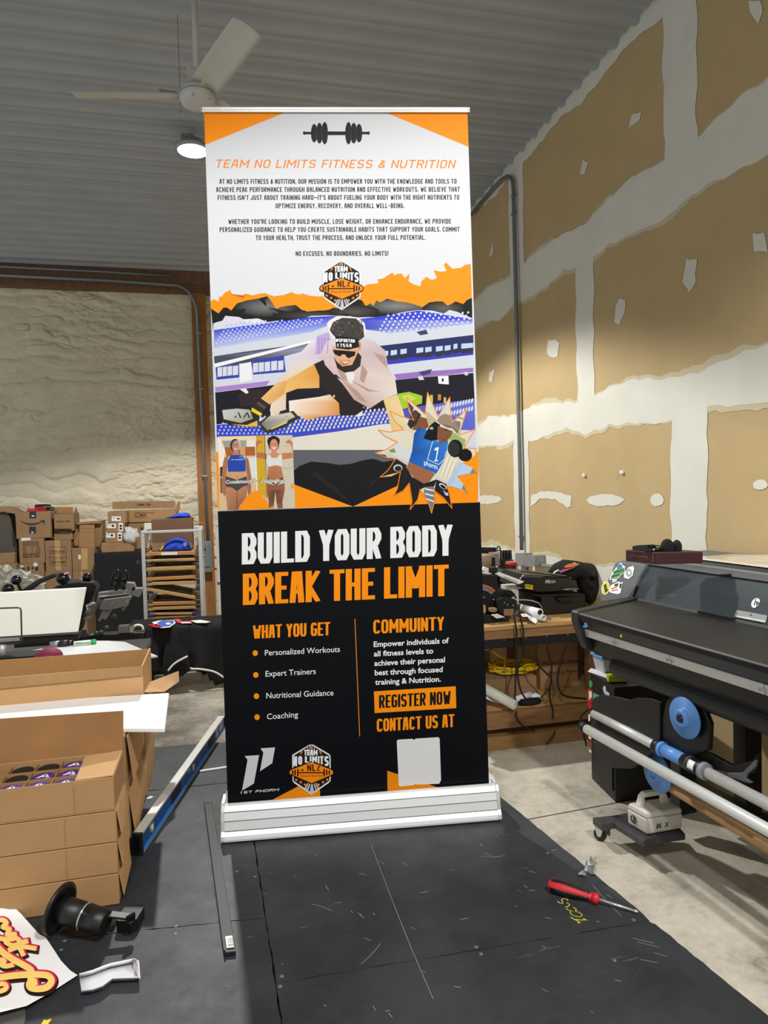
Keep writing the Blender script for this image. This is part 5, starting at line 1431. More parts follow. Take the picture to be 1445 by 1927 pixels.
# far left
t = cbox(c1, (-260, 940, 226, 1260), YB-.05, .4, 'wide cardboard box at the far left edge of the pile', zf=0); z7 = t['_b'][3]
t = cbox(c1, (-260, 800, 195, 930), YB-.03, .35, 'flat cardboard box on the wide one at the far left edge', z_on=z7); z8 = t['_b'][3]
t = thing('open_box', ony(-5, 1040, YB+.1), 'big cardboard box gaping open with a dark inside, at the far left', 'box', 'cardboard boxes by the back wall')
t.location.z = z8; ORG[t.name] = V(t.location)
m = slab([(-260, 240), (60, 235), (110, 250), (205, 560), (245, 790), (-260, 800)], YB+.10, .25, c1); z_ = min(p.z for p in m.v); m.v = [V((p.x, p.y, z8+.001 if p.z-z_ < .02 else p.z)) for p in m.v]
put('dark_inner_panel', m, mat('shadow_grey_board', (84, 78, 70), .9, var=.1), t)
m = slab([(-260, 180), (70, 172), (150, 190), (240, 242), (205, 265), (110, 252), (60, 237), (-260, 262)], YB+.06, .28, c1); put('top_flap', m, M_card3, t)
# black cabinet and what stands on it
YC = 8.25
x0, x1, z0, z1 = bbox3(c2, 157, 570, 700, 1320, YC, 0)
cab = thing('storage_cabinet', ((x0+x1)/2, YC+.2, 0), 'tall black metal cabinet carrying small labelled boxes, left of the frame rack', 'cabinet')
M_cab = mat('black_cabinet', (9, 12, 15), .55, .1, var=.08, vscale=3)
mb = MB(); mb.bx(x0, x1, YC, YC+.45, .04, z1); mb.bx(x0+.02, x1-.02, YC+.02, YC+.44, 0, .04); put('body', mb, M_cab, cab, bev=.004)
mb = MB(); mb.bx(x0+.012, x1-.012, YC-.014, YC-.001, .06, z1-.02); cdoor = put('door', mb, M_cab, cab, bev=.003)
m = slab(pq(568, 665, 606, 700), YC-.018, .003, c2); h = put('handle', m, mat('handle_plate', (70, 76, 80), .4, .5), cdoor)
zc = z1+.002
t = cbox(c2, (218, 480, 545, 565), YC, .34, 'low flat cardboard box on the black cabinet, under the labelled boxes', z_on=zc, m=M_card3); a = t['_b'][3]
zz = a
for (r, lab, dx) in (((262, 384, 450, 476), 'lowest of three small white-labelled boxes stacked on the cabinet', 0), ((272, 288, 455, 378), 'middle of three small white-labelled boxes stacked on the cabinet', 0), ((282, 170, 470, 280), 'topmost of three small white-labelled boxes stacked on the cabinet', 0)):
    t = cbox(c2, r, YC+.02, .26, lab, group='labelled boxes on the cabinet', z_on=zz+.001); zz = t['_b'][3]
    x, y = r[0], r[1]
    if y > 200:
        al = deco(t, 'address_label', [[(x+4, y+10), (x+92, y+8), (x+92, y+54), (x+4, y+54)]], YC+.02, M_label, c2); deco(t, 'side_label', [pq(x+120, y, x+162, y+84)], YC+.02, M_label, c2)
        deco(al, 'label_print', [ell(x+62, y+30, 14, 13, 10), ell(x+141, y+30, 14, 12, 10), ell(x+141, y+58, 14, 12, 10), pq(x+10, y+18, x+40, y+20), pq(x+10, y+26, x+44, y+28)], YC+.02, M_ink, c2, .003)
    else:
        al = deco(t, 'address_label', [pq(x+40, y+54, x+132, y+100)], YC+.02, M_label, c2); deco(al, 'label_print', [pq(x+92, y+70, x+122, y+84), pq(x+46, y+66, x+76, y+68), pq(x+46, y+74, x+80, y+76)], YC+.02, M_ink, c2, .003)
t = cbox(c2, (466, 278, 735, 565), YC+.30, .15, 'cardboard box behind the labelled ones, half hidden by the clear bag', z_on=zc); a2 = t['_b'][3]
deco(t, 'white_label', [[(650, 290), (722, 286), (722, 358), (650, 360)]], YC+.30, M_label, c2); words(t, 'printed_letter', 'N', c2, 612, 640, 360, 28, YC+.30)
t = thing('open_box', ony(270, 982, YC+.2), 'wide open cardboard box printed THANK YOU on its raised flap', 'box', 'labelled boxes on the cabinet')
x0, x1, z0, z1 = bbox3(c2, 330, 152, 985, 272, YC+.28)
t.location = ((x0+x1)/2, YC+.4, a2); ORG[t.name] = V(t.location)
mb = MB(); mb.bx(x0, x1, YC+.285, YC+.55, a2+.001, z1); put('box_body', mb, M_card, t, bev=.004)
m = slab([(328, 75), (960, 68), (962, 140), (330, 152)], YC+.285, .006, c2); put('raised_flap', m, M_card3, t); words(t, 'flap_text', 'THANK YOU', c2, 575, 715, 117, 20, YC+.283)
m = slab([(962, 140), (995, 72), (998, 150), (972, 188)], YC+.27, .2, c2); put('side_flap', m, M_cardin, t)
mb = MB(); lines3(mb, [(550, 186), (748, 186)], .6, YC+.284, c2); lines3(mb, [(550, 232), (680, 232)], .6, YC+.284, c2); lines3(mb, [(592, 190), (550, 210), (592, 230)], .6, YC+.284, c2); put('printed_arrow', mb, M_ink, t); words(t, 'box_text', 'NSS', c2, 602, 668, 222, 24, YC+.284)
random.seed(4)
def bag(c, r, seed, n=18):
    from mathutils import noise as N
    b = MB(); b.ball((0, 0, 0), r, n)
    for i, p in enumerate(b.v):
        k = .8+.5*N.noise(V(p)*14/max(r)*.14+V((seed, 0, 0)))+.12*N.noise(V(p)*60/max(r)*.12)
        b.v[i] = V(c)+V((p.x*k, p.y*k, max(p.z*k, -r[2]*.8)))
    return b
M_clear = mat('clear_film', (226, 228, 226), .25, alpha=.62, bump=.6, bscale=30)
m = bag(ony(*c2(520, 412), YC-.06+.06), (.10, .06, .11), 2); put('plastic_bag', m, M_clear, label='white translucent plastic bag hanging beside the labelled boxes', cat='bag')

# ------------------------------------------------------------------ rack of wooden screen frames
YR = 6.6
rk = thing('screen_rack', ony(320, 1180, YR+.25)*1.0, 'tall aluminium rack holding wooden printing screens, right of the black cabinet', 'rack')
rk.location.z = 0; ORG[rk.name] = V(rk.location)
xl0, xl1 = ony(264.5, 1000, YR).x, ony(271.5, 1000, YR).x
xr0, xr1 = ony(372.5, 998, YR).x, ony(379.5, 998, YR).x
ztop = ony(320, 1000, YR).z
for nm, xa, xb in (('left_front_post', xl0, xl1), ('right_front_post', xr0, xr1)):
    mb = MB(); mb.bx(xa, xb, YR, YR+.03, 0.06, ztop-.012); put('post', mb, M_alu, rk, bev=.004)
    mb = MB(); mb.bx(xa, xb, YR+.52, YR+.55, 0.06, ztop-.012); put('post', mb, M_alu, rk, bev=.004)
mb = MB(); mb.bx(xl0, xr1, YR, YR+.028, ztop-.012, ztop+.012); put('top_bar', mb, M_alu, rk, bev=.004)
mb = MB(); mb.bx(xl0, xr1, YR+.522, YR+.55, ztop-.012, ztop+.012); put('top_bar', mb, M_alu, rk, bev=.004)
for xa, xb in ((xl0, xl1), (xr0, xr1)):
    mb = MB(); mb.bx(xa, xb, YR+.03, YR+.52, ztop-.012, ztop+.008); put('side_bar', mb, M_alu, rk)
    mb = MB(); mb.bx(xa, xb, YR, YR+.55, .03, .06); put('foot_bar', mb, M_alu, rk)
for xa in (xl0, xr0):
    for yy in (YR+.015, YR+.53):
        mb = MB(); mb.cyl((xa+.012, yy-.012, .03), (xa+.012, yy+.012, .03), .03, n=14); put('caster', mb, M_blk, rk)
scs = [((652, 585), (1160, 574), 34, 'topmost wooden screen frame of the rack, carrying the blue cap and a paper label'), ((655, 660), (1160, 642), 20, 'thin brown screen frame second from the top of the rack'),
       ((672, 738), (1165, 720), 32, 'pale wooden screen frame with scribbled edge, third from the top'), ((665, 843), (1165, 818), 30, 'pale wooden screen frame fourth from the top'),
       ((668, 888), (1175, 872), 30, 'wooden screen frame fifth from the top, just above the tilted one'), ((667, 940), (1168, 1030), 30, 'wooden screen frame sitting tilted down to the right in the rack'),
       ((665, 1092), (1170, 1076), 32, 'wooden screen frame just below the tilted one'), ((667, 1140), (1170, 1122), 30, 'wooden screen frame second below the tilted one'),
       ((705, 1196), (1188, 1190), 22, 'thin wooden screen frame with blue tape at its ends'), ((675, 1240), (1185, 1222), 32, 'wooden screen frame just above the draped shirts'), ((668, 1290), (1180, 1272), 22, 'lowest visible wooden screen frame, half hidden by the draped shirts')]
SPAN = []
M_mesh = mat('screen_mesh', (70, 62, 48), .6)
for i, (a, b, th, lab) in enumerate(scs):
    pa, pb = ony(*c2(*a), YR+.01), ony(*c2(*b), YR+.01); h = th*.18685/FPX*6.7
    pa.x = max(pa.x, xl1+.004); pb.x = min(pb.x, xr0-.004)
    SPAN += [(pa.z-h, pa.z), (pb.z-h, pb.z)]
    t = thing('screen_frame', (pa+pb)/2-ZU*h, lab, 'screen frame', 'wooden screens in the rack')
    u = (pb-pa).normalized(); L = (pb-pa).length; nn = V((-u.z, 0, u.x)); D = .5; w4 = .04
    def bar(u0, u1, y0, y1):
        m = MB(); q = [pa+u*u0, pa+u*u1]; m.hexa([q[0]+V((0, y0, 0))-nn*h, q[1]+V((0, y0, 0))-nn*h, q[1]+V((0, y1, 0))-nn*h, q[0]+V((0, y1, 0))-nn*h], [q[0]+V((0, y0, 0)), q[1]+V((0, y0, 0)), q[1]+V((0, y1, 0)), q[0]+V((0, y1, 0))]); return m
    mw = M_wood if i % 3 else mat('pine_amber', (180, 128, 70), .65, var=.2, vscale=7, stretch=(1, 1, 12))
    put('front_rail', bar(0, L, 0, w4), mw, t, bev=.003); put('back_rail', bar(0, L, D-w4, D), mw, t)
    put('side_rail', bar(0, w4, w4, D-w4), mw, t); put('side_rail', bar(L-w4, L, w4, D-w4), mw, t)
    m = bar(w4, L-w4, w4, D-w4); m.v = [p if (p-pa).dot(nn) < -h*.5 else p-nn*(h-.002) for p in m.v]; put('mesh', m, M_mesh, t)
    if i == 0:
        m = slab([(820, 588), (985, 584), (985, 610), (820, 614)], YR+.007, .002, c2); put('paper_label', m, M_label, t)
    if 'blue tape' in lab:
        for q in ([(690, 1210), (765, 1206), (762, 1224), (690, 1228)], [(1130, 1192), (1198, 1188), (1195, 1208), (1130, 1212)]):
            m = slab(q, YR+.006, .003, c2); put('blue_tape', m, mat('blue_tape', (40, 50, 140), .5), t)
for side, (xa, xb) in enumerate(((xl1, xl1+.05), (xr0-.05, xr0))):
    sp = SPAN[side::2]
    zs_ = [lo-.0012 for lo, hi in sp]
    z = ztop-.10
    while z > .12:
        if all(z-.004 > hi+.006 or z < lo-.02 for lo, hi in sp): zs_.append(z)
        z -= .0665
    for z in zs_:
        wl = 1.0 if z < sp[0][1] else .5
        if side == 0: x0_, x1_ = xa, xa+(xb-xa)*wl
        else: x0_, x1_ = xb-(xb-xa)*wl, xb
        mb = MB(); mb.bx(x0_, x1_, YR+.004, YR+.545, z-.003, z); put('shelf_ledge', mb, M_alu2, rk)
# brown carton and blue cloths
ytop = ony(*c2(900, 580), YR+.05).z
t = thing('cardboard_box', ony(325, 1037, YR+.14), 'tall dark brown cardboard box standing on the top screen of the rack', 'box')
x0, x1, z0, z1 = bbox3(c2, 728, 240, 1135, 575, YR+.18)
mb = MB(); mb.bx(x0, x1, YR+.18, YR+.5, ytop+.012, z1); put('box_body', mb, mat('dark_carton', (112, 80, 60), .8, var=.08, vscale=5), t, bev=.004)
deco(t, 'kraft_lower_panel', [pq(730, 490, 1132, 572)], YR+.18, M_card3, c2)
from mathutils import noise as NZ
def lump(conv, poly, Y, dp, seed, n=26, rough=.01):
    """soft cloth heap with the given outline"""
    pts = [ony(*conv(*p), Y) for p in poly]; c = sum(pts, V())/len(pts); m = MB(); K2 = 7
    vs = [c-V((0, dp, 0))]; N_ = len(pts); fs = []
    for r in range(1, K2+1):
        k = r/K2
        for p in pts:
            q = c.lerp(p, k); q = q-V((0, dp*math.sqrt(max(0, 1-k*k)), 0)); q = q+V((0, 1, .4))*rough*NZ.noise(q*22+V((seed, 0, 0)))*(1-k**4)*1.6
            vs.append(q)
    for j in range(N_): fs.append([0, 1+j, 1+(j+1) % N_])
    for r in range(K2-1):
        for j in range(N_): fs.append([1+r*N_+j, 1+(r+1)*N_+j, 1+(r+1)*N_+(j+1) % N_, 1+r*N_+(j+1) % N_])
    b0 = len(vs)
    for p in pts: vs.append(p+V((0, dp*.7, 0)))
    for j in range(N_): fs.append([1+(K2-1)*N_+j, b0+j, b0+(j+1) % N_, 1+(K2-1)*N_+(j+1) % N_])
    fs.append(list(range(b0, b0+N_)))
    m.add(vs, fs, True); return m
bl = [(778, 578), (800, 560), (830, 530), (870, 490), (920, 455), (985, 440), (1060, 462), (1100, 490), (1115, 530), (1128, 568), (1100, 574), (1000, 578), (900, 580)]
t = thing('cloth_cap', ony(*c2(950, 580), YR+.1), 'blue cloth cap with a yellow edge on the top screen frame', 'cap')
put('crown', lump(c2, bl, YR+.10, .07, 1), M_blue, t)
m = lump(c2, [(800, 560), (828, 530), (850, 512), (836, 560), (815, 572)], YR+.045, .02, 3); put('yellow_edge', m, mat('amber_fabric', (220, 160, 40), .7), t)
m = slab([(1040, 490), (1075, 485), (1082, 515), (1050, 525)], YR+.022, .004, c2); put('patch', m, mat('patch_grey', (130, 140, 190), .7), t)
put('blue_shirt', lump(c2, [(860, 240), (920, 222), (980, 195), (1060, 186), (1100, 195), (1120, 236), (1000, 240)], YR+.3, .08, 5), M_blue, label='blue cloth heaped on top of the dark brown box in the rack', cat='cloth')
mb = MB(); mb.tube([ony(*c2(1130, 262), YR+.25), ony(*c2(1200, 280), YR+.2), ony(*c2(1275, 308), YR+.2)], .005, 6); mb.tube([ony(*c2(1138, 262), YR+.25), ony(*c2(1160, 222), YR+.25)], .005, 6)
# (stick rests in the box)
put('wooden_stick', mb, M_wood2, label='thin wooden stick poking out of the dark brown box', cat='stick')

# ------------------------------------------------------------------ services on the post
eb = thing('electrical_disconnect', ony(388, 1076, 9.1), 'grey electrical disconnect box on the wooden post at the back wall', 'switch box')
M_ebox = mat('grey_enamel', (118, 126, 130), .45, .1, var=.04)
x0, x1, z0, z1 = bbox3(c2, 1222, 468, 1330, 782, 9.1)
x0 -= .04
mb = MB(); mb.bx(x0, x1, 9.03, 9.17, z0, z1); put('enclosure', mb, M_ebox, eb, bev=.006)
mb = MB(); mb.bx(x0+.015, x1-.03, 9.012, 9.03, z0+.07, z1-.03); put('door', mb, M_ebox, eb, bev=.004)
wlab = deco(eb, 'warning_label', [pq(1228, 545, 1266, 570), pq(1228, 595, 1262, 635)], 9.010, M_ink, c2); deco(wlab, 'label_print', [pq(1234, 550, 1250, 565), ell(1240, 615, 8, 8, 10), ell(1255, 612, 7, 7, 10)], 9.010, M_label, c2, .003)
mb = MB(); mb.bx(x0-.012, x0, 9.05, 9.1, z0+.2, z0+.34); put('lever', mb, M_red if False else M_blk, eb)
M_pipe = mat('grey_conduit', (122, 128, 130), .4, .6, var=.06)
px_ = ony(381, 800, 9.12).x
cd_ = thing('conduit', (px_, 9.1, 1.2), 'grey steel conduit running down the wooden post and along the eave beam', 'pipe')
cz = eb['label'] and z1
mb = MB()
path = [(px_+.02, 9.12, z1), (px_-.0, 9.12, 2.4), (px_-.02, 9.12, 3.95)] + [(px_-.02-.22*(1-math.cos(a)), 9.10-.09*a, 3.95+.30*math.sin(a)) for a in (.3, .6, .9, 1.2, 1.57)] + [(-1.2, 8.98, 4.28), (-3.6, 8.98, 4.30)]
mb.tube(path, .021, 12); put('pipe', mb, M_pipe, cd_)
mb = MB(); mb.tube([(px_-.3, 8.99, 4.37), (-1.2, 8.99, 4.385), (-3.6, 8.99, 4.40)], .018, 10); put('upper_pipe', mb, M_pipe, cd_)
for z in (1.9, 3.0, 3.7):
    mb = MB(); mb.box((px_-.005*z+.015, 9.12, z), (.06, .05, .02)); put('strap', mb, M_galv, cd_)
# white steel jamb by the banner
mb = MB(); a, b = ony(405, 985, 8.7), ony(418, 985, 8.7)
jm = thing('steel_jamb', ((a.x+b.x)/2, 8.7, 0), 'dirty white steel strip standing between the disconnect box and the banner', 'strip')
mb.bx(a.x, b.x+.25, 8.7, 8.72, 0, ony(405, 982, 8.7).z); put('plate', mb, mat('dirty_white_steel', (196, 190, 186), .55, var=.12, vscale=6), jm)
for y in (990, 1130):
    m = MB(); p = ony(408, y, 8.7); m.cyl(p-V((0, .004, 0)), p, .011, n=10); put('bolt', m, M_galv, jm)
m = MB(); m.bx(a.x, b.x+.25, 8.696, 8.70, ony(405, 1100, 8.7).z-.004, ony(405, 1096, 8.7).z+.004); put('rust_line', m, mat('rust_stain', (110, 80, 80), .8), jm)
# ------------------------------------------------------------------ table behind the boxes, press, draped table
c3 = lambda x, y: (120+x*.20761, 1080+y*.20761)
c4 = lambda x, y: (x*.22145, 1070+y*.22145)
tb = thing('side_table', (-.85, 3.5, 0), 'black low table behind the long box, holding the white sheet and a marker', 'table')
ZT = .985
mb = MB(); mb.bx(-1.7, -.36, 3.14, 3.62, ZT-.03, ZT); put('tabletop', mb, M_blk, tb, bev=.003)
for x, y in ((-1.66, 3.18), (-.40, 3.18), (-1.66, 3.58), (-.40, 3.58)):
    mb = MB(); mb.bx(x-.02, x+.02, y-.02, y+.02, 0, ZT-.03); put('leg', mb, M_blk, tb)
mb = MB(); mb.bx(-1.68, -.42, 3.2, 3.58, .55, .57); put('lower_shelf', mb, M_blk2, tb)
mb = MB(); q = [onz(x, y, ZT+.004) for x, y in ((60, 1226), (100, 1220), (140, 1210), (170, 1208), (205, 1208), (235, 1210), (297, 1237), (270, 1241), (40, 1241))]
mb.prism(q, ZU*.006); put('white_sheet', mb, mat('glossy_white_sheet', (226, 228, 232), .25), label='glossy white sheet with a curved back edge lying on the black table', cat='sheet')
a, b = onz(139, 1211, ZT+.022), onz(181, 1207, ZT+.022)
mk = thing('marker_pen', (a+b)/2-ZU*.011, 'white marker pen with a green cap on the glossy white sheet', 'marker')
mb = MB(); mb.cyl(a, a.lerp(b, .76), .0105, n=14); put('barrel', mb, M_label, mk)
mb = MB(); mb.cyl(a.lerp(b, .76), b, .011, n=14); put('cap', mb, mat('green_cap', (40, 170, 80), .4), mk)
mb = MB(); mb.sheet([[a.lerp(b, k)+V((0, -.0112, .004-.003*k)) for k in (.1, .4, .74)], [a.lerp(b, k)+V((0, -.0112, -.002)) for k in (.1, .4, .74)]], .0005, (0, -1, 0)); put('printed_band', mb, mat('green_cap', (40, 170, 80)), mk)
m = MB(); m.ball(onz(93, 1243, ZT+.03)+V((0, 0, .014)), (.055, .05, .042), 20); put('pink_hat', m, mat('magenta_fabric', (120, 14, 58), .7), label='magenta rounded cloth bundle behind the long cardboard box', cat='cloth')
sb = thing('tool_clutter', onz(120, 1214, ZT+.006), 'small black and brass fittings lying at the left of the marker', 'fittings')
for k, (x, y, r, m_) in enumerate(((104, 1213, .014, M_alu2), (112, 1211, .010, mat('brass', (180, 150, 90), .4, .8)), (120, 1212, .016, M_blk), (130, 1211, .012, M_blkgl))):
    p = onz(x, y, ZT+.02); m = MB(); m.cyl(p-V((.022, 0, 0)), p+V((.022, 0, .004)), r, n=12); put('fitting', m, m_, sb)
# wire stand with pole
ws = thing('wire_stand', ony(5, 1240, 3.32), 'bent wire frame on a grey pole in front of the white panel, far left', 'stand')
YW = 3.32
mb = MB(); mb.tube([ony(x, y, YW) for x, y in ((-40, 1146), (33, 1143.5), (38, 1144.5), (39.5, 1149), (41, 1203), (39, 1209), (33, 1211), (-40, 1214))], .0035, 8); put('wire_loop', mb, mat('wire_plum', (86, 70, 76), .4, .6), ws)
mb = MB(); a = ony(4, 1212, YW+.01); mb.cyl(a, V((a.x, a.y, ZT+.03)), .016, n=14); put('pole', mb, M_alu, ws)
mb = MB(); mb.bx(a.x-.14, a.x+.14, a.y-.06, a.y+.06, ZT+.001, ZT+.03); put('base_block', mb, M_blk2, ws)
m = slab([(12, 1213), (26, 1213), (25, 1226), (12, 1227)], YW, .008); put('bracket', m, M_alu2, ws)
m = slab([(-40, 1205), (36, 1201), (36, 1206), (-40, 1212)], YW, .012); put('clip_bar', m, M_galv, ws)
# screen-printing press
pr = thing('printing_press', (-1.15, 4.9, 0), 'screen-printing carousel with grey clamp head, black knobs and a tilted white pallet', 'machine')
mb = MB(); mb.bx(-1.6, -.7, 4.6, 5.4, 0, .12); mb.cyl((-1.15, 5.0, .12), (-1.15, 5.0, .76), .13, n=24); put('pedestal', mb, M_blk2, pr)
mb = MB(); mb.prism([ony(x, y, 4.75) for x, y in ((-120, 1206), (150, 1196), (272, 1190), (266, 1204), (140, 1218), (-120, 1232))], (0, .10, 0)); put('main_arm', mb, M_blk, pr, bev=.006)
mb = MB(); mb.prism([ony(x, y, 4.7) for x, y in ((95, 1196), (150, 1190), (160, 1150), (182, 1108), (176, 1098), (122, 1094), (108, 1107), (60, 1150), (60, 1196))], (0, .14, 0)); put('head_body', mb, M_blk, pr, bev=.01)
mb = MB(); mb.prism([ony(*c4(*p), 4.5) for p in ((165, 192), (310, 98), (470, 38), (492, 62), (430, 90), (330, 132), (255, 192))], (0, .08, 0)); put('sloping_arm', mb, mat('black_ribbed', (30, 30, 32), .5, var=.3, vscale=40), pr, bev=.008)
mb = MB(); mb.prism([ony(*c4(*p), 4.45) for p in ((440, 168), (540, 128), (680, 112), (790, 116), (820, 150), (800, 200), (720, 210), (735, 166))], (0, .08, 0)); put('sloping_arm', mb, M_blk, pr, bev=.008)
quad = [ony(-120, 1123, 4.15), ony(162.5, 1106.5, 4.15), ony(147, 1189, 4.02), ony(-120, 1206, 4.02)]
mb = MB(); mb.prism([p for p in quad], (0, .012, .004)); put('white_pallet', mb, mat('ivory_pallet', (238, 238, 226), .5), pr, bev=.003)
mb = MB(); mb.prism([ony(-120, 1210, 4.06), ony(147, 1193, 4.06), ony(147, 1204, 4.06), ony(-120, 1226, 4.06)], (0, .09, 0)); put('pallet_bracket', mb, M_blk2, pr)
def pp(nm, pts, Y, dp, mt, bev=.004): m = slab(pts, Y, dp, c4); return put(nm, m, mt, pr, bev=bev)
pp('clamp_plate', [(815, 300), (832, 205), (1078, 178), (1122, 238), (880, 270), (842, 345)], 4.70, .05, M_alu2)
pp('clamp_slot', [(845, 252), (1090, 216), (1100, 228), (880, 262), (858, 264)], 4.69, .01, mat('plum_shadow_steel', (66, 52, 58), .6))
pp('clamp_rail', [(835, 236), (1072, 212), (1076, 220), (838, 247)], 4.685, .01, M_alu)
pp('lower_plate', [(880, 266), (1122, 235), (1078, 318), (960, 348), (845, 350)], 4.66, .012, M_alu2)
pp('plate_edge', [(888, 262), (1122, 233), (1122, 240), (888, 270)], 4.655, .01, M_alu, 0)
pp('joint_block', [(1020, 182), (1062, 122), (1136, 126), (1150, 172), (1218, 168), (1180, 246), (1112, 222), (1080, 184)], 4.72, .08, M_alu2)
pp('joint_hole', [(1115, 180), (1140, 150), (1150, 165), (1135, 190)], 4.715, .01, M_blkgl, 0)
pp('hanger', [(830, 442), (872, 352), (952, 352), (895, 440), (870, 425), (845, 455)], 4.70, .03, M_alu2)
pp('hanger', [(1025, 352), (1075, 300), (1100, 292), (1050, 360)], 4.70, .03, M_alu2)
pp('spring_arm', [(718, 372), (760, 310), (800, 290), (830, 320), (800, 370), (740, 380)], 4.68, .04, M_alu2)
pp('white_hook', [(725, 310), (790, 285), (802, 300), (740, 325), (752, 352), (738, 356)], 4.67, .02, M_label)
pp('lower_fin', [(705, 425), (740, 405), (788, 402), (765, 436), (720, 438)], 4.68, .04, M_alu2)
for x, y in ((955, 295), (1080, 275), (890, 298), (1062, 200), (760, 350)):
    p = ony(*c4(x, y), 4.655); m = MB(); m.cyl(p, p-V((0, .006, 0)), .008, n=10); put('bolt', m, M_chrome, pr)
for nm, x, y, rx, ry, Y in (('knob', 30.5, 1091.5, 8.5, 8, 4.3), ('knob', 15, 1108, 10, 8, 4.28), ('knob', 118, 1088.5, 11, 10, 4.45), ('knob', 164, 1086.5, 8.5, 7.5, 4.5)):
    p = ony(x, y, Y); k = (p-CAM).length/FPX; m = MB(); m.ball(p, (rx*k, ry*k*.8, ry*k), 16); put(nm, m, M_blkgl, pr)
    m = MB(); m.cyl(p, p+V((.02, .05, -.10)), .009, n=8); put('knob_stem', m, M_blk, pr)
for x, y in ((983, 82), (1048, 88)):
    p = ony(*c4(x, y), 4.72); ring = [p+V((.035*math.cos(t)*.6+.03*math.sin(t)*.5, 0, .05*math.sin(t))) for t in [6.2832*k/16 for k in range(17)]]
    m = MB(); m.tube(ring, .009, 8, False); m.cyl(p, p+V((.0, .0, -.10)), .012, n=10); put('hand_knob', m, M_blkgl, pr)
for x, y in ((715, 540), (722, 572), (905, 505), (860, 545), (970, 410), (820, 552)):
    p = ony(*c4(x, y), 4.73); m = MB(); m.ball(p, .017, 10); put('dial', m, M_char, pr)
pp('switch_plate', [(1003, 490), (1097, 482), (1100, 545), (1032, 548), (1005, 540)], 4.72, .05, M_alu2)
pp('switch_plate', [(1100, 500), (1132, 492), (1130, 545), (1100, 545)], 4.71, .05, mat('ivory_plastic', (190, 180, 160), .5))
mb = MB(); mb.tube([ony(*c4(x, y), 4.74) for x, y in ((740, 570), (810, 556), (860, 546))], .006, 8); put('rod', mb, M_chrome, pr)
mb = MB(); mb.bx(-1.9, -.62, 4.8, 5.2, .55, .66); put('lower_arm', mb, M_blk2, pr)
# clear wrap on the pile
random.seed(11)
g = []
for j in range(15):
    row = []
    for i in range(19):
        x = -10+i*5.2; yy = 1058+j*5.4
        topy = 1064+22*max(0, (i-4)/14)+ (14*max(0, 2-i)/2)
        y = topy+(1122-topy)*j/14
        row.append(ony(x, y, 5.6)+V((random.uniform(-.012, .012), random.uniform(-.04, .04), random.uniform(-.010, .010))))
    g.append(row)
mb = MB(); mb.sheet(g); put('plastic_wrap', mb, mat('clear_wrap', (206, 218, 218), .15, alpha=.4, bump=.8, bscale=40), pr, flat=True)
# table draped in black shirts
YT = 6.15
dt = thing('draped_table', (-.33, 6.4, 0), 'small table hidden under black garments, in front of the screen rack', 'table')
mb = MB(); mb.bx(-.70, .12, YT+.02, YT+.42, .50, .53); put('tabletop', mb, M_wood2, dt)
for x, y in ((-.66, YT+.06), (.08, YT+.06), (-.66, YT+.38), (.08, YT+.38)):
    mb = MB(); mb.bx(x-.02, x+.02, y-.02, y+.02, 0, .5); put('leg', mb, M_blk, dt)
def drape(x0, x1, zb, seed, over=.02, yf=YT):
    rows = []
    nx = 46
    for j in range(20):
        row = []
        for i in range(nx+1):
            x = x0+(x1-x0)*i/nx
            if j < 6: y, z = yf+.40-.40*j/5, .538+.006*NZ.noise(V((x*9, j, seed)))
            else:
                k = (j-5)/14; fold = NZ.noise(V((x*7+seed, k*1.2, seed)))*.055*k + .028*k*math.sin(x*24+seed+k*1.5)
                y, z = yf-.018-.05*k+fold, .538-(.538-zb(x))*k
            if j == 5: y -= .008; z -= .004
            row.append((x+.03*NZ.noise(V((x*4, j*.3, seed)))*(j/19), y, z+over))
        rows.append(row)
    m = MB(); m.sheet(rows, .004, (0, -1, .3)); return m
sh1 = thing('black_shirt', (-.25, YT+.2, .54), 'black shirts with white-piped sleeves draped over the table, colourful print on top', 'shirts')
put('cloth', drape(-.80, .16, lambda x: .10+.05*math.sin(x*9)+(-.06 if x > -.1 else .0)+(.10 if -.36 < x < -.15 else 0), 2), M_cloth, sh1)
put('second_layer', drape(-.80, -.30, lambda x: .16, 5, .028), M_cloth, sh1)
slv = [(-.49, YT-.085, .43), (-.38, YT-.095, .44), (-.31, YT-.10, .34), (-.29, YT-.13, .20), (-.38, YT-.13, .15), (-.50, YT-.12, .11), (-.52, YT-.10, .28)]
cc = sum((V(p) for p in slv), V())/7-V((0, .03, 0)); m = MB(); m.add([cc]+[V(p) for p in slv], [[0, 1+k, 1+(k+1) % 7] for k in range(7)], True); put('hanging_sleeve', m, M_cloth, sh1)
def pipe_(pts, Y): 
    m = MB(); m.tube(smooth([tuple(ony(*c3(*p), Y)) for p in pts], 4), .008, 8); return m
put('white_piping', pipe_([(945, 878), (985, 830), (1030, 795), (1075, 770), (1122, 746)], YT-.14), M_label, sh1)
put('white_piping', pipe_([(1085, 828), (1160, 858), (1230, 862), (1340, 880), (1400, 905), (1450, 940)], YT-.12), M_label, sh1)
def onsh(pts, mt, nm, up=.004):
    m = MB(); m.prism([onz(*c3(*p), .566+up) for p in pts], ZU*.002); put(nm, m, mt, sh1)
onsh([(760, 462), (840, 455), (900, 490), (820, 486)], M_red, 'red_print')
onsh([(800, 440), (860, 425), (1000, 420), (1015, 445), (960, 485), (880, 492), (830, 470)], M_label, 'white_print')
onsh([(845, 445), (890, 425), (995, 425), (1000, 440), (955, 475), (875, 480)], mat('print_blue', (66, 96, 190), .6), 'blue_print', .007)
onsh([(920, 448), (950, 440), (975, 455), (940, 462)], M_label, 'print_star', .010)
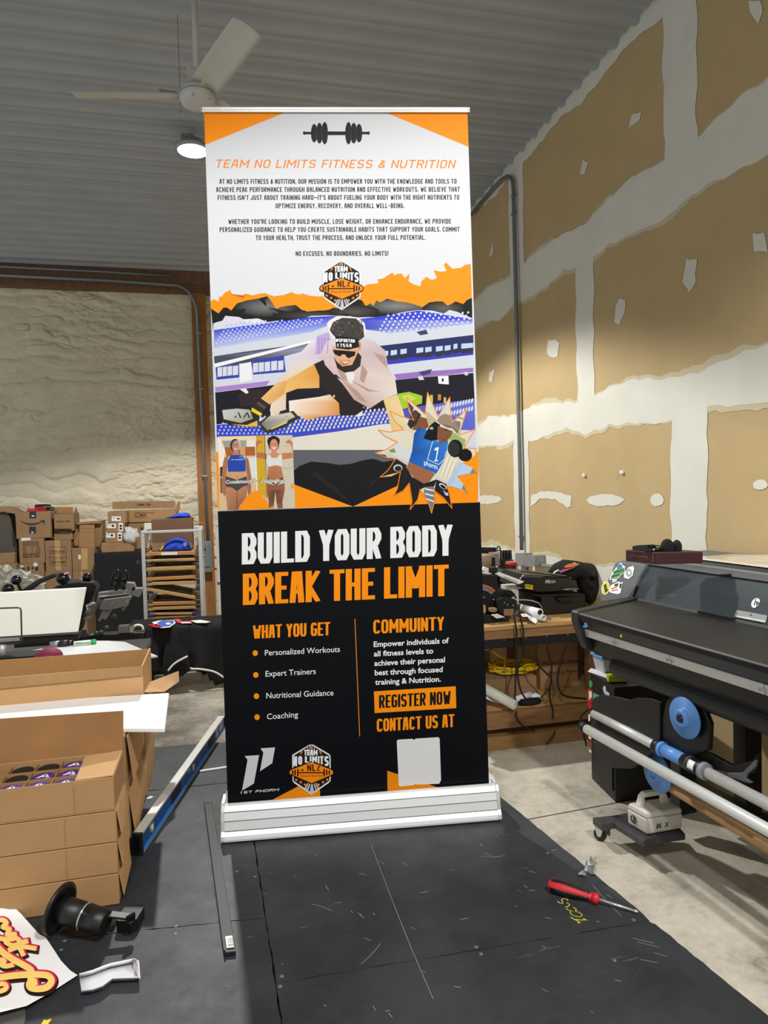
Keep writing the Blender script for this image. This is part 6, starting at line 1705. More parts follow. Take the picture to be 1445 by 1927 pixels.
onsh([(1000, 412), (1040, 408), (1075, 430), (1150, 428), (1165, 450), (1070, 452), (1030, 440)], mat('print_red', (206, 70, 84), .6), 'red_lettering', .007)
onsh([(1150, 425), (1240, 418), (1330, 434), (1290, 445), (1200, 445)], M_label, 'white_lettering', .007)
onsh([(1060, 440), (1140, 436), (1150, 444), (1070, 448)], M_label, 'white_lettering', .010)
cp = thing('baseball_cap', ony(258, 1192, YT-.1), 'black cap with a white-edged brim at the left corner of the draped table', 'cap')
cp.location.z = .50; ORG[cp.name] = V(cp.location)
p = ony(*c3(672, 500), YT-.06); m = MB(); m.ball(p, (.065, .07, .05), 16); put('crown', m, M_cloth, cp)
m = MB(); m.tube(smooth([tuple(ony(*c3(*q), YT-.14)) for q in ((630, 492), (645, 470), (680, 464), (710, 475), (720, 510))], 4), .010, 8); put('white_brim_edge', m, M_label, cp)

# ------------------------------------------------------------------ workbench by the right wall
c5 = lambda x, y: (890+x*.10381, 1015+y*.10381)
c6 = lambda x, y: (970+x*.11765, 1040+y*.11765)
c7 = lambda x, y: (890+x*.15225, 1190+y*.15225)
YE = 4.12
wbn = thing('workbench', (2.0, 4.8, 0), 'timber workbench with plywood top and lower shelf along the right wall', 'workbench')
mb = MB(); mb.bx(1.30, 2.52, YE-.01, 5.5, .775, .80); put('top_board', mb, M_wood, wbn)
mb = MB(); mb.bx(1.30, 2.52, YE, YE+.04, .715, .775); mb.bx(1.30, 2.52, 5.46, 5.5, .715, .775); mb.bx(1.30, 1.34, YE+.04, 5.46, .715, .775); put('apron', mb, M_wood2, wbn)
mb = MB(); mb.bx(1.30, 2.50, YE+.01, YE+.06, .655, .712); put('black_rail', mb, M_blk2, wbn)
for x in (1.75, 1.9, 2.05, 2.2):
    m = MB(); m.cyl((x, YE+.010, .705), (x, YE+.006, .705), .004, n=8); put('rail_screw', m, M_chrome, wbn)
for x0, x1, y in ((1.46, 1.60, 4.62), (1.62, 1.72, 4.66), (1.74, 1.84, 4.7), (1.85, 1.90, 4.74)):
    mb = MB(); mb.bx(x0, x1, y, y+.04, .23, .775); put('leg_board', mb, M_wood, wbn)
for x in (1.32, 2.46):
    for y in (YE+.2, 5.40):
        mb = MB(); mb.bx(x, x+.06, y, y+.06, 0, .715); put('leg', mb, M_wood2, wbn)
mb = MB(); mb.bx(1.30, 2.50, YE+.03, 5.45, .235, .25); put('shelf_board', mb, M_wood, wbn)
mb = MB(); mb.bx(1.30, 2.50, YE-.01, YE+.03, .135, .242); put('shelf_beam', mb, M_wood2, wbn)
mb = MB(); mb.bx(1.30, 2.50, YE+.03, 5.4, .135, .235) if False else mb.bx(1.30, 2.50, 5.36, 5.4, .135, .235); put('rear_beam', mb, M_wood2, wbn)
mb = MB(); mb.bx(1.25, 2.45, YE-.02, YE+.09, 0, .088); put('floor_timber', mb, mat('rough_timber', (150, 112, 68), .8, var=.25, vscale=6, stretch=(1.2, 9, 9), bump=.1), label='rough timber beam on the concrete under the workbench', cat='timber')
m = MB(); a, b = ony(905, 1221, 4.3), ony(925, 1223, 4.3); m.cyl(a, b, .006, n=8); put('hook_rod', m, M_galv, wbn)
# boxes on the shelf
ZS = .2505
x0, x1 = ony(1016, 1260, 4.45).x, 2.45
t = thing('carton', ((x0+x1)/2, 4.6, ZS), 'large carton printed Multi-Functional Heating Press on the lower shelf', 'box')
mb = MB(); mb.bx(x0, x1, 4.45, 4.85, ZS, .69); put('box_body', mb, M_card, t, bev=.004)
M7 = c7
words(t, 'box_text', 'Multi-Functional', c7, 862, 1336, 412, 48, 4.45, low=True); words(t, 'box_text', 'Heating Press', c7, 902, 1304, 528, 44, 4.45, low=True)
for k, y in enumerate((258, 355, 458)):
    deco(t, 'handling_symbol', [pq(1358, y, 1426, y+74)], 4.45, M_ink, c7)
deco(t, 'symbol_mark', [[(1372, 290), (1392, 272), (1412, 290), (1396, 290), (1396, 318), (1388, 318), (1388, 290)], [(1374, 372), (1410, 372), (1396, 392), (1396, 414), (1408, 420), (1376, 420), (1388, 414), (1388, 392)], [(1378, 492), (1392, 476), (1400, 476), (1400, 522), (1388, 522), (1388, 496)]], 4.45, M_card, c7, .004)
deco(t, 'label_patch', [pq(1225, 600, 1330, 700)], 4.45, M_card2, c7)
x0, x1 = ony(962, 1240, 4.6).x, ony(1012, 1240, 4.6).x
t = thing('carton', ((x0+x1)/2, 4.7, ZS), 'shadowed brown carton behind the yellow cord, left of the heating press carton', 'box')
mb = MB(); mb.bx(x0+.08, x1+.12, 4.87, 5.2, ZS, .68); put('box_body', mb, M_card3, t, bev=.004)
x0, x1 = ony(912, 1290, 4.30).x, ony(1010, 1290, 4.30).x
t = thing('carton', ((x0+x1)/2, 4.4, ZS), 'low brown carton on the shelf carrying the coiled yellow cord', 'box')
mb = MB(); mb.bx(x0, x1, 4.30, 4.60, ZS, .40); put('box_body', mb, M_card3, t, bev=.004)
mb = MB(); mb.bx(x0, x1, 4.297, 4.2995, .33, .335); put('lid_line', mb, M_cardin, t)
cc = V((ony(965, 1283, 4.45).x, 4.45, .405))
mb = MB(); path = []
for k in range(150):
    an = k*.28; r = .155+.022*math.sin(k*.9)+.012*math.sin(k*.37)
    path.append(cc+V((math.cos(an)*r, math.sin(an)*r*.72, .008+.0003*k+.006*math.sin(k*1.3))))
path += [cc+V((-.06, -.02, .09)), cc+V((-.11, 0, .12)), cc+V((-.15, .01, .155))]
mb.tube(path, .0075, 7); yc = put('yellow_cord', mb, mat('yellow_cord', (220, 186, 24), .5), label='coiled yellow extension cord on the low brown carton', cat='cord')
m = MB(); m.cyl(cc+V((-.15, .01, .155)), cc+V((-.175, .012, .185)), .009, n=8); o = put('cord_plug', m, M_blk, yc)
o.location = (0, 0, 0)
# white tube and papers on the shelf
a, b = ony(890, 1283, 4.28), ony(970, 1328, 4.06)
m = MB()
def pipe_hollow(m, a, b, r, ri, n=20):
    ax = (b-a).normalized(); L = (b-a).length; m.lathe(a, ax, [(0, r), (L, r), (L, ri), (L*.7, ri), (L*.7, .001)], n)
    return m
put('white_tube', pipe_hollow(m, a, b, .032, .026), mat('pvc_white', (214, 216, 206), .4), label='white plastic tube lying across the bench shelf, its open end forward', cat='tube')
m = MB(); g = [[ony(x, y, 4.24)+V((0, .0, 0)) for x, y in ((905, 1300), (925, 1312), (945, 1320))], [ony(x, y, 4.18) for x, y in ((905, 1309), (925, 1319), (948, 1324))]]
m.sheet(g, .004, (0, 0, 1)); put('paper_sheets', m, M_paper, label='stack of white paper sheets under the white tube on the shelf', cat='paper')
m = MB(); pipe_hollow(m, ony(968, 1318, 4.2), ony(998, 1307, 4.26), .022, .019); put('paper_roll', m, M_paper, label='short white paper roll on the shelf behind the white tube', cat='paper roll')
m = lump(c7, [(700, 800), (720, 775), (780, 750), (835, 775), (830, 800), (760, 830)], 4.24, .03, 8); put('paper_bag', m, M_paper, label='crumpled white paper at the right of the short paper roll', cat='paper')
m = lump(c7, [(560, 880), (600, 840), (700, 820), (820, 810), (850, 850), (720, 895), (600, 905)], 4.17, .03, 9); put('black_bag', m, M_cloth, label='flat black bag on the shelf under the crumpled paper', cat='bag')

# ------------------------------------------------------------------ on the bench
ZB = .801
hp = thing('heat_press', ony(1050, 1165, 4.38), 'black heat press machine with yellow warning label on the workbench', 'machine')
hp.location.z = ZB; ORG[hp.name] = V(hp.location)
def hpp(nm, pts, Y, dp, mt, bev=.008):
    m = slab(pts, Y, dp, c6); m.v = [V((p.x, p.y, max(p.z, ZB+.001))) for p in m.v]; return put(nm, m, mt, hp, bev=bev)
a, b = ony(*c6(60, 1000), 4.34), ony(*c6(1130, 1000), 4.34)
mb = MB(); mb.bx(ony(*c6(420, 1000), 4.34).x, b.x, 4.34, 4.72, ZB, ony(*c6(500, 700), 4.34).z); put('base', mb, M_blk, hp, bev=.01)
hpp('base_housing', [(60, 580), (380, 690), (400, 1000), (70, 990)], 4.40, .3, M_blk)
hpp('upper_platen', [(60, 560), (70, 420), (130, 350), (250, 345), (500, 368), (905, 412), (980, 440), (1010, 600), (700, 612), (370, 632)], 4.36, .34, mat('press_hood', (30, 30, 30), .3))
hpp('painted_top_highlight', [(90, 395), (180, 345), (480, 365), (400, 405)], 4.352, .01, mat('press_hood_highlight', (74, 74, 70), .35), .002)  # highlight along the hood's top, put in as a lighter colour
hpp('lower_platen', [(180, 640), (400, 690), (700, 672), (1060, 650), (1060, 690), (700, 700), (395, 715)], 4.33, .36, M_blk2)
hpp('handle_bar', [(120, 292), (1000, 395), (990, 415), (130, 312)], 4.33, .03, M_blkgl)
hpp('control_panel', [(650, 720), (860, 715), (960, 740), (940, 790), (730, 800)], 4.31, .04, M_blkgl)
hwl = hpp('warning_label', [(145, 505), (278, 520), (275, 592), (145, 572)], 4.352, .003, M_yel, 0)
mb = MB(); 
for q in ([(150, 515), (165, 516), (165, 568), (150, 566)], [(178, 525), (262, 534), (262, 545), (178, 536)], [(178, 552), (262, 562), (262, 566), (178, 556)]): mb.prism([ony(*c6(*p), 4.349) for p in q], (0, .001, 0))
put('label_print', mb, M_ink, hwl)
o, e = ony(*c6(478, 495), 4.352), ony(*c6(636, 482), 4.352)
mb = MB(); gtext(mb, 'PRESS', o, (e-o).normalized(), ZU, .018, (e-o).length); o2, e2 = ony(*c6(478, 458), 4.352), ony(*c6(545, 452), 4.352); gtext(mb, 'HEAT', o2, (e2-o2).normalized(), ZU, .008, (e2-o2).length)
put('machine_text', mb, mat('pale_print', (200, 200, 196), .5), hp)
hpp('chrome_strip', [(760, 585), (860, 570), (1010, 572), (1010, 588), (880, 588), (830, 600), (770, 598)], 4.32, .01, M_alu2, .001)
bs = thing('black_tshirt', ony(1090, 1100, 4.4), 'black t-shirt with orange and pink print thrown over the heat press', 'shirt')
shp = [(585, 330), (680, 200), (760, 160), (840, 122), (960, 135), (1060, 150), (1130, 180), (1220, 175), (1300, 170), (1370, 240), (1440, 320), (1440, 480), (1400, 640), (1340, 800), (1180, 820), (1100, 700), (1010, 560), (960, 400), (780, 360)]
put('cloth', lump(c6, shp, 4.42, .10, 6, rough=.03), M_cloth, bs)
for nm, q, mt in (('orange_print', [(780, 225), (850, 185), (930, 170), (1020, 172), (1000, 200), (880, 235), (800, 240)], mat('orange_print', (226, 130, 50), .7)), ('pink_print', [(700, 300), (780, 265), (880, 250), (960, 225), (940, 240), (820, 285), (720, 325)], mat('pink_print', (190, 90, 130), .7)),
                  ('white_print', [(600, 330), (640, 290), (690, 270), (700, 285), (650, 310), (612, 338)], M_label), ('white_print', [(920, 165), (960, 160), (965, 172), (930, 178)], M_label)):
    m = slab(q, 4.305, .006, c6); put(nm, m, mt, bs)
def bnc(nm, label, cat, pts, Y, dp, mt, bev=.004, z0=None, parent=None):
    m = slab(pts, Y, dp, c5)
    if z0 is not None:
        zz_ = min(p.z for p in m.v); lo = [p for p in m.v if p.z < zz_+.02]; m.v = [V((p.x, p.y, z0)) if p.z < zz_+.02 else p for p in m.v]
    return put(nm, m, mt, parent, label, cat, bev=bev)
bm = thing('cap_press', ony(925, 1165, 4.25), 'black press machine with an orange-topped arc, at the banner edge on the bench', 'machine')
bm.location.z = ZB; ORG[bm.name] = V(bm.location)
for args in (('base_plate', [(60, 1380), (650, 1395), (660, 1500), (60, 1510)], 4.22, .16, M_blk2), ('column', [(60, 640), (300, 640), (440, 660), (450, 960), (330, 1360), (60, 1390)], 4.30, .2, M_blk), ('motor_box', [(420, 1090), (520, 1060), (760, 1085), (810, 1120), (800, 1260), (740, 1370), (560, 1390), (450, 1300)], 4.24, .16, M_blk),
             ('motor_shroud', [(420, 970), (560, 920), (700, 940), (760, 1030), (700, 1060), (430, 1070)], 4.33, .12, M_blk2), ('brown_plate', [(560, 1265), (740, 1262), (740, 1385), (560, 1390)], 4.236, .01, M_card3), ('wood_handle', [(160, 1195), (235, 1200), (235, 1340), (160, 1350)], 4.2, .04, M_wood), ('brown_grip', [(325, 1255), (440, 1248), (440, 1310), (325, 1325)], 4.2, .05, M_card3),
             ('clamp', [(290, 520), (440, 500), (460, 600), (300, 610)], 4.32, .05, M_blk)):
    m = slab(args[1], args[2], args[3], c5); put(args[0], m, args[4], bm, bev=.006)
arcs = lambda r0, r1: [(160+r1*math.sin(a), 1150-r1*math.cos(a)) for a in [k*.12 for k in range(0, 8)]]+[(160+r0*math.sin(a), 1150-r0*math.cos(a)) for a in [k*.12 for k in range(7, -1, -1)]]
m = slab(arcs(300, 330), 4.28, .06, c5); put('orange_arc', m, mat('orange_rubber', (206, 104, 50), .6), bm)
m = slab(arcs(225, 298), 4.285, .04, c5); put('grey_arc', m, M_alu2, bm)
for x, y in ((565, 1145), (720, 1195), (620, 1180), (795, 1135), (370, 1090), (190, 1050)):
    p = ony(*c5(x, y), 4.236); m = MB(); m.cyl(p, p-V((0, .006, 0)), .005, n=8); put('screw', m, M_galv, bm)
m = MB(); m.tube([ony(*c5(x, y), 4.28) for x, y in ((570, 960), (600, 925), (680, 935), (740, 990), (780, 1070))], .006, 8); put('cable', m, M_blk, bm)
pd = thing('paddle_tool', ony(955, 1090, 4.36), 'white flat paddle lever pointing right above the small white box', 'tool')
for nm, q, mt in (('paddle', [(395, 625), (470, 590), (930, 765), (900, 790), (830, 812), (505, 680)], M_white), ('neck', [(150, 560), (200, 495), (330, 540), (330, 575), (180, 580)], M_white), ('neck_lower', [(150, 610), (260, 575), (350, 620), (280, 645)], M_white)):
    m = slab(q, 4.33, .02, c5); put(nm, m, mt, pd, bev=.003)
m = MB(); lines3(m, [(560, 680), (800, 770)], 1.0, 4.33, c5, .002); put('printed_scale', m, M_char, pd)
p = ony(*c5(690, 800), 4.95)
bt = thing('bottle', V((p.x, 4.95, ZB)), 'tall black bottle with a red cap on the bench', 'bottle')
zt_ = ony(*c5(690, 412), 4.95).z; r_b = abs(ony(*c5(790, 600), 4.95).x-ony(*c5(595, 600), 4.95).x)/2
m = MB(); m.lathe((p.x, 4.95, ZB), ZU, [(0, r_b*.95), (.01, r_b), (zt_-ZB-.03, r_b), (zt_-ZB-.02, r_b*.96)], 24); put('bottle_body', m, M_blk, bt)
m = MB(); m.lathe((p.x, 4.95, zt_-.026), ZU, [(0, r_b*.99), (.02, r_b*.99), (.026, r_b*.9)], 24); put('cap', m, M_red, bt)
m = MB(); m.tube([(p.x+r_b, 4.94, zt_-.01), (p.x+r_b+.012, 4.94, zt_-.05), (p.x+r_b+.004, 4.94, zt_-.11)], .004, 6); put('strap', m, M_red, bt)
x0, x1 = ony(*c5(565, 1000), 4.41).x, ony(*c5(830, 1000), 4.41).x
t = thing('small_box', ((x0+x1)/2, 4.56, ZB), 'small white box on the bench, left of the heat press', 'box')
mb = MB(); mb.bx(x0, x1, 4.41, 4.47, ZB, ony(*c5(700, 825), 4.41).z); put('box_body', mb, mat('off_white_carton', (214, 212, 200), .6), t, bev=.002)
deco(t, 'small_print', [pq(600, 860, 720, 866), pq(600, 880, 690, 886), pq(600, 900, 710, 906)], 4.41, M_char, c5)
# cylinders, crates further back on the bench
rear = thing('fixture_rack', ony(925, 1060, 5.1), 'black slotted rack and drum fixtures at the back of the bench beside the banner', 'rack')
rear.location.z = ZB; ORG[rear.name] = V(rear.location)
for args in (('slotted_rail', [(100, 145), (440, 160), (450, 178), (100, 165)], 5.2, .05, M_blk), ('slotted_rail', [(100, 210), (330, 215), (480, 195), (480, 212), (330, 240), (100, 235)], 5.2, .05, M_blk), ('rack_body', [(100, 236), (320, 236), (330, 300), (100, 300)], 5.2, .1, M_char),
             ('crate', [(500, 205), (700, 195), (712, 360), (500, 375)], 5.3, .02, M_blk), ('crate_base', [(490, 372), (745, 372), (745, 390), (600, 400), (590, 540), (490, 545)], 5.25, .05, M_blk2), ('red_block', [(320, 240), (480, 235), (480, 300), (330, 470)], 5.1, .05, mat('faded_red', (190, 90, 84), .6)),
             ('silver_can', [(370, 255), (475, 250), (490, 480), (380, 490)], 5.05, .06, M_galv), ('grey_shelf', [(430, 520), (600, 560), (600, 770), (440, 640)], 4.9, .04, mat('mid_grey', (112, 114, 118), .6)), ('dark_stand', [(330, 330), (400, 330), (410, 520), (330, 520)], 5.0, .04, M_blk2), ('support_block', [(100, 500), (600, 540), (600, 1340), (100, 1340)], 5.0, .1, M_blk2)):
    m = slab(args[1], args[2], args[3], c5)
    if args[0] == 'support_block': m.v = [V((p.x, p.y, max(p.z, ZB+.001))) for p in m.v]
    put(args[0], m, args[4], rear, bev=.003)
for k in range(6):
    m = slab(pq(135+k*52, 150, 158+k*52, 225), 5.19, .04, c5); put('slat', m, M_blk, rear)
p = ony(*c5(150, 500), 4.9); q = ony(*c5(150, 285), 4.9); r = ony(*c5(325, 400), 4.9).x-p.x
m = MB(); m.lathe(p, ZU, [(0, r), (q.z-p.z, r), (q.z-p.z+.004, r*.97), (q.z-p.z+.005, r*.4)], 28); put('beige_drum', m, mat('beige_drum', (158, 142, 122), .6, var=.1, vscale=20), rear)
m = MB(); m.tube([ony(*c5(x, y), 5.15) for x, y in ((440, 180), (438, 140), (460, 125), (490, 150), (498, 260), (495, 400))], .006, 8); put('black_cable', m, M_blk, rear)
for q in ([(520, 205), (540, 205), (545, 370), (525, 370)], [(565, 200), (580, 200), (585, 370), (570, 370)], [(620, 200), (634, 200), (640, 365), (625, 365)], [(660, 198), (676, 198), (682, 362), (668, 362)]):
    m = slab(q, 5.28, .02, c5); put('slat', m, M_char, rear)
# paper rolls
a, b = ony(*c5(830, 1235), 4.34), ony(*c5(1215, 1330), 4.12)
m = MB(); pipe_hollow(m, a, b, .0265, .018); rl = put('paper_roll', m, M_paper, label='thick white paper roll with a black core end on the bench edge', cat='paper roll')
m = MB(); ax = (b-a).normalized(); m.cyl(b-ax*.004, b+ax*.0008, .018, n=16); o = put('core_plug', m, M_blkgl, rl); o.location = (0, 0, 0)
a, b = ony(*c5(900, 1345), 4.32), ony(*c5(1290, 1425), 4.09)
m = MB(); pipe_hollow(m, a, b, .021, .014); put('paper_roll', m, mat('grey_white_paper', (206, 206, 200), .6), label='thinner paper roll below the thick one, overhanging the bench edge', cat='paper roll')
m = MB(); m.sheet([[ony(*c5(x, y), 4.2) for x, y in ((860, 1350), (960, 1340), (1060, 1400), (1215, 1430))], [ony(*c5(x, y), 4.09) for x, y in ((900, 1400), (990, 1400), (1030, 1465), (1135, 1530))]], .001, ZU); put('paper_flap', m, M_paper, label='loose white paper corner hanging over the bench edge', cat='paper')
m = MB(); g = [[ony(*c5(x, y), 4.3) for x, y in ((790, 1085), (930, 1080), (1080, 1095), (1200, 1140), (1255, 1220), (1262, 1310))], [ony(*c5(x, y), 4.22) for x, y in ((800, 1100), (930, 1098), (1070, 1115), (1185, 1155), (1238, 1230), (1245, 1320))]]
m.sheet(g, .002, ZU); put('clear_sleeve', m, mat('clear_sleeve', (180, 182, 180), .2, alpha=.7), label='curled clear plastic sleeve over the thick paper roll', cat='sleeve')
m = slab([(345, 1375), (460, 1355), (580, 1410), (430, 1435)], 4.18, .02, c5); put('printed_card', m, M_label, label='small printed card on the black base plate of the press', cat='card')
# hanging cords
for k, (pts, r, lab) in enumerate(([((705, 1400), (760, 1500), (780, 1640), (760, 1900), (740, 2300), (735, 2700)), .006, 'a'], )): pass
def cord(pts, r, lab, Y=4.075, m_=None):
    m = MB(); m.tube(smooth([tuple(ony(*c7(*p), Y)) for p in pts], 5), r, 7)
    return put('power_cord', m, m_ or M_blk, label=lab, cat='cord', group='cords hanging from the bench')
cord([(500, -220), (520, -120), (538, 0), (535, 200), (530, 450), (520, 700), (515, 860)], .006, 'leftmost straight black cord hanging from the bench top in front of the yellow coil')
cord([(575, -220), (600, -120), (622, 0), (610, 150), (612, 300), (560, 420), (555, 560), (590, 720), (650, 820)], .006, 'wavy black cord hanging in front of the yellow coil, right of the straight one')
cord([(770, 130), (775, 250), (790, 380), (880, 480), (960, 560), (960, 640), (900, 740), (840, 800)], .006, 'black cord looping left across the heating press carton')
cord([(912, 110), (920, 230), (945, 320), (972, 450), (960, 600), (945, 720), (955, 850), (985, 960), (982, 1060)], .006, 'black cord running down the middle of the heating press carton to the shelf beam')
cord([(1165, 110), (1110, 280), (1070, 420), (1045, 560), (1055, 680), (1110, 770), (1220, 805), (1400, 820)], .007, 'thick black cord curving right toward the printer')
cord([(535, 970), (532, 1020), (560, 1100), (640, 1170), (760, 1215)], .006, 'short black cord under the white tube running to the floor', 4.07)
cord([(1430, 950), (1350, 1020), (1325, 1080), (1340, 1150), (1380, 1300), (1400, 1390), (1402, 1440)], .005, 'thin black cord bowed beside the black sticker cabinet', 4.0)
cord([(1015, 1215), (980, 1290), (900, 1385)], .005, 'black cord lying over the rough floor timber', 4.075)
# conduit and boxes on the right wall
XC = 2.515
wc = thing('wall_conduit', onx(979, 1040, XC), 'grey conduit running down the right wall to a pair of junction boxes', 'pipe')
pts = [onx(x, y, XC) for x, y in ((981.5, 1035), (979, 900), (974, 700), (970, 520), (967, 400), (966, 355))]
top = [onx(x, y, XC) for x, y in ((965, 342), (961, 334), (954, 332), (944, 338), (930, 352), (886, 404))]
m = MB(); m.tube(pts+top, .017, 10); put('pipe', m, M_pipe, wc)
for y in (368, 402, 1010):
    p = onx(966.5 if y < 900 else 980.5, y, XC+.01); m = MB(); m.box(p, (.03, .06, .018)); put('strap', m, M_galv, wc)
for q, dp in (([(969, 1041), (986, 1041), (987, 1064), (969, 1066)], .07), ([(986, 1045), (1007, 1045), (1006, 1066), (987, 1067)], .09)):
    P3 = [onx(x, y, XC-dp+.03) for x, y in q]; m = MB(); m.prism(P3, (dp, 0, 0)); put('junction_box', m, M_galv, wc, bev=.004)
m = MB(); m.tube([onx(x, y, XC) for x, y in ((1002, 1062), (1030, 1065), (1062, 1068), (1100, 1069))], .016, 10); put('horizontal_pipe', m, M_galv, wc)
P3 = [onx(x, y, XC) for x, y in ((980, 1064), (988, 1064), (988, 1078), (980, 1076))]; m = MB(); m.prism(P3, (.02, 0, 0)); put('drop_plate', m, M_galv, wc)
for k, (x, y) in enumerate(((1099, 894), (1170, 888.5))):
    p = onx(x, y, 2.54); m = MB(); m.box(p, (.018, .028, .022)); put('wall_clip', m, M_label, label=['left of the two small white clips on the tan wall', 'right of the two small white clips on the tan wall'][k], cat='clip', group='small clips on the wall', bev=.003)
# ------------------------------------------------------------------ wide-format printer on the right
R0 = V((1.711, 3.019, 0)); UD = V((.104, -.9946, 0)); VD = V((.9946, .104, 0))
def Q(u, v, z): return R0+UD*u+VD*v+ZU*z
def onpl(x, y, p0, n):
    r = ray(x, y); return CAM+r*((p0-CAM).dot(n)/r.dot(n))
prn = thing('wide_format_printer', Q(.9, .4, 0), 'black and grey wide-format printer with a clear window along the right wall', 'printer')
UE = 2.05
M_prt = mat('printer_dark', (38, 38, 37), .5, var=.05, vscale=10)
M_prg = mat('printer_grey', (98, 99, 101), .5, var=.05, vscale=10)
M_prb = mat('printer_black', (10, 10, 11), .4)
def ext(nm, prof, u0, u1, mt, bev=.004):
    m = MB(); m.prism([Q(u0, v, z) for v, z in prof], UD*(u1-u0)); return put(nm, m, mt, prn, bev=bev)
ext('front_tray', [(-.040, 1.082), (-.047, 1.074), (-.047, 1.055), (-.004, 1.002), (.02, .995), (.20, .96), (.34, 1.0), (.34, 1.120)], 0, UE, M_prt, .003)
ext('front_skirt', [(-.0475, 1.073), (-.0475, 1.056), (-.0045, 1.003), (-.0060, 1.000), (-.049, 1.054), (-.049, 1.073)], .003, UE, M_prb, 0)
ext('tray_end_cap', [(-.044, 1.088), (-.052, 1.078), (-.052, 1.03), (.0, .90), (.06, .88), (.34, .96), (.36, 1.03), (.34, 1.13)], -.055, 0, M_prt, .006)
# silver front rail in sections
L0 = .0
for k, (u0, u1) in enumerate(((-.02, .222), (.226, .57), (.574, 1.02), (1.024, 1.5), (1.504, 2.0))):
    rsec = ext('rail_section', [(-.008, 1.000), (-.012, .994), (-.006, .962), (.012, .958), (.012, 1.000)], u0, u1, M_alu, .0015)
    if True:
        for uu in (u0+.010, u1-.010):
            m = MB(); p = Q(uu, -.011, .978); m.cyl(p, p-VD*.004, .0065, n=12); put('rail_screw', m, M_chrome, rsec)
ext('lower_beam', [(.02, .957), (.03, .90), (.07, .86), (.14, .85), (.24, .88), (.26, .957)], -.04, UE, M_prb, .008)
ext('lower_roller', [(.10+.05*math.cos(a), .83+.05*math.sin(a)) for a in [6.2832*k/16 for k in range(16)]], .10, UE, M_prb, 0)
# window and its frame
W0, W1 = (.315, 1.115), (.405, 1.285)
def WP(u, k, off=0):
    n = V((-(W1[1]-W0[1]), (W1[0]-W0[0]))); n = n.normalized()
    return Q(u, W0[0]+(W1[0]-W0[0])*k+n.x*off, W0[1]+(W1[1]-W0[1])*k+n.y*off)
m = MB(); m.prism([WP(-.05, 0), WP(UE-.1, 0), WP(UE-.1, 1), WP(-.05, 1)], WP(0, 0, .004)-WP(0, 0)); 
mw = mat('smoked_window', (92, 100, 104), .15, alpha=.42); put('window_pane', m, mw, prn)
M_wf = mat('window_frame_black', (14, 14, 15), .5)
for nm, k0, k1, u0, u1 in (('window_trim', -.035, .03, -.06, UE-.1), ('window_trim', .97, 1.05, -.06, UE-.1), ('window_trim', 0, 1, -.065, -.045)):
    m = MB(); m.prism([WP(u0, k0, .005), WP(u1, k0, .005), WP(u1, k1, .005), WP(u0, k1, .005)], WP(0, 0, .009)-WP(0, 0)); put(nm, m, M_wf, prn)
# interior seen through it
ext('inner_floor', [(.335, 1.10), (.335, 1.112), (.62, 1.112), (.62, 1.10)], -.05, UE-.1, M_prb, 0)
ext('inner_back', [(.58, 1.112), (.56, 1.20), (.57, 1.285), (.60, 1.285), (.60, 1.112)], -.05, UE-.1, mat('inner_grey', (60, 64, 66), .6), 0)
ext('carriage_beam', [(.45, 1.19), (.45, 1.245), (.50, 1.245), (.50, 1.19)], -.05, UE-.1, mat('carriage_grey', (84, 88, 90), .5), .003)
m = MB(); m.prism([Q(-.045, .34, 1.115), Q(.06, .36, 1.115), Q(-.01, .42, 1.24)], VD*.02); put('inner_gusset', m, mat('pale_grey_plastic', (150, 158, 160), .5), prn)
# upper hood
ext('upper_hood', [(.398, 1.288), (.405, 1.318), (.425, 1.330), (.80, 1.335), (.80, .95), (.605, .95), (.605, 1.288)], -.06, UE, M_prg, .006)
ext('hood_slot', [(.408, 1.3195), (.412, 1.3195), (.424, 1.331), (.420, 1.3315)], .13, UE, M_prb, 0)
# left end housing with stickers
p0 = Q(-.15, .305, 1.12); nrmC = (V((0, 0, 1)).cross(UD)); 
fn = (Q(0, .29, 1.10)-Q(0, .40, 1.33)).cross(UD).normalized()
if fn.dot(CAM-p0) < 0: fn = -fn
p0 = Q(-.1, .29, 1.10)
cap_px = [(1128, 1134), (1131, 1122), (1136, 1108), (1147, 1083), (1154, 1066), (1158, 1059), (1167, 1056), (1216, 1062), (1213, 1070), (1203, 1087), (1192, 1112), (1186, 1121), (1180, 1127)]
m = MB(); cp3 = [onpl(x, y, p0, fn) for x, y in cap_px]; m.prism(cp3, VD*.42-ZU*.0); put('end_housing', m, mat('housing_grey', (84, 86, 91), .5, var=.05, vscale=10), prn, bev=.008)
cS = lambda x, y: (1080+x*.2526, 1000+y*.2526)
STK = []
LASTS = []
def stick(nm, pts, mt, up=.003):
    m = MB(); P3 = [onpl(*cS(*p), p0+fn*up, fn) for p in pts]; m.prism(P3, -fn*.0006)
    o = put(nm, m, mt, prn if up == .003 else LASTS[-1])
    if up == .003: LASTS.append(o)
    return o
M_grn = mat('sticker_green', (60, 150, 70), .5); M_dg = mat('sticker_dark', (34, 44, 40), .5); M_sb = mat('sticker_blue', (60, 110, 170), .5); M_sy = mat('sticker_yellow', (216, 206, 40), .5)
stick('green_sticker', [(300, 290), (325, 245), (350, 233), (362, 250), (380, 262), (378, 310), (350, 325), (330, 350), (265, 362), (268, 340), (285, 300)], M_label)
stick('green_sticker_print', [(306, 292), (330, 270), (375, 272), (374, 306), (346, 320), (326, 342), (274, 354), (276, 338)], M_grn, .0040); stick('sticker_globe', ell(338, 262, 22, 20, 14), M_sb, .0041)
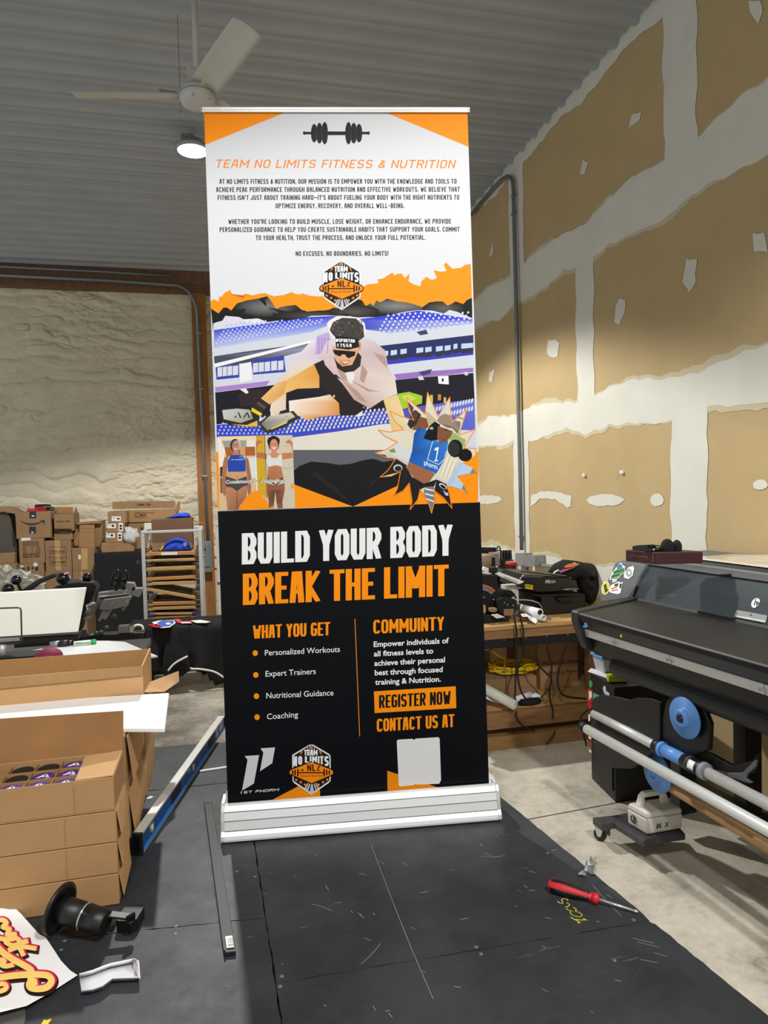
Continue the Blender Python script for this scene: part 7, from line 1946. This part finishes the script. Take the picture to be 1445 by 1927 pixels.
stick('sticker_print', [(292, 300), (372, 282), (372, 290), (292, 310)], M_dg, .0048); stick('sticker_print', [(280, 330), (340, 318), (338, 326), (280, 340)], M_dg, .0048)
stick('white_sticker', [(372, 345), (372, 310), (405, 268), (440, 256), (448, 275), (436, 330), (405, 356)], M_label); stick('sticker_print', ell(408, 308, 22, 30, 14), mat('sticker_grey', (150, 154, 158), .5), .0040); stick('sticker_print', ell(410, 308, 10, 14, 10), M_label, .0046)
stick('small_sticker', [(285, 350), (322, 340), (318, 372), (285, 384)], mat('sticker_pale', (206, 210, 222), .5))
stick('yellow_sticker', ell(235, 422, 31, 50, 20, .15), M_label); stick('yellow_sticker_print', ell(235, 422, 27, 45, 20, .15), M_sy, .0040); stick('yellow_sticker_mark', [(220, 400), (240, 390), (244, 420), (256, 440), (230, 458), (226, 430)], M_dg, .0047)
stick('machine_sticker', [(258, 445), (275, 400), (305, 385), (330, 373), (350, 382), (365, 376), (352, 430), (345, 460), (325, 468), (275, 458)], M_label)
stick('sticker_print', [(300, 395), (330, 384), (326, 408), (302, 410)], M_dg, .0040); stick('sticker_print', [(340, 390), (358, 388), (350, 425), (338, 420)], M_dg, .0040); stick('sticker_print', [(276, 425), (320, 412), (318, 418), (276, 432)], M_red, .0040); stick('sticker_print', [(280, 440), (325, 430), (324, 436), (280, 446)], M_red, .0040)
# badge on the pane, latch plate, warning triangle, clip
nW = (WP(0, 0, 1)-WP(0, 0)).normalized(); pW = WP(0, .5, .0052)
def onw(nm, pts, mt, up=0.0, conv=cS, par=None):
    m = MB(); m.prism([onpl(*conv(*p), pW+nW*up, nW) for p in pts], -nW*.0006); return put(nm, m, mt, par or prn)
def oval(cx, cy, rx, ry): return [(cx+rx*math.cos(a)+ry*.35*math.sin(a), cy-ry*math.sin(a)+rx*.1*math.cos(a)) for a in [6.2832*k/24 for k in range(24)]]
bdg = onw('round_badge', oval(1352, 533, 30, 36), mat('badge_white', (214, 214, 212), .4))
for q in ([(1352, 502), (1357, 503), (1342, 550), (1337, 548)], [(1357, 520), (1366, 522), (1360, 545), (1355, 543)], [(1345, 522), (1358, 520), (1357, 525), (1344, 527)], [(1368, 523), (1373, 524), (1360, 566), (1355, 565)], [(1368, 524), (1382, 528), (1376, 548), (1364, 546), (1365, 541), (1372, 543), (1376, 532), (1367, 529)], [(1340, 550), (1345, 551), (1348, 530), (1344, 528)]):
    onw('badge_letters', q, M_wf, .0012, par=bdg)
onw('latch_plate', [(1212, 585), (1440, 626), (1430, 665), (1195, 622)], mat('latch_grey', (128, 130, 128), .45), .003); onw('latch_lip', [(1193, 622), (1430, 664), (1422, 680), (1190, 634)], M_alu2, .008)
onw('latch_hole', ell(1316, 622, 6, 8, 10), M_wf, .0045)
pF = Q(0, -.0495, 1.06); 
def tri(pts, mt, nm):
    n = -VD; m = MB(); m.prism([onpl(*cS(*p), Q(0, -.052, 0), n) for p in pts], VD*.001); put(nm, m, mt, prn)
tri([(340, 788), (358, 788), (350, 763)], M_yel, 'warning_triangle')
tri([(62, 712), (80, 690), (72, 680), (92, 682), (104, 712), (82, 718)], M_bluep, 'blue_clip')
for _ in range(14):
    p = Q(random.uniform(.05, 1.1), random.uniform(0, .28), 0); p.z = 1.083+.1*((p-R0).dot(VD)+.04)/1.0*.38+.001
# stand: legs, brackets, tubes
def tubepx(nm, p0_, z0_, p1_, z1_, r, mt, k0=0, k1=1, n=18, parent=prn, ends=None):
    a, b = onz(*p0_, z0_), onz(*p1_, z1_); m = MB(); m.cyl(a.lerp(b, k0), a.lerp(b, k1), r, n=n); return put(nm, m, mt, parent)
A1, B1 = onz(1102, 1371, .50), onz(1445, 1562, .50)
m = MB(); m.cyl(A1, A1.lerp(B1, 2.0), .0225, n=24); put('front_white_tube', m, mat('tube_white', (206, 208, 206), .35, .1), prn)
m = MB(); d1 = (B1-A1).normalized(); m.cyl(A1-d1*.035, A1+d1*.004, .0265, n=20); put('tube_end_cap', m, M_prb, prn)
m = MB(); p = A1+d1*.05-VD*.021+ZU*.006; m.prism([p, p+UD*.014, p+UD*.007+ZU*.012], VD*.0005); put('tube_warning_mark', m, M_yel, prn)
A2, B2 = onz(1117, 1343, .56), onz(1445, 1513, .56); d2 = (B2-A2).normalized(); L2 = (B2-A2).length
def on2(nm, x0, x1, r, mt, n=18):
    f = lambda x: A2.lerp(B2, 1)*0+onz(x, 1343+(x-1117)*170/328, .56); m = MB(); m.cyl(f(x0), f(x1) if x1 < 1500 else B2+d2*1.0, r, n=n); return put(nm, m, mt, prn)
on2('spindle_bar', 1117, 1240, .021, M_alu, 8); on2('blue_sleeve', 1246, 1290, .0275, M_bluep); on2('blue_flange', 1244, 1249, .033, M_bluep); on2('sleeve_cap', 1235, 1244, .034, M_prb)
on2('black_coupling', 1288, 1322, .031, M_prb); on2('coupling_ring', 1298, 1301, .0325, M_char); on2('grey_collar', 1322, 1329, .034, mat('collar_grey', (130, 134, 138), .5)); on2('spindle_bar', 1328, 1600, .0235, M_alu, 8)
f2 = lambda x, dz: onz(x, 1343+(x-1117)*170/328, .56)+ZU*dz-VD*.0
m = MB(); g = [[onz(x, 1343+(x-1117)*170/328, .56)+(ZU*math.sin(a)-VD*math.cos(a))*.0318 for a in (-.2, .1, .4, .7, 1.0)] for x in (1303.5, 1307, 1311, 1315)]
m.sheet(g, .0006, -VD); put('coupling_label', m, M_label, prn)
A3, B3 = onz(1190, 1349, .60), onz(1248, 1378, .60); m = MB(); m.cyl(A3, B3, .028, n=6); put('hex_white_bar', m, mat('hex_white', (196, 196, 190), .5), prn)
m = MB(); m.cyl(A3-(B3-A3).normalized()*.04, A3, .03, n=16); put('hex_bar_cap', m, M_prb, prn)
# left end support plate
CSP = lambda x, y: (1080+x*.2526, 1280+y*.2526)
def vpl(nm, pts, u_at, th, mt, bev=.004, conv=CSP):
    """plate square to the printer's length, outline read from the photograph"""
    m = MB(); m.prism([onpl(*conv(*p), Q(u_at, 0, 0), UD) for p in pts], UD*th); return put(nm, m, mt, prn, bev=bev)
def fpl(nm, pts, v_at, th, mt, bev=.004, conv=CSP):
    m = MB(); m.prism([onpl(*conv(*p), Q(0, v_at, 0), VD) for p in pts], VD*th); return put(nm, m, mt, prn, bev=bev)
fpl('side_plate', [(125, 165), (150, 130), (200, 112), (300, 125), (400, 150), (450, 135), (560, 140), (640, 170), (640, 470), (520, 600), (420, 660), (300, 655), (215, 620), (165, 540), (135, 330)], .06, .02, M_prb)
fpl('reel_bracket', [(690, 150), (640, 330), (605, 470), (612, 560), (700, 590), (900, 560), (1000, 520), (1010, 330), (940, 150), (860, 100), (760, 105)], .07, .025, M_prb)
fpl('cross_arm', [(640, 500), (860, 500), (1000, 540), (1180, 640), (1330, 600), (1372, 540), (1330, 690), (1180, 700), (1000, 660), (990, 610), (660, 560)], .085, .02, M_prb)
fpl('arm_grey_hook', [(1140, 690), (1250, 690), (1340, 600), (1360, 590), (1350, 650), (1290, 700), (1280, 730), (1330, 765), (1300, 770), (1150, 715)], .08, .01, mat('hook_grey', (92, 96, 98), .5))
def disc(nm, cx, cy, rpx, v_at, mt, inner=True):
    c = onpl(*CSP(cx, cy), Q(0, v_at, 0), VD); r = rpx*.2526*(c-CAM).dot(FW)/FPX*1.03
    t_ = -VD*.75+UD*.55; t_ = t_.normalized(); 
    m = MB(); m.lathe(c, -VD, [(0, r*.98), (.004, r), (.008, r*.98), (.006, r*.5), (.016, r*.45), (.03, r*.40), (.03, r*.22), (.02, r*.18)], 40); o = put(nm, m, mt, prn)
    if inner:
        m = MB(); m.cyl(c-VD*.012, c-VD*.034, r*.17, n=18); put('reel_hub', m, M_prb, o)
disc('blue_reel_disc', 830, 280, 150, .055, M_bluep); 
c = onpl(*CSP(625, 690), Q(0, .12, 0), VD)
disc('blue_reel_disc', 625, 690, 140, .12, M_bluep, False)
A4, B4 = onz(1229, 1460, .36), onz(1445, 1593, .36); m = MB(); m.cyl(A4, A4.lerp(B4, 2.2), .024, n=18); put('cardboard_core', m, M_card, prn)
# legs and foot with caster
m = MB(); m.prism([Q(.17, .34, .116), Q(.24, .34, .116), Q(.24, .34, .90), Q(.17, .34, .90)], VD*.10); put('leg', m, M_prb, prn, bev=.006)
m = MB(); m.prism([Q(1.75, .22, .10), Q(1.82, .22, .10), Q(1.82, .22, .86), Q(1.75, .22, .86)], VD*.10); put('leg', m, M_prb, prn, bev=.006)
fz = .115
FP = lambda x, y: onz(*CSP(x, y), fz)
m = MB(); m.prism([p-ZU*.032 for p in (FP(138, 1022), FP(330, 1002), FP(350, 1048), FP(205, 1075))], ZU*.032); put('foot_arm', m, M_char, prn, bev=.003)
m = MB(); far_ = [FP(330, 1010), FP(545, 1190), FP(520, 1205), FP(300, 1062)]
e1 = FP(545, 1188); e2 = FP(530, 1205)
m.prism([p-ZU*.028 for p in (FP(270, 1015), FP(300, 1062), FP(520, 1200), FP(540, 1185), FP(830, 1145), FP(700, 1000), FP(400, 985))], ZU*.028); put('foot_beam', m, M_char, prn, bev=.003)
for x, y in ((332, 1022), (352, 1018)):
    m = MB(); p = FP(x, y); m.cyl(p, p+ZU*.001, .004, n=10); put('foot_hole', m, M_prb, prn)
cz = onz(*CSP(195, 1195), .0); w0 = V((cz.x, cz.y, .031))
m = MB(); a_ = V((.8, .6, 0)).normalized(); m.lathe(w0-a_*.011, a_, [(0, .026), (.004, .030), (.018, .030), (.022, .026)], 20); cs = put('caster_wheel', m, M_prb, prn)
for s in (-1, 1):
    m = MB(); b_ = V((-a_.y, a_.x, 0)); o = w0+a_*.014*s
    m.prism([o-b_*.008-ZU*.006, o+b_*.008-ZU*.006, o+b_*.026+ZU*.05, o-b_*.026+ZU*.05], a_*.002*s); put('caster_fork', m, M_chrome, prn)
m = MB(); m.cyl(w0+ZU*.05, w0+ZU*.056, .028, n=18); put('caster_plate', m, M_alu2, prn)
m = MB(); m.box(w0-b_*.034+ZU*.022, (.012, .03, .03), rotz(37)); put('brake_pedal', m, M_char, prn, bev=.003)
for (u, v) in ((.2, .75), (1.6, .05), (1.75, .75)):
    m = MB(); p = Q(u, v, .03); m.cyl(p-UD*.011, p+UD*.011, .03, n=16); m.cyl(p+ZU*.03, p+ZU*.085, .012, n=10); put('caster_wheel', m, M_prb, prn)
m = MB(); m.prism([Q(1.70, .0, .085), Q(1.80, .0, .085), Q(1.80, .80, .085), Q(1.70, .80, .085)], ZU*.03); put('foot_beam', m, M_char, prn)
m = MB(); m.prism([Q(.26, .55, .085), Q(.36, .55, .085), Q(.36, .80, .085), Q(.26, .80, .085)], ZU*.03); put('foot_beam', m, M_char, prn)
m = MB(); m.prism([Q(.30, .60, .115), Q(.37, .60, .115), Q(.37, .60, .955), Q(.30, .60, .955)], VD*.10); put('leg', m, M_prb, prn)
ext('stand_crossbar', [(.26, .26), (.26, .36), (.31, .36), (.31, .26)], .37, 1.75, M_prb)
# diagonal straps behind
m = MB(); m.prism([onpl(*CSP(1000, 60), Q(0, .35, 0), VD), onpl(*CSP(1080, 60), Q(0, .35, 0), VD), onpl(*CSP(1330, 290), Q(0, .35, 0), VD), onpl(*CSP(1300, 300), Q(0, .35, 0), VD)], VD*.02); put('diagonal_brace', m, M_prb, prn)
# accessory box on the foot
ab = thing('accessory_case', (FP(395, 1078)+FP(815, 1112))/2, 'white lidded carrying case with handle standing on the printer foot', 'case')
q0, q1, q2 = FP(392, 1072), FP(542, 1160), FP(815, 1112); q3 = q0+q2-q1; hz = .082
for q in (q0, q1, q2, q3): q.z = fz+.002
M_case = mat('case_white', (214, 210, 200), .45, var=.03, vscale=8)
def ringq(z, k): 
    c = (q0+q1+q2+q3)/4; return [c+(q-c)*k+ZU*z for q in (q0, q1, q2, q3)]
m = MB(); m.hexa(ringq(0, .97), ringq(.072, 1)); put('case_body', m, M_case, ab, bev=.010, seg=3)
m = MB(); m.hexa(ringq(.074, 1.0), ringq(.100, .93)); put('case_lid', m, M_case, ab, bev=.009, seg=3)
c_ = (q0+q1+q2+q3)/4; ua = (q2-q1).normalized(); va = (q0-q1).normalized()
hs = [(-.075, .092), (-.062, .150), (-.045, .163), (.045, .163), (.062, .150), (.080, .092)]; hi = [(.050, .118), (.045, .140), (-.040, .140), (-.045, .118)]
m = MB(); o_ = c_+va*.012
P_ = [(-.085, .094), (-.066, .150), (-.050, .164), (.045, .164), (.062, .150), (.085, .094)]
m.prism([o_+ua*a+ZU*b-va*.012 for a, b in [(-.085, .094), (-.066, .150), (-.050, .164), (-.050, .115), (-.050, .094)]], va*.024)
m.prism([o_+ua*a+ZU*b-va*.012 for a, b in [(.085, .094), (.062, .150), (.045, .164), (.045, .115), (.045, .094)]], va*.024)
m.prism([o_+ua*a+ZU*b-va*.012 for a, b in [(-.050, .164), (.045, .164), (.045, .142), (-.050, .142)]], va*.024)
put('case_handle', m, M_case, ab, bev=.003)
m = MB(); wq = (q1-q0).normalized(); 
ring = [q0+(q1-q0)*.36+ZU*.040-va.cross(ZU)*0+wq*(.016*math.cos(a))+ZU*(.016*math.sin(a)) for a in [6.2832*k/20 for k in range(21)]]
nq = wq.cross(ZU); nq = nq if nq.dot(CAM-q0) > 0 else -nq
m.tube([p+nq*.001 for p in ring], .0022, 5, False); m.tube([q0+(q1-q0)*.36+wq*(-.002)+ZU*.026+nq*.001, q0+(q1-q0)*.36+wq*.003+ZU*.054+nq*.001], .0016, 5); m.tube([q0+(q1-q0)*.36+wq*(.004)+ZU*.030+nq*.001, q0+(q1-q0)*.36+wq*.008+ZU*.05+nq*.001], .0016, 5); put('round_emblem', m, M_ink, ab)
fq = ua.cross(ZU); fq = fq if fq.dot(CAM-q1) > 0 else -fq
for x in (.32, .54):
    m = MB(); o = q1+(q2-q1)*x+ZU*.034+fq*.0008
    for s in (1, -1): m.tube([o+ua*(-.009*s)-ZU*.010, o+ua*(.009*s)+ZU*.012], .0018, 5)
    if x < .5: m.tube([o-ua*.010-ZU*.01, o-ua*.008+ZU*.01], .0018, 5); m.tube([o+ua*.010-ZU*.01, o+ua*.010+ZU*.01], .0018, 5)
    put('side_symbol', m, M_ink, ab)

# sticker-covered black cabinet behind the printer
kA = onz(1113, 1465, 0); kB = onz(1158, 1510, 0)
kd = (kB-kA).normalized(); kn = V((-kd.y, kd.x, 0)); kn = kn if kn.x > 0 else -kn
Lk = (kB-kA).length; Hk = onpl(1109, 1264, kA, kn).z
kc = thing('drawer_cabinet', (kA+kB)/2+kn*.2, 'black drawer cabinet covered in stickers behind the left end of the printer', 'cabinet')
m = MB(); m.hexa([kA, kB, kB+kn*.34, kA+kn*.34], [p+ZU*Hk for p in (kA, kB, kB+kn*.34, kA+kn*.34)]); put('body', m, M_prb, kc, bev=.004)
m = MB(); pr3 = [kA+kd*.02+ZU*.05-kn*.008, kB-kd*.02+ZU*.05-kn*.008, kB-kd*.02+ZU*.36-kn*.008, kA+kd*.02+ZU*.36-kn*.008]; m.prism(pr3, kn*.0075); drw = put('drawer', m, mat('drawer_black', (26, 27, 28), .55), kc, bev=.003)
m = MB(); p = kA.lerp(kB, .45)+ZU*.25-kn*.018; m.tube([p-kd*.05+kn*.012, p-kd*.04, p+kd*.04, p+kd*.05+kn*.012], .005, 8); put('handle', m, M_chrome, drw)
def kst(nm, pts, mt, up=.001, face='l', conv=CSP):
    n = kn if face == 'l' else kd
    p_ = (kA-kn*up) if face == 'l' else (kA-kd*up)
    m = MB(); m.prism([onpl(*conv(*p), p_, n) for p in pts], n*.0006); put(nm, m, mt, kc)
kst('green_round_sticker', ell(124, 28, 13, 28, 14), M_grn); kst('red_sticker', [(103, 62), (136, 70), (140, 190), (120, 212), (103, 200)], M_red); kst('white_sticker_print', [(110, 80), (130, 85), (134, 120), (112, 150)], M_label, .0018)
kst('teal_sticker', [(142, 92), (196, 118), (190, 140), (142, 140)], mat('sticker_teal', (80, 170, 150), .5)); kst('pale_blue_sticker', [(214, 60), (225, 38), (236, 52), (238, 80), (262, 96), (262, 116), (228, 104), (220, 84)], mat('sticker_paleblue', (190, 206, 226), .5))
kst('red_figure_sticker', [(112, 430), (150, 450), (152, 530), (118, 500)], mat('sticker_dark_red', (130, 30, 28), .5)); kst('white_lettering', [(108, 415), (152, 440), (152, 455), (108, 432)], M_label, .0018); kst('white_lettering', [(112, 515), (158, 545), (158, 562), (112, 530)], M_label, .0018)
kst('white_strip_sticker', [(106, 260), (118, 250), (120, 300), (108, 310)], M_label); kst('red_mark', [(124, 460), (146, 470), (144, 510), (126, 495)], mat('sticker_salmon', (206, 90, 70), .5), .0022)
# on the cabinet
kt = Hk+.001
a_ = onz(1120, 1268, kt)
tbx = thing('storage_tub', onz(1142, 1262, kt), 'clear plastic tub with a blue lid on the sticker-covered cabinet', 'tub')
ct = onz(1155, 1262, kt)
m = MB(); m.hexa([ct+V(q) for q in ((-.085, -.04, 0), (.085, -.05, 0), (.085, .06, 0), (-.085, .06, 0))], [ct+V(q) for q in ((-.10, -.05, .085), (.10, -.06, .085), (.10, .07, .085), (-.10, .07, .085))]); put('tub_body', m, mat('translucent_plastic', (190, 198, 200), .3, alpha=.85), tbx, bev=.008)
m = MB(); m.hexa([ct+V(q) for q in ((-.11, -.06, .086), (.11, -.07, .086), (.11, .08, .086), (-.11, .08, .086))], [ct+V(q) for q in ((-.106, -.056, .102), (.106, -.066, .102), (.106, .076, .102), (-.106, .076, .102))]); put('lid', m, M_bluep, tbx, bev=.006)
cy_ = onz(1160, 1282, kt)
yb = thing('yellow_case', cy_, 'lime yellow plastic case at the front of the cabinet beside the tub', 'case')
m = MB(); m.box(cy_+V((0, -.005, .0215)), (.105, .04, .041), rotz(-14)); put('case_body', m, mat('lime_plastic', (186, 190, 28), .4), yb, bev=.006)
m = MB(); m.box(cy_+V((0, -.005, .0255)), (.1075, .0425, .002), rotz(-14)); put('lid_seam', m, mat('lime_dark', (130, 134, 20), .5), yb)
m = MB(); m.prism([onz(x, y, kt) for x, y in ((1106, 1264), (1112, 1258), (1128, 1262), (1150, 1274), (1146, 1278), (1140, 1276))], ZU*.002); put('paper_sheet', m, M_paper, label='white paper edge lying on top of the sticker-covered cabinet', cat='paper')
m = MB(); m.prism([Q(-.02, .10, .84), Q(.10, .10, .84), Q(.10, .10, .88), Q(-.02, .10, .88)], VD*.03); put('ink_cartridge_holder', m, M_prb, prn)
m = MB(); m.prism([onpl(1133, 1230, Q(0, .09, 0), VD), onpl(1165, 1238, Q(0, .09, 0), VD), onpl(1165, 1244, Q(0, .09, 0), VD), onpl(1133, 1236, Q(0, .09, 0), VD)], VD*.008); put('blue_grip', m, mat('pale_blue_grip', (140, 170, 215), .4), prn)

# on top of the printer
zt = 1.336
def TP(x, y, z=zt): return onz(x, y, z)
zb_ = zt+.001
bA, bB, bC = onz(1177, 1056, zb_), onz(1234, 1062, zb_), onz(1323, 1060, zb_)
bD = bA+bC-bB
bk = thing('burgundy_box', (bA+bC)/2, 'flat burgundy box lying on top of the printer under the headset', 'box')
hb = .062
hb = onz(1177, 1038, 0).z*0 + (CAM.z - zb_)*0 + .054
M_bur = mat('burgundy_leatherette', (58, 20, 26), .45, var=.06, vscale=20)
m = MB(); m.hexa([bA, bB, bC, bD], [p+ZU*hb for p in (bA, bB, bC, bD)]); put('box_body', m, M_bur, bk, bev=.004)
n_ = (bB-bA).cross(ZU).normalized(); n_ = n_ if n_.dot(CAM-bA) > 0 else -n_
m = MB(); m.prism([bA.lerp(bB, .18)+ZU*hb*.5+n_*.001, bA.lerp(bB, .75)+ZU*hb*.5+n_*.001, bA.lerp(bB, .75)+ZU*(hb*.5+.003)+n_*.001, bA.lerp(bB, .18)+ZU*(hb*.5+.003)+n_*.001], -n_*.0006); put('gold_line', m, mat('gold_print', (150, 100, 60), .4, .5), bk)
m = MB(); m.prism([bA.lerp(bB, .9)+n_*.001+ZU*.01, bA.lerp(bB, .93)+n_*.001+ZU*.01, bA.lerp(bB, .93)+n_*.001+ZU*(hb-.01), bA.lerp(bB, .9)+n_*.001+ZU*(hb-.01)], -n_*.0006); put('spine_line', m, mat('gold_print', (0, 0, 0)), bk)
zh = zb_+hb
hd = thing('headset', onz(1225, 1040, zh), 'black headset with a foam ear pad and boom lying on the burgundy box', 'headset')
cH = lambda x, y, z: onz(*cS(x, y), zh+z)
dref = (onz(*cS(560, 150), zh)-CAM).dot(FW)
hp_ = lambda x, y: at(*cS(x, y), dref)
m = MB(); m.prism([hp_(*q) for q in ((432, 110), (455, 104), (530, 100), (546, 108), (548, 140), (500, 148), (434, 145))], VD*.05); put('headband_block', m, M_blk, hd, bev=.006)
m = MB(); m.prism([hp_(*q) for q in ((520, 125), (606, 122), (608, 148), (515, 155))], VD*.03); put('yoke', m, M_blk, hd, bev=.004)
m = MB(); m.tube([hp_(600, 136), hp_(645, 132)], .009, 10); put('stem', m, M_blk, hd)
c = hp_(668, 122); m = MB(); m.ball(c+VD*.02, (.030, .030, .040), 18); put('ear_pad', m, M_cloth, hd)
c = hp_(700, 122); m = MB(); m.ball(c+VD*.05, (.020, .026, .034), 16); put('ear_pad', m, M_cloth, hd)
m = MB(); m.tube([hp_(640, 108), hp_(600, 106), hp_(568, 106)], .003, 6); m.ball(hp_(570, 106), .006, 10); put('microphone_boom', m, M_blk, hd)
m = MB(); m.prism([hp_(590, 130), hp_(604, 128), hp_(605, 138), hp_(591, 140)], -VD*.001); put('white_mark', m, M_label, hd)
# glossy print lying on the printer top
m = MB()
g = []
for j in range(9):
    row = []
    for i in range(15):
        x0_, y0_ = 1310+i*13, 1066+i*1.8; x1_, y1_ = 1340+i*13, 1074+i*3.0
        p = Q(.18+i*.10, .43+j*.04, zt+.002)
        lift = .028*math.exp(-((i-3.2)/1.6)**2)*(j/8)**2
        row.append(p+ZU*lift)
    g.append(row)
m.sheet(g, .0006, ZU)
pm = bpy.data.materials.new('glossy_print'); pm.use_nodes = True; nt = pm.node_tree; b = nt.nodes['Principled BSDF']; b.inputs['Roughness'].default_value = .18
tc = nt.nodes.new('ShaderNodeTexCoord'); mp = nt.nodes.new('ShaderNodeMapping'); mp.inputs['Scale'].default_value = (9, 1.5, 5); nt.links.new(tc.outputs['Object'], mp.inputs[0])
nn_ = nt.nodes.new('ShaderNodeTexNoise'); nn_.inputs['Scale'].default_value = 2; nn_.inputs['Detail'].default_value = 5; nt.links.new(mp.outputs[0], nn_.inputs[0])
rp = nt.nodes.new('ShaderNodeValToRGB'); e = rp.color_ramp.elements; e[0].position = .3; e[0].color = rgb(140, 180, 214); e[1].position = .72; e[1].color = rgb(150, 110, 80)
for ps, cl_ in ((.42, (226, 220, 205)), (.5, (205, 192, 170)), (.6, (226, 220, 208))):
    k = e.new(ps); k.color = rgb(*cl_)
nt.links.new(nn_.outputs[0], rp.inputs[0]); nt.links.new(rp.outputs[0], b.inputs['Base Color'])
put('photo_print', m, pm, label='glossy colour print curling up on top of the printer', cat='print')

# ------------------------------------------------------------------ ceiling fan and high-bay lamp
fc = at(372, 184, 3.72)
fan = thing('ceiling_fan', V((fc.x, fc.y, fc.z)), 'white three-bladed ceiling fan on a long downrod', 'fan')
M_fan = mat('fan_white', (190, 190, 186), .5, var=.05, vscale=6)
m = MB(); m.cyl((fc.x, fc.y, fc.z+.08), (fc.x, fc.y, 4.49), .016, n=14); put('downrod', m, M_fan, fan)
m = MB(); m.lathe((fc.x, fc.y, fc.z-.035), ZU, [(-.01, .03), (-.006, .07), (.004, .089), (.03, .095), (.055, .095), (.075, .088), (.085, .05), (.12, .03)], 36); put('motor_housing', m, M_fan, fan)
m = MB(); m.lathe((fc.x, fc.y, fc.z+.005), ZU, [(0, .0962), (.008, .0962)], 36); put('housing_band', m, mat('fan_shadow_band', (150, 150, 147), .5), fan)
m = MB(); m.cyl((fc.x, fc.y, 4.42), (fc.x, fc.y, 4.495), .05, .06, n=20); put('canopy', m, M_fan, fan)
m = MB(); m.prism([fc+V((-.055, -.02, .06)), fc+V((-.02, -.02, .05)), fc+V((.0, -.02, .13)), fc+V((-.05, -.02, .15))], (0, .03, 0)); put('rod_bracket', m, M_fan, fan)
for x, y in ((-.06, -.05), (.06, -.06), (-.02, -.085)):
    m = MB(); p = V((fc.x+x, fc.y+y, fc.z-.031)); m.ball(p, .006, 8); put('housing_screw', m, M_galv, fan)
def bladedir(px, py):
    p = onz(px, py, fc.z+.02); d = V((p.x-fc.x, p.y-fc.y, 0)); return d.normalized()
for nm, ang in (('blade', None),):
    d0 = bladedir(130, 175); dd_ = [d0, bladedir(461, 53), None]; dd_[2] = -(dd_[0]+dd_[1]).normalized()
    for k in range(3):
        d = dd_[k]
        s = V((-d.y, d.x, 0)); m = MB(); rows = []
        for i in range(13):
            r = .107+.555*i/12; wd = .070+.004*math.sin(i/12*3.1)
            row = []
            for j in range(7):
                t = (j-3)/3; row.append(fc+d*r+s*(wd*t)+ZU*(.022-.022*t-.014*(t*t)))
            rows.append(row)
        m.sheet(rows, .002, ZU); put('blade', m, M_fan, fan)
        m = MB(); m.prism([fc+d*.09-s*.018+ZU*.018, fc+d*.2-s*.03+ZU*.024, fc+d*.2+s*.03+ZU*.034, fc+d*.09+s*.018+ZU*.022], ZU*.003); put('blade_iron', m, M_fan, fan)
m = MB(); p = at(338, 150, 4.0); m.cyl((p.x, p.y, 3.9), (p.x, p.y, 4.49), .0018, n=6); put('pull_cord', m, mat('grey_cord', (110, 110, 106), .7), label='thin grey cord hanging from the ceiling left of the fan', cat='cord')

hb_ = thing('high_bay_lamp', LAMP, 'lit round high-bay lamp hanging from the ceiling behind the top corner of the banner', 'lamp')
m = MB(); m.lathe(LAMP+ZU*.005, ZU, [(0, .128), (.012, .135), (.03, .132), (.05, .09), (.075, .08), (.08, .02)], 36); put('housing', m, mat('lamp_housing', (150, 152, 152), .45, .3), hb_)
m = MB(); m.lathe(LAMP+ZU*.016, -ZU, [(0, .115), (.012, .112), (.02, .09), (.024, .02)], 36)
ml = mat('lit_lens', (255, 252, 244), .3, emit=14)
o = put('lens', m, ml, hb_)
m = MB(); m.tube([LAMP+ZU*.08, LAMP+ZU*.13], .008, 8); m.tube([LAMP+ZU*.13+V((.016*math.cos(a), 0, .016*math.sin(a)+.012)) for a in [6.2832*k/14 for k in range(15)]], .004, 6); m.tube([LAMP+ZU*.15, (LAMP.x, LAMP.y, 4.49)], .003, 6); put('hook', m, M_galv, hb_)
m = MB(); m.box(LAMP+V((-.05, 0, .10)), (.07, .05, .05)); put('driver_box', m, M_alu2, hb_, bev=.003)
